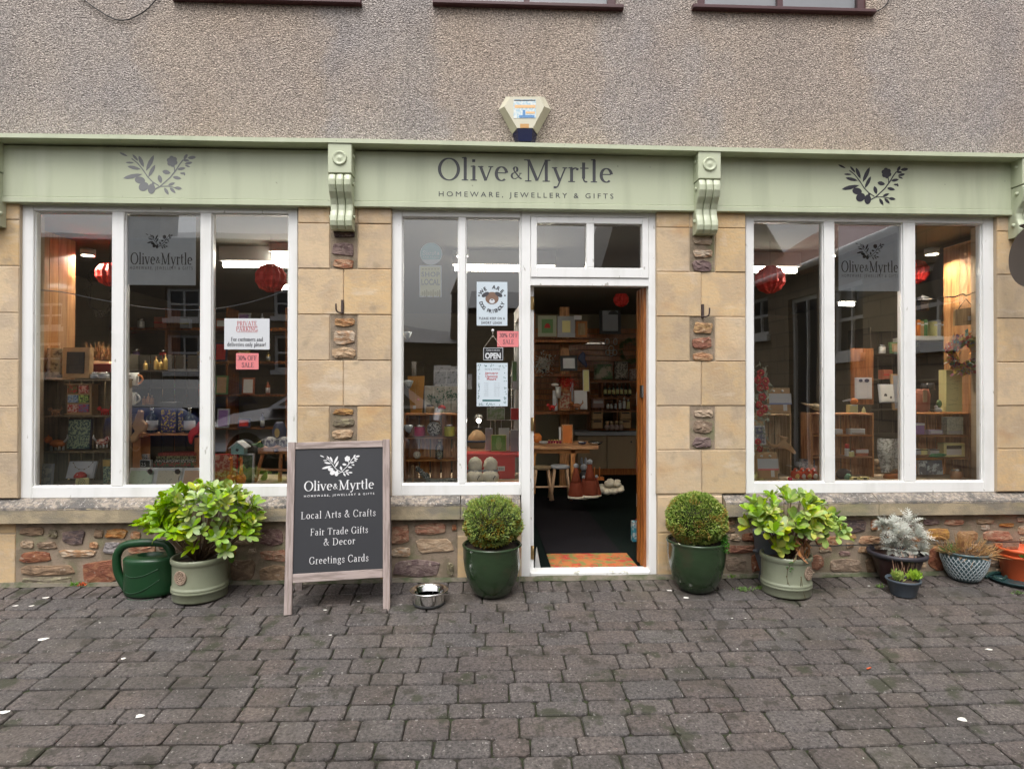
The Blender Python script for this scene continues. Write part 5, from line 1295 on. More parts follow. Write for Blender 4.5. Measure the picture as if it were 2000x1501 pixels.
MB().lathe([(.0001, -.011), (.163, -.011), (.163, .011), (.0001, .011)], 40, T=T).build('sign_board', m_signf, hsn)
MB().lathe([(.163, -.015), (.175, -.015), (.175, .015), (.163, .015)], 40, T=T, smooth=False).build('sign_rim', pm('brown sign edge', (.09, .07, .06), .5), hsn)
b = MB(); b.tube([(0, .0, .2), (.0, .0, .235)], .006); b.tube([(0, -.12, .24), (0, .1, .24), (.3, .31, .26)], .008); b.build('bracket', m_iron, hsn)

# --- sandwich board
BL, BR_ = G(562, 1200), G(757, 1186)
xd = (BR_-BL); W_ = Vector((xd.x, xd.y, 0)).length*1.06; xd = xd.normalized(); tilt = R(9)
yb = Vector((0, 0, 1)).cross(xd).normalized()           # points away from the viewer
zd = (Vector((0, 0, 1))*math.cos(tilt)+yb*math.sin(tilt)).normalized(); zd = (zd-xd*zd.dot(xd)).normalized(); nd = zd.cross(xd).normalized()   # nd points backwards
org = BL-xd*.028
ab = thing('sandwich_board', 'wooden framed blackboard sign standing on the paving before the pier', 'sandwich board', org)
Mx = Matrix((xd, nd, zd)).transposed().to_4x4(); Mx.translation = org; ab.matrix_world = Mx
def BP(u, v, off=0):
    d = ray(u, v); t = ((org-CAM).dot(nd)+off)/d.dot(nd); q = CAM+d*t-org; return Vector((q.dot(xd), off, q.dot(zd)))
m_gwood = pm('grey pink weathered wood', (.40, .325, .30), .7, scale=4, c2=(.27, .215, .195), c2amt=.5, stretch=(14, 14, 1.1), bump=.2, bscale=30, rnd=.1)
m_gwoodh = pm('grey pink weathered rail', (.40, .325, .30), .7, scale=4, c2=(.25, .20, .18), c2amt=.5, stretch=(1.3, 10, 14), bump=.2, bscale=30)
m_board = pm('blackboard', (.036, .037, .042), .42, var=.12, scale=3); m_chalk = pm('white vinyl lettering', (.72, .72, .73), .6)
x0, x1 = BP(556, 1150).x, BP(762, 1150).x; xa, xb = BP(572, 1110).x, BP(748, 1110).x; ztp = (BP(600, 863).z+BP(740, 859).z)/2
b = MB(); b.bbox(x0, xa, -.012, .018, 0, ztp, .002); b.build('leg', m_gwood, ab); b = MB(); b.bbox(xb, x1, -.012, .018, -.02, ztp+.004, .002); b.build('leg', m_gwood, ab)
zr0, zr1 = BP(660, 1132).z, BP(660, 1115).z; zt0 = BP(660, 875).z
b = MB(); b.bbox(xa+.001, xb-.001, -.010, .016, zr0, zr1, .002); b.build('bottom_rail', m_gwoodh, ab); b = MB(); b.bbox(xa+.001, xb-.001, -.010, .016, zt0, ztp-.002, .002); b.build('top_rail', m_gwoodh, ab)
MB().box(xa, xb, -.002, .006, zr1-.004, zt0+.004).build('writing_panel', m_board, ab)
T = Matrix.Rotation(R(19), 4, 'X'); b = MB()
Tb = Matrix.Translation((0, .022, ztp-.02)) @ T @ Matrix.Translation((0, 0, -ztp+.02))
b.box(x0, x0+.045, .0, .028, .02, ztp-.02, Tb); b.box(x1-.045, x1, .0, .028, .02, ztp-.02, Tb); b.box(x0+.045, x1-.045, .001, .026, zr0, zr0+.05, Tb); b.box(x0+.045, x1-.045, .001, .026, ztp-.08, ztp-.03, Tb); b.box(x0+.045, x1-.045, .006, .012, zr0+.05, ztp-.08, Tb); b.build('rear_frame', m_gwood, ab)
def btext(text, u0, v0, u1, v1, hpx, weight=1.0, amp=None, sp=.02):
    p0, p1 = BP(u0, v0), BP(u1, v1); h = hpx/F*(org.y+4.3+.1)
    s, w_ = serif(text, h, sp, p1.x-p0.x, weight, amp); o = s.build('lettering', m_chalk, ab); o.location = (p0.x, -.004, (p0.z+p1.z)/2)
btext('Olive&Myrtle', 594, 958, 731, 954, 18.5, 1.05, .56)
p0, p1 = BP(594, 971), BP(731, 967); sans('lettering', 'HOMEWARE, JEWELLERY & GIFTS', m_chalk, ab, (p0.x, -.004, (p0.z+p1.z)/2), width=p1.x-p0.x, height=.017, spacing=1.5, bold=.008)
btext('Local Arts & Crafts', 588, 1012, 735, 1008, 13.5, .85, None, .1); btext('Fair Trade Gifts', 606, 1044, 720, 1041, 13, .85, None, .1); btext('& Decor', 632, 1064, 695, 1062, 13, .85, None, .1); btext('Greetings Cards', 604, 1100, 721, 1096, 13.5, .85, None, .1)
p0, p1 = BP(623, 888), BP(702, 888); s_ = (p1.x-p0.x)/1850; o = place_mb(emblem(), 0, 0, s_, s_, 0).build('emblem', m_chalk, ab); o.location = (p0.x-.006, -.004, p0.z+.018)
# ================================================================== INSIDE: STOCK AND FITTINGS
m_paper = pm('white card', (.62, .64, .67), .6, var=.03); m_posterb = pm('pale blue poster paper', (.58, .66, .72), .6, var=.03)
m_pink = pm('pink paper', (.72, .22, .23), .6, var=.04); m_ink = pm('dark ink', (.05, .05, .06), .6); m_redink = pm('red ink', (.50, .09, .10), .6); m_tealink = pm('teal ink', (.04, .14, .14), .6)
m_oranget = pm('orange pine', (.66, .32, .11), .5, scale=5, c2=(.34, .125, .035), c2amt=.4, stretch=(1, 9, 9), rnd=.12); m_orangev = pm('upright orange pine', (.64, .32, .12), .5, scale=5, c2=(.33, .12, .035), c2amt=.4, stretch=(9, 9, 1), rnd=.12)
m_dkwood = pm('olive brown crate wood', (.27, .20, .115), .7, scale=5, c2=(.17, .12, .07), c2amt=.4, stretch=(9, 9, 1), rnd=.15); m_palew = pm('pale crate wood', (.58, .43, .26), .7, scale=5, c2=(.30, .20, .10), c2amt=.4, stretch=(9, 9, 1), rnd=.12)
m_redbox = pm('red card box', (.58, .025, .03), .45, var=.05); m_red = pm('scarlet', (.55, .03, .025), .6, var=.15, scale=30); m_org = pm('orange painted wood', (.65, .20, .04), .55, var=.15, scale=30)
m_black = pm('black', (.015, .015, .018), .5); m_navy = pm('navy', (.02, .03, .08), .5); m_wool = pm('cream wool', (.82, .76, .62), .9, var=.15, scale=40, bump=.8, bscale=70)
m_carve = pm('carved wood', (.48, .30, .15), .6, var=.2, scale=20); m_carvo = pm('orange carved wood', (.42, .19, .08), .55, var=.2, scale=20); m_gold = pm('brass gold', (.6, .42, .14), .35, metal=.6)
m_ceram = pm('white ceramic', (.68, .68, .66), .3, var=.05, scale=30); m_grn = pm('leaf green print', (.12, .24, .09), .6, var=.3, scale=20); m_teal2 = pm('duck egg paint', (.26, .46, .46), .55, var=.06)
m_glassj = glass_mat('jar glass', .06, (.8, .88, .84)); m_bottle = pm('dark green bottle', (.015, .03, .015), .12, coat=.5)
m_purple = pm('lilac tin', (.28, .16, .40), .5); m_terra = pm('terracotta', (.42, .13, .07), .7, var=.12); m_yel = pm('pale yellow card', (.72, .68, .32), .6, var=.04); m_grey = pm('grey card', (.36, .38, .42), .6, var=.06)
def mottle(name, a, c, scale=24, ramp=(.46, .54)): return pm(name, a, .55, scale=scale, c2=c, c2amt=.5, ramp=ramp)
ALLI = []
def IT(nm, label, cat, u, v, Y, group=None):
    """an empty at the base point of an item; returns it and a pixel-to-local converter and metres per pixel"""
    p = P(u, v, Y); t = thing(nm, label, cat, p, 0, group); k = (Y+4.3)/F
    def LP(uu, vv, dy=0.0): q = P(uu, vv, Y+dy); return Vector((q.x-p.x, dy, q.z-p.z))
    ALLI.append(t); return t, LP, k
def slab(b, LP, u0, v0, u1, v1, y0=0, y1=.02, lean=0.0, inset=0):
    """upright board between pixel corners, optionally leaning back at the top"""
    a, c = LP(u0, v1), LP(u1, v0); h = c.z-a.z
    vs = []
    for y in (y0, y1):
        for (x, z) in ((a.x+inset, a.z+inset), (c.x-inset, a.z+inset), (c.x-inset, c.z-inset), (a.x+inset, c.z-inset)): vs.append((x, y+lean*(z-a.z), z))
    b.add(vs, [(0, 1, 2, 3), (7, 6, 5, 4), (0, 4, 5, 1), (1, 5, 6, 2), (2, 6, 7, 3), (3, 7, 4, 0)]); return b
def picture(label, cat, u0, v0, u1, v1, Y, mframe, mprint, fw=5, lean=.15, nm='framed_print', mount=None, motif=None, group=None, depth=.02):
    t, LP, k = IT(nm, label, cat, (u0+u1)/2, v1, Y, group)
    fr = slab(MB(), LP, u0, v0, u1, v1, 0, depth, lean).build('frame', mframe, t)
    if mount: slab(MB(), LP, u0+fw*.6, v0+fw*.6, u1-fw*.6, v1-fw*.6, -.003, .001, lean).build('mount', mount, t)
    slab(MB(), LP, u0+fw, v0+fw, u1-fw, v1-fw, -.006, -.002, lean).build('print', mprint, t)
    if motif: motif(t, LP, lean)
    return t
def tree_motif(m, items, off=-.0085):
    def f(t, LP, lean):
        b = MB(); base = LP(0, 0).z*0
        for j, (u, v, ru, rv) in enumerate(items):
            c = LP(u, v); k = LP(u+1, v).x-LP(u, v).x; n = 10
            b.add([(c.x+ru*k*math.cos(2*math.pi*i/n), off-.0002*j+lean*(c.z), c.z+rv*k*math.sin(2*math.pi*i/n)) for i in range(n)], [tuple(range(n))])
        b.build('motif', m, t)
    return f
def jar(label, u0, v0, u1, v1, Y, m, mlid, nm='candle_jar', cat='candle', lidf=.2, group=None, body='wax'):
    t, LP, k = IT(nm, label, cat, (u0+u1)/2, v1, Y, group); r = (u1-u0)/2*k; h = (v1-v0)*k; hl = h*(1-lidf)
    MB().lathe([(r*.92, 0), (r, h*.06), (r, hl*.92), (r*.9, hl)], 20).build(body, m, t); MB().lathe([(r*.86, hl), (r*.88, hl+.001), (r*.88, h*.97), (r*.8, h), (.0001, h)], 20).build('lid', mlid, t)
    return t
def box_(label, cat, u0, v0, u1, v1, Y, m, depth=.06, nm='gift_box', bands=(), group=None):
    t, LP, k = IT(nm, label, cat, (u0+u1)/2, v1, Y, group)
    a, c = LP(u0, v1), LP(u1, v0); MB().bbox(a.x, c.x, 0, depth, a.z, c.z, .003).build('box', m, t)
    for (f0, g0, f1, g1, mm, pn) in bands:
        MB().box(a.x+(c.x-a.x)*f0, a.x+(c.x-a.x)*f1, -.0025, .001, a.z+(c.z-a.z)*g0, a.z+(c.z-a.z)*g1).build(pn, mm, t)
    return t
def crate(label, u0, v0, u1, v1, Y, depth, shelves, m, mh, nslat=5, uprights=True, nm='crate_shelf', top=True, sides=(1, 1)):
    t, LP, k = IT(nm, label, 'shelf', (u0+u1)/2, v1, Y)
    a, c = LP(u0, v1), LP(u1, v0); th = .013
    if sides[0]: MB().bbox(a.x, a.x+th, 0, depth, a.z, c.z, .002).build('side', m, t)
    if sides[1]: MB().bbox(c.x-th, c.x, 0, depth, a.z, c.z, .002).build('side', m, t)
    for v in shelves:
        z = LP(0, v).z if False else LP((u0+u1)/2, v).z
        MB().bbox(a.x+th, c.x-th, .002, depth, z-.012, z, .002).build('shelf', mh, t)
    w_ = (c.x-a.x-2*th)/nslat
    for i in range(nslat): MB().bbox(a.x+th+i*w_+.006, a.x+th+(i+1)*w_-.006, depth-.012, depth, a.z, c.z-.004, .002).build('slat', m, t)
    return t
def planks(label, pts, n, m, nm='panelling', vertical=True):
    pass
# --- timber linings at the two ends of the window display
def lining(x, y0, y1, z0, z1, n, face, nm):
    w_ = (y1-y0)/n
    pr = shop_lining
    for i in range(n):
        b = MB(); b.box(x, x+.014*face, y0+i*w_+.0015, y0+(i+1)*w_-.0015, z0, z1); o = b.build('plank', m_pine, pr)
shop_lining = MB().box(XA-.03, XA+.01, .14, .72, .5, 2.6).build('timber_lining', m_pine, shop)
lining(XA+.011, .14, .72, .5, 2.6, 6, 1, 'l')
sl2 = shop_lining; shop_lining = MB().box(XB_-.01, XB_+.03, .12, .64, .5, 2.6).build('timber_lining', m_pine, shop)
lining(XB_-.011, .12, .64, .5, 2.6, 6, -1, 'r')
# --- strip lights and spots, hung under the ceiling
m_tube = pm('lit tube', (1, .93, .78), emit=22.0); m_spot = pm('lit spot', (1, .90, .74), emit=1900.0); m_fit = pm('light fitting', (.5, .5, .48), .5)
def tube_light(ua, ub, v, z, label, dy=0):
    p = Q((ua+ub)/2, v, z); d = (p.y+4.3)/F; xa, xb = p.x-(ub-ua)/2*d, p.x+(ub-ua)/2*d
    t = thing('strip_light', label, 'ceiling light', ((xa+xb)/2, p.y, z), 0, 'lit strip lights on the shop ceiling'); w_ = (xb-xa)/2
    MB().box(-w_, w_, -.05, .05, .03, .17).build('fitting', m_fit, t); MB().tube([(-w_+.02, 0, 0), (w_-.02, 0, 0)], .022, 10).build('tube', m_tube, t)
tube_light(436, 640, 518, 2.5, 'long lit strip light seen behind the red paper ball on the left')
tube_light(530, 660, 500, 2.56, 'short lit strip light close to the glass beside the left pier')
tube_light(884, 1085, 525, 2.5, 'lit strip light across the upper middle window'); tube_light(1400, 1562, 528, 2.5, 'lit strip light behind the red ball on the right')
tube_light(1636, 1671, 594, 2.5, 'small distant strip light under the right window logo'); tube_light(548, 600, 562, 2.5, 'distant strip light partly hidden right of the left window')
def spot(u, v, z, label):
    p = Q(u, v, z); t = thing('spot_light', label, 'ceiling light', p)
    MB().lathe([(.0001, .018), (.043, .018)], 16).build('lamp_face', m_spot, t); MB().lathe([(.02, .06), (.055, .05), (.055, -.002), (.045, -.002), (.045, .017), (.0001, .022)], 16).build('lamp_ring', m_fit, t)
spot(172, 499, 2.5, 'round downlight glowing at the top of the leftmost pane'); spot(355, 505, 2.5, 'round downlight glowing behind the left window logo'); spot(1820, 497, 2.52, 'round downlight near the dark oval in the rightmost pane'); spot(902.5, 500, 2.5, 'added downlight half hidden by the middle window mullion to brighten the display'); spot(1620, 500, 2.5, 'added downlight half hidden by the left mullion of the right window to brighten the display')  # the last two, behind mullions, are added lamps that brighten the display goods
t, LP, k = IT('table_lamp', 'small reading lamp glowing in the middle window', 'lamp', 935, 836, 1.6)
MB().lathe([(.05, 0), (.05, .01), (.008, .012), (.008, .07)], 12).build('stand', m_black, t); MB().ball(LP(935, 821), .022).build('bulb', m_tube, t); MB().lathe([(.05, .02), (.03, .06), (.0001, .065)], 12, LP(935, 821, .03), T=None).build('lamp_shade', m_fit, t)
# --- red honeycomb balls
def paper_ball(u, v, r, Y, label):
    p = P(u, v, Y); k = (Y+4.3)/F; t = thing('paper_ball', label, 'paper decoration', p, 0, 'red honeycomb paper balls hung in the windows')
    n_, m_ = 28, 12; vs = []; fs = []; rr = r*k
    for i in range(m_+1):
        ph = math.pi*i/m_
        for j in range(n_):
            q = rr*(1+.07*((j % 2)*2-1)*math.sin(ph)+.03*((i % 2)*2-1)); a = 2*math.pi*j/n_; vs.append((q*math.sin(ph)*math.cos(a), q*math.sin(ph)*math.sin(a), q*math.cos(ph)))
    for i in range(m_):
        for j in range(n_): fs.append((i*n_+j, i*n_+(j+1) % n_, (i+1)*n_+(j+1) % n_, (i+1)*n_+j))
    b = MB(); b.add(vs, fs); b.build('honeycomb', m_red, t); MB().tube([(0, 0, rr), (0, 0, rr+.35)], .0015, 4).build('thread', m_black, t)
paper_ball(529, 543, 27, .7, 'red honeycomb ball hung beside the strip light in the left window'); paper_ball(214, 536, 22, .9, 'red honeycomb ball half hidden by the left window mullion')
paper_ball(1504, 546, 27, .7, 'red honeycomb ball hung in the pane nearest the right pier'); paper_ball(1786, 531, 24, .9, 'red honeycomb ball peeping out left of the rightmost pane'); paper_ball(1213, 585, 14, 3.6, 'small dark red paper ball deep in the doorway')
# --- frosted logo panels
m_frost = pm('frosted film', (.80, .84, .86), .6, alpha=.9); m_frost2 = pm('frosted film right', (.72, .76, .80), .6, alpha=.84)
m_logob = pm('black vinyl', (.015, .015, .018), .5)
def logo_panel(u0, v0, u1, v1, mf, label, e, tx, sub):
    t, LP, k = IT('window_logo_panel', label, 'sign', u0, v1, .074)
    q = LP(u1, v0); MB().box(0, q.x, 0, .002, 0, q.z).build('film', mf, t)
    s_ = (LP(e[1], 0).x-LP(e[0], 0).x)/1850; o = place_mb(emblem(), 0, 0, s_, s_, 0).build('emblem', m_logob, t); z = LP(e[0], e[2]).z; o.location = (LP(e[0], e[2]).x-.004, -.0012, z+.01)
    h = 22*k*1.0; s, w_ = serif('Olive&Myrtle', h, .03, LP(tx[1], 0).x-LP(tx[0], 0).x, 1.05); o = s.build('lettering', m_logob, t); o.location = (LP(tx[0], tx[2]).x, -.0012, LP(tx[0], tx[2]).z)
    sans('lettering', 'HOMEWARE, JEWELLERY & GIFTS', m_logo, t, (LP(sub[0], sub[2]).x, -.0014, LP(sub[0], sub[2]).z), width=LP(sub[1], 0).x-LP(sub[0], 0).x, height=8*k, spacing=1.5)
logo_panel(248, 424, 382.5, 556, m_frost, 'frosted panel with the shop logo in the left window', (283, 337, 455), (255, 376, 516), (254, 376, 528))
logo_panel(1638, 442, 1761, 568, m_frost2, 'frosted panel with the shop logo in the right window', (1668, 1726, 472), (1643, 1754, 531), (1644, 1753, 543))
# --- notices on the glass
def notice(nm, label, u0, v0, u1, v1, m, Y=.062, cat='notice'):
    t, LP, k = IT(nm, label, cat, (u0+u1)/2, v1, Y); a, c = LP(u0, v1), LP(u1, v0)
    MB().box(a.x, c.x, 0, .0015, a.z, c.z).build('sheet', m, t); return t, LP, k
def nser(t, LP, k, text, u0, u1, v, hp, m, w_=1.1): s, w = serif(text, hp*k, .04, LP(u1, v).x-LP(u0, v).x, w_, None); o = s.build('lettering', m, t); o.location = (LP(u0, v).x, -.0012, LP(u0, v).z)
def nsan(t, LP, k, text, u0, u1, v, hp, m, sp=1.1, bold=.0): return sans('lettering', text, m, t, (LP(u0, v).x, -.0012, LP(u0, v).z), width=LP(u1, v).x-LP(u0, v).x, height=hp*k, spacing=sp, bold=bold)
t, LP, k = notice('parking_notice', 'white private parking notice taped inside the left window', 438, 622, 526.5, 682, m_paper)
nser(t, LP, k, 'PRIVATE', 463, 502, 635.5, 8.5, m_redink, 1.25); nser(t, LP, k, 'PARKING', 461, 503.5, 646.5, 8.5, m_redink, 1.25)
b = MB(); 
for v in (637.5, 648.5): a, c = LP(463, v), LP(503, v); b.box(a.x, c.x, -.001, 0, a.z, a.z+.002)
b.build('underline', m_redink, t)
nser(t, LP, k, 'For customers and', 451, 514, 666, 7.5, m_ink, 1.45); nser(t, LP, k, 'deliveries only please!', 444, 520, 676, 7.5, m_ink, 1.45)
t, LP, k = notice('sale_notice', 'pink sale notice below the white parking notice', 461, 689.5, 505, 721, m_pink); nser(t, LP, k, '30% OFF', 464, 502, 703, 8.5, m_ink, 1.2); nser(t, LP, k, 'SALE', 472, 496, 717, 9, m_ink, 1.2)
t, LP, k = notice('sale_notice', 'pink sale notice above the open sign in the middle window', 971, 646.5, 1013, 677, m_pink); nser(t, LP, k, '30% OFF', 975, 1012, 658.5, 8, m_ink, 1.2); nser(t, LP, k, 'SALE', 982, 1004, 671.5, 8.5, m_ink, 1.2)
t, LP, k = notice('dog_poster', 'pale blue poster welcoming dogs with a brown dog face', 931, 550.5, 991, 635.5, m_posterb)
def arc_text(text, cu, cv, ru, rv, a0, a1, hp, m, flip=False):
    n_ = len(text)
    for i, ch in enumerate(text):
        if ch == ' ': continue
        a = R(a0+(a1-a0)*i/(n_-1)); p = LP(cu+ru*math.cos(a), cv-rv*math.sin(a)); o = sans('lettering', ch, m, t, (p.x, -.0014, p.z), height=hp*k, align='CENTER', bold=.03)
        o.rotation_euler = (Matrix.Rotation(0, 3, 'Z') @ Matrix.Rotation(-((a-math.pi/2) if not flip else (a+math.pi/2)), 3, 'Y') @ Matrix.Rotation(R(90), 3, 'X')).to_euler()
arc_text('WE ARE', 961, 590, 24, 26, 138, 45, 7.5, m_ink); arc_text('DOG FRIENDLY', 961, 584, 26, 27, 200, 338, 7, m_ink, True)
nsan(t, LP, k, 'PLEASE KEEP ON A', 936, 986, 624, 5, m_ink, 1.2, .02); nsan(t, LP, k, 'SHORT LEASH', 940, 980, 632.5, 5, m_ink, 1.2, .02)
def blob(b, LP, u, v, ru, rv, y, rot=0, n=14):
    vs = []
    for i in range(n):
        a = 2*math.pi*i/n; x, z = ru*math.cos(a), rv*math.sin(a); x, z = x*math.cos(rot)-z*math.sin(rot), x*math.sin(rot)+z*math.cos(rot); p = LP(u+x, v-z); vs.append((p.x, y, p.z))
    b.add(vs, [tuple(range(n))]); return b
m_dogb = pm('dog brown print', (.20, .12, .085), .6); b = MB(); blob(b, LP, 961, 583, 13, 11, -.001); blob(b, LP, 961, 576, 10, 6, -.0011); b.build('dog_face', m_dogb, t)
b = MB(); blob(b, LP, 948, 575, 8, 4, -.0013, .5); blob(b, LP, 974, 575, 8, 4, -.0014, -.5); blob(b, LP, 961, 585.5, 1.8, 1.2, -.0022); blob(b, LP, 935.5, 577, 1.8, 1.5, -.0015); blob(b, LP, 986, 577, 1.8, 1.5, -.0015); b.build('dog_ears', m_ink, t)
blob(MB(), LP, 961, 588, 5.5, 4.5, -.0018).build('dog_muzzle', m_paper, t)
t, LP, k = notice('open_sign', 'black open sign hung on a string inside the middle window', 944, 679, 982.5, 703, m_black, .055, 'sign')
b = MB(); a, c = LP(944, 703), LP(982.5, 679)
for (q0, q1, q2, q3) in ((a.x, c.x, c.z-.003, c.z), (a.x, c.x, a.z, a.z+.003), (a.x, a.x+.003, a.z+.003, c.z-.003), (c.x-.003, c.x, a.z+.003, c.z-.003)): b.box(q0, q1, -.001, 0, q2, q3)
b.build('border', m_paper, t); nsan(t, LP, k, 'OPEN', 947.5, 978, 700.5, 12, m_paper, 1.0, .04); nsan(t, LP, k, 'Come in we are', 950, 976, 685, 3.5, m_paper, 1.0)
b = MB(); b.tube([LP(945, 679), LP(962.5, 655), LP(982, 680)], .0012, 4); b.tube([LP(962.5, 655), LP(962.5, 646)], .0012, 4); b.build('string', m_wool, t); MB().ball(LP(962.5, 645), .011, sy=.5).build('suction_cup', m_ceram, t)
t, LP, k = notice('opening_hours_poster', 'pale poster of opening hours with a leafy border', 931, 708.5, 991.5, 793, m_posterb)
nsan(t, LP, k, 'OLIVE & MYRTLE', 947, 976, 722, 2.5, m_ink, 1.2)
for i, (s_, a_, c_) in enumerate((('January', 947, 973), ('Opening', 948, 972), ('Hours', 951, 969))): nser(t, LP, k, s_.replace('J', 'I').replace('w', 'v') if False else 'Opening' if False else s_, a_, c_, 731+i*5.5, 4.8, m_redink, 1.3) if all(ch in GL for ch in s_) else nsan(t, LP, k, s_, a_, c_, 731+i*5.5, 5, m_redink, 1.0, .02)
days = ['Monday', 'Tuesday', 'Wednesday', 'Thursday', 'Friday', 'Saturday', 'Sunday']
for i, dname in enumerate(days):
    v = 749+i*4.1; nsan(t, LP, k, dname, 945, 954, v, 2.2, m_grey); nsan(t, LP, k, '10am - 4pm' if i not in (2,) else 'Closed', 965, 976, v, 2.2, m_grey)
MB().box(LP(943, 0).x, LP(978, 0).x, -.001, 0, LP(0, 783.5).z, LP(0, 780).z).build('footer_bar', m_tealink, t)
b = MB(); rD = random.Random(4)
for k_ in range(70):
    s_ = rD.choice('tblr'); f = rD.random()
    u, v = {'t': (934+54*f, 711+rD.random()*4), 'b': (934+54*f, 786+rD.random()*5), 'l': (933+rD.random()*4, 712+76*f), 'r': (984+rD.random()*5, 712+76*f)}[s_]
    blob(b, LP, u, v, 1.5, .6, -.001-.0001*(k_ % 5), rD.uniform(0, 3), 6)
b.build('leafy_border', m_tealink, t)
t, LP, k = IT('round_sticker', 'round pale teal sticker in the middle window', 'sticker', 842, 517, .072)
T = Matrix.Rotation(R(90), 4, 'X'); c_ = LP(842, 495.5); m_st = pm('pale teal sticker', (.36, .62, .62), .5); m_stw = pm('sticker white', (.85, .9, .9), .5)
blob(MB(), LP, 842, 495.5, 22, 22, 0, 0, 40).build('disc', m_st, t); b = MB()
b.tube([LP(842+21*math.cos(a), 495.5-21*math.sin(a), -.001) for a in [2*math.pi*i/40 for i in range(40)]], .0022, 4, close=True); b.build('ring', m_stw, t)
pts = [LP(842+20.5*math.cos(a), 495.5-20.5*math.sin(a), -.0012) for a in [R(-147+114*i/16) for i in range(17)]]; MB().add(pts, [tuple(range(17))]).build('lower_band', m_stw, t)
nser(t, LP, k, 'Siesta', 825, 859, 498, 8.5, m_stw, 1.3); nsan(t, LP, k, 'FAIR TRADE', 827, 857, 503.5, 3, m_stw, 1.1)
t, LP, k = notice('shop_local_sticker', 'faded yellow shop local sticker below the round sticker', 819, 518.5, 862.5, 580, pm('faded yellow sticker', (.85, .85, .52), .5, scale=3, var=.1), .072, 'sticker')
b = MB()
for (u0, v0, u1, v1) in ((819, 518.5, 862.5, 520.5), (819, 578, 862.5, 580), (819, 520.5, 821, 578), (860.5, 520.5, 862.5, 578)): a, c = LP(u0, v1), LP(u1, v0); b.box(a.x, c.x, -.001, 0, a.z, c.z)
b.build('border', m_stw, t); m_fadeg = pm('faded grey print', (.38, .40, .34), .6)
nsan(t, LP, k, 'SHOP', 823, 859, 540.5, 10, m_fadeg, 1.1, .03); nsan(t, LP, k, 'LOCAL', 823, 859, 556.5, 12, m_fadeg, 1.0, .03); b = MB()
for i in range(9): blob(b, LP, 825+i*4.2, 573, 2, 4+2*(i % 3), -.001-.0001*(i % 2))
for i in range(6): blob(b, LP, 826+i*6, 525.5, 2.4, 1.2, -.001-.0001*(i % 2))
b.build('printed_figures', pm('faded ochre print', (.55, .52, .24), .6), t)
exec_items = True
# ------------------------------------------------------------------ LEFT WINDOW, leftmost pane
m_bwcloth = m_black
crate('dark slatted crate shelves in the leftmost pane', 77, 739, 232, 951, .34, .17, (740.5, 811, 881, 948), m_dkwood, m_dkwood, 6)
picture('wooden box frame with dark centre on top of the dark shelves', 'frame', 121, 678, 173.5, 738, .38, m_carve, m_black, 9, .05, 'box_frame', depth=.05)
t, LP, k = IT('driftwood_carving', 'gnarled pale driftwood piece left of the box frame', 'ornament', 107, 738, .40)
b = MB(); rE = random.Random(8); pr = [(13+rE.uniform(-2, 3), i) for i in range(0, 57, 7)]
b.lathe([(max(.001, q*k*(1+.08*math.sin(i))), i*k) for q, i in pr]+[(.001, 57*k)], 12, sy=.8); b.v = [(x+.004*math.sin(z*60+y*50), y+.004*math.sin(z*45), z) for x, y, z in b.v]
b.build('driftwood', mottle('driftwood', (.50, .38, .22), (.20, .13, .07), 30, (.5, .62)), t); MB().ball(LP(110, 712, -.04), .012, sy=.4).build('knot_hole', m_dkwood, t)
t, LP, k = IT('figurine', 'slim black and white figurine at the left end of the top shelf', 'figurine', 88, 738, .42)
MB().lathe([(6*k, 0), (7*k, 14*k), (5*k, 30*k), (6*k, 38*k), (2.5*k, 43*k)], 12, sy=.7).build('coat', m_black, t); MB().ball(LP(85, 692), 3.6*k).build('head', m_ceram, t); MB().box(-1.2*k, 1.5*k, -5.5*k, -4.6*k, 20*k, 38*k).build('shirt_front', m_ceram, t); MB().lathe([(4*k, 48*k), (3*k, 52*k), (.0001, 53*k)], 10, (-3*k, 0, 0)).build('hair', m_black, t)
t, LP, k = IT('drawer_chest', 'tiny wooden chest with six painted drawers on the second shelf', 'chest', 152, 810, .36)
a, c = LP(129, 810), LP(177, 749); b = MB(); b.box(a.x, c.x, .01, .09, a.z+.008, c.z-.006); b.bbox(a.x-.012, c.x+.012, -.006, .1, c.z-.008, c.z, .002); b.bbox(a.x-.01, c.x+.01, -.004, .1, a.z, a.z+.009, .002); b.build('carcass', m_carve, t)
for i, mm in enumerate((mottle('red pattern', (.40, .03, .02), (.10, .12, .03), 90), mottle('cream red pattern', (.62, .35, .28), (.4, .05, .03), 60), mottle('blue pattern', (.12, .22, .42), (.35, .45, .55), 70), mottle('lime spots', (.42, .55, .12), (.05, .10, .03), 80), mottle('red dots', (.50, .03, .03), (.6, .4, .35), 60), mottle('magenta pattern', (.42, .04, .10), (.15, .15, .3), 70))):
    cx, cy = (142, 163.5)[i % 2], (760, 778.5, 797)[i//2]; a, c = LP(cx-9.5, cy+7.5), LP(cx+9.5, cy-7.5); d_ = MB().bbox(a.x, c.x, -.004, .011, a.z, c.z, .002).build('drawer', mm, t); MB().ball(((a.x+c.x)/2, -.006, (a.z+c.z)/2), .004).build('knob', m_brass, d_)
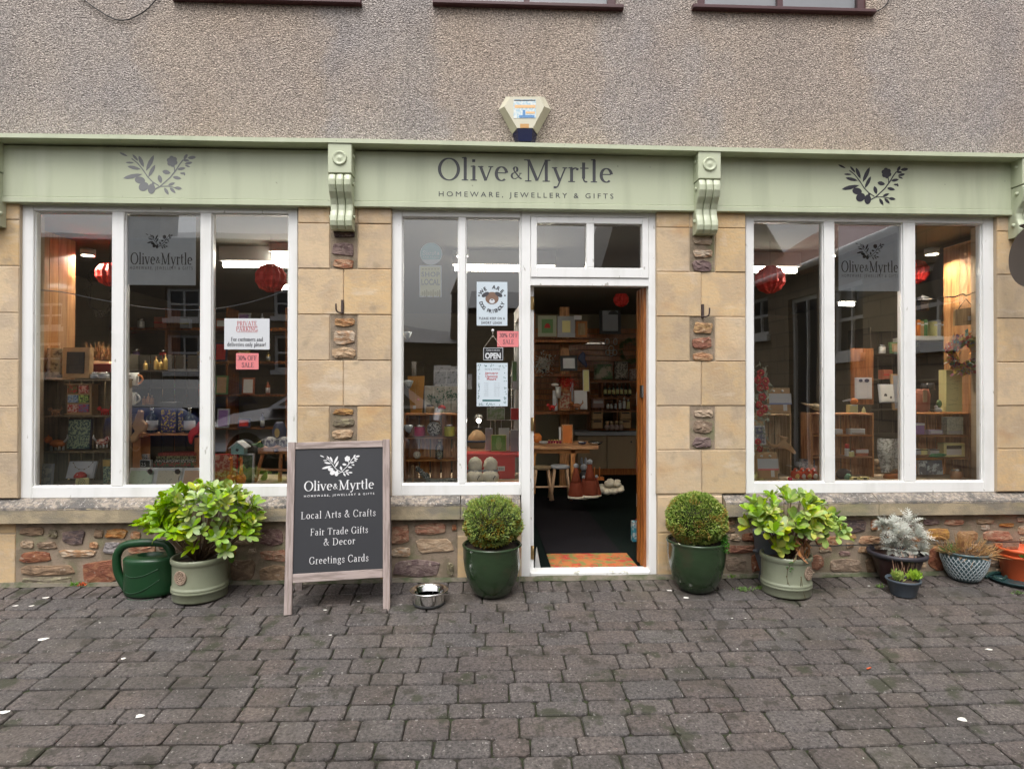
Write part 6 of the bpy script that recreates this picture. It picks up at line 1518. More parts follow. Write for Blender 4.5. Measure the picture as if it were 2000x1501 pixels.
def critter(u, v, Y, s, m, label, nm='animal_ornament', cat='ornament', white=None, flip=1):
    t, LP, k = IT(nm, label, cat, u, v, Y); q = s*k
    b = MB(); b.ball((0, 0, q*.55), q*.42, 12, 8, 1.35, .8, .75); b.build('body', m, t)
    MB().ball((-flip*q*.62, -.01, q*.85), q*.27, 10, 7).build('head', m, t)
    b = MB()
    for x in (-.35, -.2, .25, .4):
        b.lathe([(q*.09, 0), (q*.08, q*.35)], 8, (x*q, (.1 if x in (-.2, .4) else -.15)*q, 0))
    b.build('legs', white or m, t)
    MB().tube([(flip*q*.5, 0, q*.65), (flip*q*.8, 0, q*.95), (flip*q*.75, 0, q*1.25)], [q*.07, q*.09, q*.03], 6).build('tail', white or m, t); MB().lathe([(q*.08, 0), (.0001, q*.2)], 5, (-flip*q*.68, 0, q*1.05)).build('ear', m, t)
    return t
critter(112, 879, .38, 24, m_org, 'orange fox ornament on the third shelf, left of the blue book', white=m_ceram)
critter(199, 874, .38, 20, mottle('spotted red', (.45, .10, .06), (.7, .6, .5), 80), 'small spotted red deer ornament beside the left mullion', white=m_ceram, flip=-1)
critter(109, 811, .35, 14, m_carvo, 'tiny orange creature clinging to the second shelf edge'); critter(205, 810, .35, 14, m_red, 'tiny red creature on the second shelf by the mullion')
m_floral = mottle('blue green floral print', (.05, .10, .10), (.30, .38, .24), 70)
picture('blue and green floral notebook on the third shelf', 'book', 130, 818, 176, 877, .38, m_navy, m_floral, 1.5, .1, 'floral_notebook')
t = picture('white card holding a beaded necklace at the bottom left', 'necklace card', 128, 902, 182, 934, .34, m_paper, m_paper, 2, .35, 'necklace_card')
b = MB(); k = 4.64/F; p0 = P(155, 934, .34)
pts = [Vector((P(u, v, .33).x-p0.x, -.008+.35*(P(u, v, .33).z-p0.z), P(u, v, .33).z-p0.z)) for u, v in ((136, 905), (142, 913), (150, 917), (160, 917), (168, 912), (174, 904))]; b.tube(pts, .0018, 4)
for p in pts: b.ball(p, .0055, 6, 4)
b.build('beads', m_dkwood, t)
t, LP, k = IT('toadstool', 'red domed toadstool ornament in front of the necklace card', 'ornament', 157, 940, .28); MB().lathe([(5*k, 0), (4*k, 10*k)], 12).build('stalk', m_ceram, t); MB().lathe([(11*k, 8*k), (10*k, 13*k), (6*k, 17.5*k), (.0001, 19*k)], 18).build('cap', m_red, t)
b = MB(); [b.ball((x*k, -math.sqrt(max(0, 100-x*x))*.85*k, z*k), 1.3*k, 6, 4) for x, z in ((-5, 12), (0, 14), (5, 12), (2, 10))]; b.build('spots', m_ceram, t)
t = box_('yellow card with black spiral at the bottom of the leftmost pane', 'card', 147, 933, 173, 949, .24, m_yel, .01, 'spiral_card')
b = MB(); k = 4.54/F; b.tube([((-1+(1+i*.35)*math.cos(i*.7))*k, -.002, 6.5*k+(1+i*.35)*math.sin(i*.7)*k) for i in range(22)], .0016, 4); b.build('spiral', m_ink, t)
picture('pale blue circle print leaning at the far left bottom', 'print', 66, 906, 100, 949, .22, m_grey, mottle('pale blue circles', (.22, .27, .31), (.40, .45, .47), 22, (.48, .52)), 1, .1, 'circle_print')
box_('small gold topped tin on the bottom shelf by the mullion', 'tin', 201, 897, 215, 944, .3, m_floral, .05, 'patterned_tin', ((0, .72, 1, 1, m_gold, 'lid'),))
for u, lb in ((184, 'left small grey tin on the top dark shelf'), (203, 'right wide grey tin on the top dark shelf')): jar(lb, u-(6 if u < 190 else 9), 727, u+(6 if u < 190 else 9), 739, .4, m_grey, m_steel, 'small_tin', 'tin', .3)
t, LP, k = IT('wicker_basket', 'wicker basket of dried stems behind the box frame', 'basket', 200, 726, .75)
MB().lathe([(18*k, 0), (24*k, 20*k), (22*k, 20*k), (17*k, 3*k)], 20, sy=.7).build('basket', m_carve, t)
small_leaves('dried_stems', t, 120, lambda: ((rE.uniform(-.08, .08), rE.uniform(-.04, .04), 20*k), (rE.uniform(-.5, .5), 0, 1.4)), m_hay, .14, .012, rE)
box_('dark red cloth runner behind the top shelf', 'cloth', 170, 710, 216, 726, .62, pm('maroon cloth', (.20, .02, .025), .9, var=.2), .2, 'folded_cloth')
m_bakw0 = pm('dark twig', (.035, .028, .018), .9)
t, LP, k = IT('wire_wreath', 'round dark twig wreath hanging in the leftmost pane', 'wreath', 198, 567, 1.5)
b = MB(); 
for q in range(26):
    a0 = rE.uniform(0, 6.28); b.tube([((24+rE.uniform(-7, 7))*k*math.cos(a0+j*.25), rE.uniform(-.02, .02), (46+rE.uniform(-8, 8))*k*math.sin(a0+j*.25)) for j in range(6)], .004, 4)
b.build('twigs', m_bakw0, t)
b = MB(); b.tube(smooth_path([P(66, 566, .16), P(120, 570, .16), P(200, 586, .16), P(300, 602, .16), P(388, 605, .16), P(440, 600, .16), P(500, 587, .16), P(562, 566, .16)], 5), .0032, 5); q = b.build('string_line', m_grey, None); tag(q, 'thin pale string drooping across the left window', 'string')
# middle pane
def mug(u0, v0, u1, v1, Y, m, mh, label):
    t, LP, k = IT('mug', label, 'mug', (u0+u1)/2, v1, Y); r = (u1-u0)/2*k; h = (v1-v0)*k
    MB().lathe([(r*.9, 0), (r, h*.08), (r, h), (r*.9, h), (r*.88, h*.2), (.0001, h*.15)], 20).build('cup', m, t); T = Matrix.Translation((r, 0, h*.5)) @ Matrix.Rotation(R(90), 4, 'X')
    MB().tube([T @ Vector((h*.33*math.cos(a), h*.33*math.sin(a), 0)) for a in [R(-95+190*i/10) for i in range(11)]], h*.07, 6).build('handle', mh, t)
    b = MB(); [b.ball((r*math.sin(a)*1.0, -r*math.cos(a), h*z), h*.07, 6, 4) for a, z in ((-.7, .3), (-.2, .6), (.3, .75), (.1, .25), (.6, .45))]; b.build('painted_spots', m_black, t); return t
m_bakw = pm('dark back shelf', (.06, .05, .035), .7)
crate('dark shelf unit standing at the back of the left window', 236, 690, 392, 930, .72, .22, (722.5, 756, 791, 830), m_bakw, m_bakw, 6)
mug(245, 728, 269, 753, .62, m_ceram, m_org, 'white mug with orange handle on the upper dark shelf'); mug(244, 766, 264, 790, .62, m_ceram, m_ceram, 'white spotted mug on the middle dark shelf')
box_('white gift box with black bird print below the mugs', 'gift box', 242, 808, 265, 827, .6, m_grey, .07, 'small_box', ((.3, .3, .7, .75, m_black, 'bird_print'),))
def bottle(label, u0, v0, u1, v1, Y, m, lab=None, nm='bottle', cat='bottle', group=None):
    t, LP, k = IT(nm, label, cat, (u0+u1)/2, v1, Y, group); r = (u1-u0)/2*k; h = (v1-v0)*k
    MB().lathe([(r*.95, 0), (r, h*.03), (r, h*.6), (r*.85, h*.68), (r*.35, h*.76), (r*.3, h*.92)], 16).build('glass_body', m, t); MB().lathe([(r*.36, h*.9), (r*.36, h), (.0001, h)], 12).build('cap', m_steel if lab else m_carve, t)
    if lab: MB().lathe([(r*1.012, h*.12), (r*1.012, h*.5)], 16).build('paper_label', lab, t)
    return t
bottle('dark bottle with cream label, left of the sunflower lantern', 287, 797, 307, 845, .42, m_bottle, m_paper); bottle('dark bottle with cream label, right of the sunflower lantern', 360, 797, 380, 845, .42, m_bottle, m_paper)
for i, (u, h_) in enumerate(((284, 18), (305, 26), (314, 20), (323, 30))): bottle(('smallest', 'second', 'third', 'tallest')[i]+' copper bottle on the back shelf of the left window', u-4, 722-h_, u+4, 722, .8, m_gold)
for i, (u, h_) in enumerate(((282, 16), (290, 22), (297, 18))): bottle(('left', 'middle', 'right')[i]+' little amber bottle between the mug and the lantern', u-3.4, 790-h_, u+3.4, 790, .76, m_carvo)
t, LP, k = IT('lantern', 'dark lantern painted with yellow and purple flowers', 'lantern', 328, 846, .40)
a, c = LP(312, 846), LP(345, 785); b = MB(); b.bbox(a.x, c.x, 0, .1, a.z, a.z+.012, .002); b.bbox(a.x, c.x, 0, .1, c.z-.06, c.z, .003); b.bbox(a.x, a.x+.008, 0, .1, a.z, c.z-.06, .001); b.bbox(c.x-.008, c.x, 0, .1, a.z, c.z-.06, .001); b.build('casing', m_black, t)
m_sunf = mottle('sunflower print', (.05, .04, .10), (.62, .45, .04), 55, (.5, .56)); MB().box(a.x+.008, c.x-.008, .004, .09, a.z+.012, c.z-.06).build('painted_glass', overlay(m_sunf, (.40, .22, .5), 45, .6, .63, .9, world=False), t); MB().tube([(a.x+.02, .05, c.z), (0, .05, c.z+.03), (c.x-.02, .05, c.z)], .003).build('handle', m_black, t)
box_('narrow black box with a column of sunflowers', 'gift box', 347, 800, 359, 843, .40, m_black, .05, 'sunflower_box', ((.1, .05, .9, .95, m_sunf, 'flower_print'),))
t, LP, k = IT('display_stand', 'small orange wooden stand holding the bottles and lantern', 'stand', 320, 925, .36)
a, c = LP(262, 850), LP(388, 846); MB().bbox(a.x, c.x, 0, .16, c.z-.016, c.z, .002).build('top_board', m_oranget, t)
for (u0, u1) in ((257, 273), (378, 387)): a, c = LP(u0, 925), LP(u1, 850); MB().bbox(a.x, c.x, .01, .14, a.z, c.z-.017, .002).build('post', m_carvo, t)
def carved(label, pts, Y, m, th=.03, nm='wood_carving', spots=None):
    us = [p[0] for p in pts]; vs = [p[1] for p in pts]; t, LP, k = IT(nm, label, 'ornament', sum(us)/len(us), max(vs), Y)
    poly = [(LP(u, v).x, LP(u, v).z) for u, v in pts]; poly = poly if sum((poly[i-1][0]*poly[i][1]-poly[i][0]*poly[i-1][1]) for i in range(len(poly))) > 0 else poly[::-1]
    o = MB().prism(poly, 0, th).build('carving', m, t); md = o.modifiers.new('bevel', 'BEVEL'); md.width = th*.28; md.segments = 2; return t
carved('carved wooden bird climbing the left end of the orange stand', [(256, 866), (253, 852), (262, 842), (256, 832), (262, 818), (268, 800), (277, 802), (276, 820), (286, 828), (282, 842), (272, 846), (264, 862)], .33, m_carve, .04)
carved('red carved bird perched on the right end of the orange stand', [(366, 848), (372, 838), (382, 832), (387, 822), (392, 832), (388, 845), (376, 852), (372, 868), (368, 864)], .33, m_red)
t, LP, k = IT('calendar_blocks', 'wooden calendar of black and white number blocks reading 25', 'calendar', 283, 913, .30)
for (u0, v0, u1, v1, s_) in ((273, 898, 294, 913, '25'), (277, 887, 289, 897, '30')):
    a, c = LP(u0, v1), LP(u1, v0); o_ = MB().bbox(a.x, c.x, 0, .03, a.z, c.z, .002).build('block', m_paper, t); MB().box(a.x+.004, c.x-.004, -.0015, .001, a.z+.004, c.z-.004).build('dark_face', m_black, o_); sans('number', s_, m_paper, o_, (a.x+.01, -.003, a.z+.012), height=(c.z-a.z)*.5)
for i, (v0, mm) in enumerate(((884, mottle('dark red weave', (.18, .02, .02), (.30, .06, .05), 90)), (890, mottle('olive dotted weave', (.25, .25, .12), (.03, .03, .02), 80)), (897, mottle('black white zigzag', (.45, .43, .38), (.02, .02, .02), 90)), (903, mottle('red green weave', (.30, .05, .04), (.05, .12, .05), 60)))):
    box_(('topmost', 'second', 'third', 'lowest')[i]+' folded patterned textile in the stack behind the prints', 'textile', 308-i*3, v0, 380-i*1.5, v0+7, .34-.012*i, mm, .12, 'folded_textile', group='stack of patterned textiles')
for i, (u0, u1, mp, lb) in enumerate(((247, 301, (.50, .62, .50), 'green'), (301, 352, (.55, .52, .42), 'golden'), (353, 402, (.50, .33, .22), 'orange'))):
    v0 = 915; t = picture('framed %s nature print leaning at the foot of the left window' % lb, 'print', u0, v0, u1, 949, .18+.002*i, m_paper, mottle('nature print '+lb, mp, (.20, .26, .24), 26, (.52, .62)), 4.5, .35, group='row of framed nature prints', motif=(tree_motif(m_tealink, ((u0+28, 934, 5, 3), (u0+24, 938, 1, 4), (u0+33, 938, 1, 4), (u0+35, 929, 2, 3))) if i == 1 else tree_motif(m_tealink, ((u0+26, 933, 9, 1.6), (u0+34, 931, 3, 2)))if i == 0 else None))
    if i < 2: q = P((u0+u1)/2, 949, .18+.002*i); p = P(u0+43-i*0, 921, .16); b = MB(); b.lathe([(.0001, -.001), (.02, -.001)], 14, T=Matrix.Translation((p.x-q.x, -.002, p.z-q.z)) @ Matrix.Rotation(R(90), 4, 'X')); b.build('pink_price_spot', m_pink, t)
# right pane of the left window
picture('red floral boxed canvas at the foot of the left window', 'canvas', 414, 887, 462, 950, .26, m_redbox, mottle('red floral print', (.34, .06, .045), (.52, .32, .24), 40), 1, .08, 'floral_canvas')
picture('white framed dark green picture behind the giraffes', 'picture', 459, 886, 495, 947, .3, m_paper, mottle('dark green scene', (.05, .08, .05), (.12, .17, .10), 12), 3, .06)
t, LP, k = IT('bird_house', 'duck egg blue bird house with heart shaped hole', 'bird house', 466, 887, .27)
a, c = LP(451, 887), LP(476, 872); gy = LP(463, 861).z
MB().prism([(a.x, a.z), (c.x, a.z), (c.x, c.z), ((a.x+c.x)/2, gy-.01), (a.x, c.z)], 0, .07).build('house_body', m_teal2, t)
b = MB(); xm = (a.x+c.x)/2; e = .016
b.add([(xm, -.012, gy), (c.x+e, -.012, c.z-.008), (c.x+e+.006, .08, c.z+.0), (xm+.006, .08, gy+.006), (xm, -.012, gy-.009), (c.x+e, -.012, c.z-.017), (c.x+e+.006, .08, c.z-.009), (xm+.006, .08, gy-.003)], [(0, 1, 2, 3), (7, 6, 5, 4), (0, 4, 5, 1), (1, 5, 6, 2), (2, 6, 7, 3), (3, 7, 4, 0)])
b.add([(xm, -.012, gy), (a.x-e, -.012, c.z-.008), (a.x-e+.006, .08, c.z), (xm+.006, .08, gy+.006), (xm, -.012, gy-.009), (a.x-e, -.012, c.z-.017), (a.x-e+.006, .08, c.z-.009), (xm+.006, .08, gy-.003)], [(3, 2, 1, 0), (4, 5, 6, 7), (1, 5, 4, 0), (2, 6, 5, 1), (3, 7, 6, 2), (0, 4, 7, 3)]); b.build('roof', m_paper, t)
hc = Vector((xm, -.002, (a.z+c.z)/2+.004)); b = MB(); n_ = 24; pts = []
for i in range(n_): th = 2*math.pi*i/n_; pts.append(hc+Vector((.0115*math.sin(th)**3, 0, .0009*(13*math.cos(th)-5*math.cos(2*th)-2*math.cos(3*th)-math.cos(4*th)))))
b.add(pts, [tuple(range(n_))[::-1]]); b.build('heart_hole', m_black, t)
def giraffe(u, label):
    t, LP, k = IT('giraffe_figure', label, 'figurine', u, 948, .2, 'pair of orange giraffe figures'); mo = mottle('orange giraffe', (.68, .22, .03), (.55, .10, .02), 60)
    MB().ball((0, 0, 13*k), 9.5*k, 12, 8, 1, .8, 1.15).build('body', mo, t); MB().lathe([(5*k, 16*k), (3*k, 32*k), (2.6*k, 50*k)], 10).build('neck', mo, t); MB().ball((-1*k, -2*k, 51*k), 3.6*k, 10, 7, 1, 1.4, .9).build('head', mo, t)
    b = MB(); [b.lathe([(.8*k, 52*k), (.6*k, 57*k)], 5, (x*k, 0, 0)) for x in (-2, 1.4)]; b.build('horns', m_gold, t); b = MB(); [b.ball((x*k, -6*k, 3*k), 3.6*k, 8, 6, 1, 1.2, .8) for x in (-5, 5)]; b.build('feet', m_carve, t)
giraffe(452, 'orange giraffe figure on the left of the pair'); giraffe(471, 'orange giraffe figure on the right, nearer the stool')
t, LP, k = IT('wooden_stool', 'brown wooden stool at the right of the left window', 'stool', 535, 948, .34)
a, c = LP(503, 886), LP(578, 874); MB().bbox(a.x, c.x, 0, .2, a.z, c.z, .005).build('seat', m_carvo, t)
for (ua, ub) in ((513, 497), (549, 546), (572, 584)): b = MB(); b.tube([LP(ua, 886, .03), LP(ub, 947, .02)], [.014, .016], 6, smooth=False); b.build('leg', m_carvo, t)
b = MB(); b.tube([LP(505, 916, .02), LP(575, 918, .02)], .010, 6, smooth=False); b.build('stretcher', m_carvo, t); MB().lathe([(.0001, 0), (.018, 0)], 16, T=Matrix.Translation(LP(539, 880, -.003)) @ Matrix.Rotation(R(90), 4, 'X')).build('pink_price_spot', m_pink, t)
def roundbird(u, v, s, m, label): t, LP, k = IT('painted_bird', label, 'ornament', u, v, .36); MB().ball((0, 0, s*.55*k), s*k*.62, 12, 8, 1.25, .8, .85).build('body', m, t); MB().ball((-s*.6*k, -s*.2*k, s*.6*k), s*.28*k, 8, 6).build('head', m_black, t); MB().lathe([(s*.1*k, 0), (.0001, s*.35*k)], 6, T=Matrix.Translation((-s*.8*k, -s*.2*k, s*.6*k)) @ Matrix.Rotation(R(-100), 4, 'Y')).build('beak', m_gold, t)
m_swirl = mottle('black white swirl', (.50, .50, .48), (.08, .07, .12), 40, (.48, .54)); roundbird(528, 873, 19, m_swirl, 'round black and white painted bird on the left of the stool'); roundbird(556, 873, 19, m_swirl, 'round black and white painted bird behind the window frame')
carved('long billed green and white metal bird on the stool edge', [(488, 868), (500, 866), (508, 862), (515, 863), (516, 871), (508, 875), (500, 871)], .34, m_grn, .02, 'metal_bird')
t, LP, k = IT('dark_vase', 'dark vase with a gold teardrop on the stool', 'vase', 546, 860, .46); MB().lathe([(5*k, 0), (12*k, 8*k), (13*k, 20*k), (9*k, 32*k), (6*k, 36*k), (5*k, 34*k)], 20).build('vase_body', m_navy, t); carved_ = blob(MB(), LP, 546, 844, 5, 9, -13.6*k).build('gold_drop', m_gold, t)
carved('bright green leaf ornament under the stool', [(509, 944), (508, 934), (514, 925), (522, 921), (522, 932), (516, 942)], .42, m_lfA, .012, 'leaf_ornament')
# back of the shop seen through the left window: shelf run with odd goods
t, LP, k = IT('wall_shelving', 'tall shelving against the back of the shop behind the left window', 'shelving', 300, 900, 3.2)
for v in (640, 705, 770, 835): a, c = LP(80, v+4), LP(560, v); MB().box(a.x, c.x, 0, .35, a.z, c.z).build('shelf', m_varn, t)
for u in (80, 200, 320, 440, 556): a, c = LP(u, 900), LP(u+5, 600); MB().box(a.x, c.x, .01, .34, a.z, c.z).build('upright', m_varn, t)
rF = random.Random(21); cols = [m_carve, m_grey, m_red, m_grn, m_ceram, m_navy, m_yel, m_terra, m_purple, m_gold]
cn = ['wooden', 'grey', 'red', 'green', 'white', 'navy', 'yellow', 'terracotta', 'lilac', 'brass']
pl_ = ['upper', 'second', 'third', 'lowest']
def stock(u, v, Y, i, label, k_=None):
    s_ = rF.uniform(16, 34); kind = k_ if k_ is not None else i % 4
    if kind == 0: jar(label, u-6, v-s_*.7, u+6, v, Y, cols[i % 10], m_steel, 'jar', 'jar', .25, body='jar_body')
    elif kind == 1: bottle(label, u-4, v-s_, u+4, v, Y, cols[i % 10], m_paper)
    elif kind == 2: picture(label, 'print', u-12, v-s_*1.1, u+12, v, Y, cols[(i+3) % 10], cols[i % 10], 3, .1)
    else: box_(label, 'gift box', u-9, v-s_*.7, u+9, v, Y, cols[i % 10], .08, 'gift_box', ((0, .4, 1, .55, cols[(i+5) % 10], 'ribbon'),))
kn = ['jar', 'bottle', 'print', 'gift box']
i = 0
for r_, v in enumerate((640, 705, 770, 835)):
    for u in range(232, 560, 41):
        uu = u+rF.uniform(-8, 8); 
        if 395 < uu < 415: continue
        stock(uu, v, 3.1, i, '%s %s on the %s back shelf, %s the left window' % (cn[i % 10] if i % 4 != 2 else cn[i % 10]+' centred', kn[i % 4], pl_[r_], ('seen at the left of' if uu < 320 else 'seen through the middle of' if uu < 430 else 'seen at the right of'))); i += 3 if i % 7 else 4
# ------------------------------------------------------------------ MIDDLE WINDOW
crate('orange pine crate shelves in the middle window', 789, 807, 905, 946, .3, .17, (808, 853.5, 897.5, 944), m_orangev, m_oranget, 5)
t, LP, k = IT('necklace_stand', 'orange wooden necklace stand hung with pendants', 'jewellery stand', 814, 806, .34)
MB().prism([(LP(u, v).x, LP(u, v).z) for u, v in ((802, 806), (824, 806), (829, 734), (796, 734))], 0, .02).build('stand_board', pm('ochre varnished board', (.58, .27, .045), .5, var=.1), t)
b = MB(); b.tube([LP(806, 740, -.004), LP(814, 776, -.006), LP(818, 740, -.004)], .0012, 4); b.tube([LP(811, 745, -.004), LP(811, 795, -.006)], .0012, 4); b.build('chain', m_gold, t); MB().ball(LP(817, 780, -.008), .008).build('pendant', m_pink, t); MB().box(LP(808, 0).x, LP(814, 0).x, -.008, -.004, LP(0, 799).z, LP(0, 792).z).build('square_pendant', m_ceram, t)
m_clear = glass_mat('clear acrylic', .10); t, LP, k = IT('acrylic_stand', 'tall clear acrylic holder behind the necklace stand', 'stand', 816, 752, .44); slab(MB(), LP, 804, 706, 829, 752, 0, .004).build('acrylic_sheet', m_clear, t)
t = picture('cream canvas of green trees above the orange crate', 'canvas', 829, 753, 906, 806, .33, m_paper, mottle('cream print', (.64, .62, .52), (.55, .50, .40), 20), 1, .04, 'tree_canvas')
rG = random.Random(12); b = MB(); p0 = P(867.5, 806, .33)
for (u, v, r_, w_) in ((842, 774, 9, 30), (866, 768, 15, 36), (881, 770, 10, 34), (893, 776, 11, 28), (855, 782, 8, 22)):
    tp = P(u, v, .32); 
    for j in range(26):
        uu, vv = u+rG.gauss(0, r_*.42), v+rG.gauss(0, r_*.5); q = P(uu, vv, .32); rr = rG.uniform(.003, .007); b.add([(q.x-p0.x+rr*math.cos(a), -.0085-.0001*(j % 7)+.04*(q.z-p0.z), q.z-p0.z+rr*math.sin(a)) for a in [2*math.pi*z_/6 for z_ in range(6)]], [tuple(range(6))])
    q0, q1 = P(u-.7, v+w_*.9, .32), P(u+.7, v, .32); b.add([(q0.x-p0.x, -.0083, q0.z-p0.z), (q1.x-p0.x, -.0083, q0.z-p0.z), (q1.x-p0.x, -.0083, q1.z-p0.z), (q0.x-p0.x, -.0083, q1.z-p0.z)], [(0, 1, 2, 3)])
b.build('tree_print', pm('printed foliage', (.10, .19, .12), .6, var=.4, scale=60), t)
for (u0, v0, u1, v1, lb) in ((847, 713, 880, 753, 'pair of grey botanical cards behind the tree canvas'), (879, 715, 906, 753, 'grey card with an arch behind the window mullion'), (913, 730, 922, 760, 'grey card standing right of the mullion')): picture(lb, 'card', u0, v0, u1, v1, .5, m_grey, mottle('grey botanical', (.42, .44, .47), (.20, .22, .22), 40, (.55, .6)), 1, .12, 'botanical_card')
jar('brown candle tin on top of the orange crate', 832, 790, 848, 806, .27, m_carve, m_black, 'candle_tin')
t, LP, k = IT('mushroom_candle', 'red capped mushroom candle on top of the orange crate', 'candle', 863, 806, .27); MB().lathe([(4.5*k, 0), (3.5*k, 9*k)], 12).build('stalk', m_yel, t); MB().lathe([(8*k, 8*k), (7*k, 12*k), (3*k, 15*k), (.0001, 15.5*k)], 14).build('cap', m_red, t)
m_pinkj = pm('bright pink wax', (.62, .02, .14), .3, coat=.3); m_yelj = pm('lime yellow wax', (.62, .58, .10), .3, coat=.3)
jar('bright pink candle jar on the upper crate shelf', 809, 829, 830.5, 851, .3, m_pinkj, m_steel); jar('yellow candle jar on the upper crate shelf', 867.5, 828, 888, 851, .3, m_yelj, m_steel)
t, LP, k = IT('mosaic_ball', 'black and white mosaic ball between the two candle jars', 'ornament', 848, 851, .3); MB().ball((0, 0, 14*k), 14.2*k, 20, 14).build('ball', mottle('black white mosaic', (.68, .68, .66), (.03, .03, .03), 75, (.49, .52)), t)
t, LP, k = IT('felt_penguin', 'small round felt bird on the middle crate shelf', 'ornament', 814.5, 895, .3); MB().ball((0, 0, 7*k), 7.5*k, 12, 8).build('felt_body', m_wool, t); MB().ball((1*k, -4*k, 8*k), 4*k, 8, 6, 1, .8, .7).build('dark_face', m_black, t)
t = bottle('corked glass bottle of shells on the middle crate shelf', 850, 858, 866, 895, .3, m_glassj, None, 'corked_bottle'); MB().ball((0, 0, .035), .02, 8, 6, sz=1.3).build('shells', mottle('shells', (.4, .36, .3), (.1, .08, .06), 90), t)
bottle('slim amber bottle near the mullion on the middle crate shelf', 884, 862, 892, 895, .32, m_carvo, None, 'slim_bottle')
t, LP, k = IT('yarn_roll', 'bundle of dark and silver ribbon on the bottom crate shelf', 'textile', 826, 941, .28); b = MB(); [b.tube([(x*k*.9-12*k, rG.uniform(-.02, .03), (26-x*.7+rG.uniform(-4, 4))*k) for x in range(0, 30, 5)], 3.4*k, 6) for j in range(6)]; b.build('ribbon', mottle('dark silver weave', (.03, .03, .035), (.42, .45, .42), 90), t)
t, LP, k = IT('folded_scarf', 'pale grey scarf folded at the bottom of the orange crate', 'textile', 862, 945, .22); b = MB(); [b.tube([((x-30)*k, rG.uniform(-.01, .02), (3+2.5*j+2*math.sin(x*.13+j))*k) for x in range(0, 62, 5)], 2.4*k, 6) for j in range(3)]; b.build('scarf_folds', mottle('pale scarf', (.50, .52, .46), (.25, .28, .26), 60), t)
t, LP, k = IT('wooden_candlestick', 'thin pale candlestick at the left of the bottom crate shelf', 'candlestick', 806, 944, .26); MB().lathe([(3*k, 0), (2.2*k, 2*k), (2*k, 32*k), (2.6*k, 35*k), (.0001, 36*k)], 10).build('stick', m_carve, t)
def lampshade(u, v, s, label):
    t, LP, k = IT('clip_lamp', label, 'lamp', u, v, .22, None); T = Matrix.Rotation(R(115), 4, 'Y'); MB().lathe([(s*.55*k, s*.9*k), (s*.4*k, s*.4*k), (s*.16*k, 0), (s*.1*k, -s*.3*k)], 18, T=T).build('lamp_shade', pm('pale blue grey enamel', (.42, .48, .52), .35), t); MB().tube([(0, 0, 0), (-.05, .02, .02), (-.09, .03, -.3)], .004, 6).build('stem', m_steel, t)
lampshade(787, 650, 16, 'topmost pale clip lamp at the left edge of the middle window'); lampshade(789, 745, 17, 'pale clip lamp beside the necklace stand'); lampshade(789, 832, 17, 'lowest pale clip lamp beside the pink candle jar')
# right pane of the middle window
t, LP, k = IT('card_spinner', 'wire card spinner filled with cards and bags', 'card rack', 978, 905, .62)
b = MB(); [b.tube([LP(u, 905), LP(u, 716)], .004, 6) for u in (958, 967, 979, 999, 1004)]; [b.tube([LP(946, v), LP(1020, v)], .003, 5) for v in (760, 820, 882)]; b.build('wires', m_steel, t)
for (u0, v0, u1, v1, m_, lb) in ((951, 796, 986, 820, mottle('pale floral bag', (.40, .46, .38), (.25, .36, .20), 30), 'pale floral gift bag hanging in the card spinner'), (997, 796, 1015, 820, m_red, 'red gift bag at the right of the card spinner'), (948, 836, 962, 879, m_grey, 'white card at the left of the card spinner'),
        (974, 836, 995, 879, m_paper, 'white card behind the green picture card'), (997, 839, 1018, 881, m_grey, 'grey tree card at the right of the card spinner'), (1000, 705, 1010, 745, m_grn, 'green card above the red gift bag'), (1001, 722, 1012, 760, m_paper, 'tall white card above the red gift bag')):
    picture(lb, 'card', u0, v0, u1, v1, .56, m_paper, m_, 1, .05, 'greeting_card')
t = picture('bright green picture card with a pale creature drawing', 'card', 959, 849, 989, 881, .5, m_yel, pm('bright green print', (.13, .30, .05), .6, var=.4, scale=40), 1, .04, 'picture_card'); p0 = P(974, 881, .5)
b = MB(); [b.add([(P(u, v, .49).x-p0.x+ru*.0042*math.cos(a), -.0088-j*.0003+.04*.05, P(u, v, .49).z-p0.z+rv*.0042*math.sin(a)) for a in [2*math.pi*z_/12 for z_ in range(12)]], [tuple(range(12))]) for j, (u, v, ru, rv) in enumerate(((974, 868, 6, 10), (974, 858, 5, 5)))]; b.build('creature_print', pm('pale green print', (.30, .50, .18), .6), t)
t, LP, k = IT('red_card_box', 'large red card box at the foot of the middle window', 'box', 960, 940, .40)
a, c = LP(905, 940), LP(1006, 889); MB().bbox(a.x, c.x, 0, .2, a.z, c.z, .003).build('carton', m_redbox, t); a2, c2 = LP(903, 893), LP(1018, 886); MB().bbox(a2.x, c2.x, -.006, .21, a2.z, c2.z, .002).build('lid', m_redbox, t)
a, c = LP(972, 919), LP(986, 910); q = MB().box(a.x, c.x, -.002, 0, a.z, c.z).build('price_label', m_paper, t); b = MB(); [b.box(a.x+.006+i*.0045, a.x+.006+i*.0045+(.0024 if i % 3 else .0012), -.003, -.0025, a.z+.006, c.z-.012) for i in range(10)]; b.build('bar_code', m_ink, q)
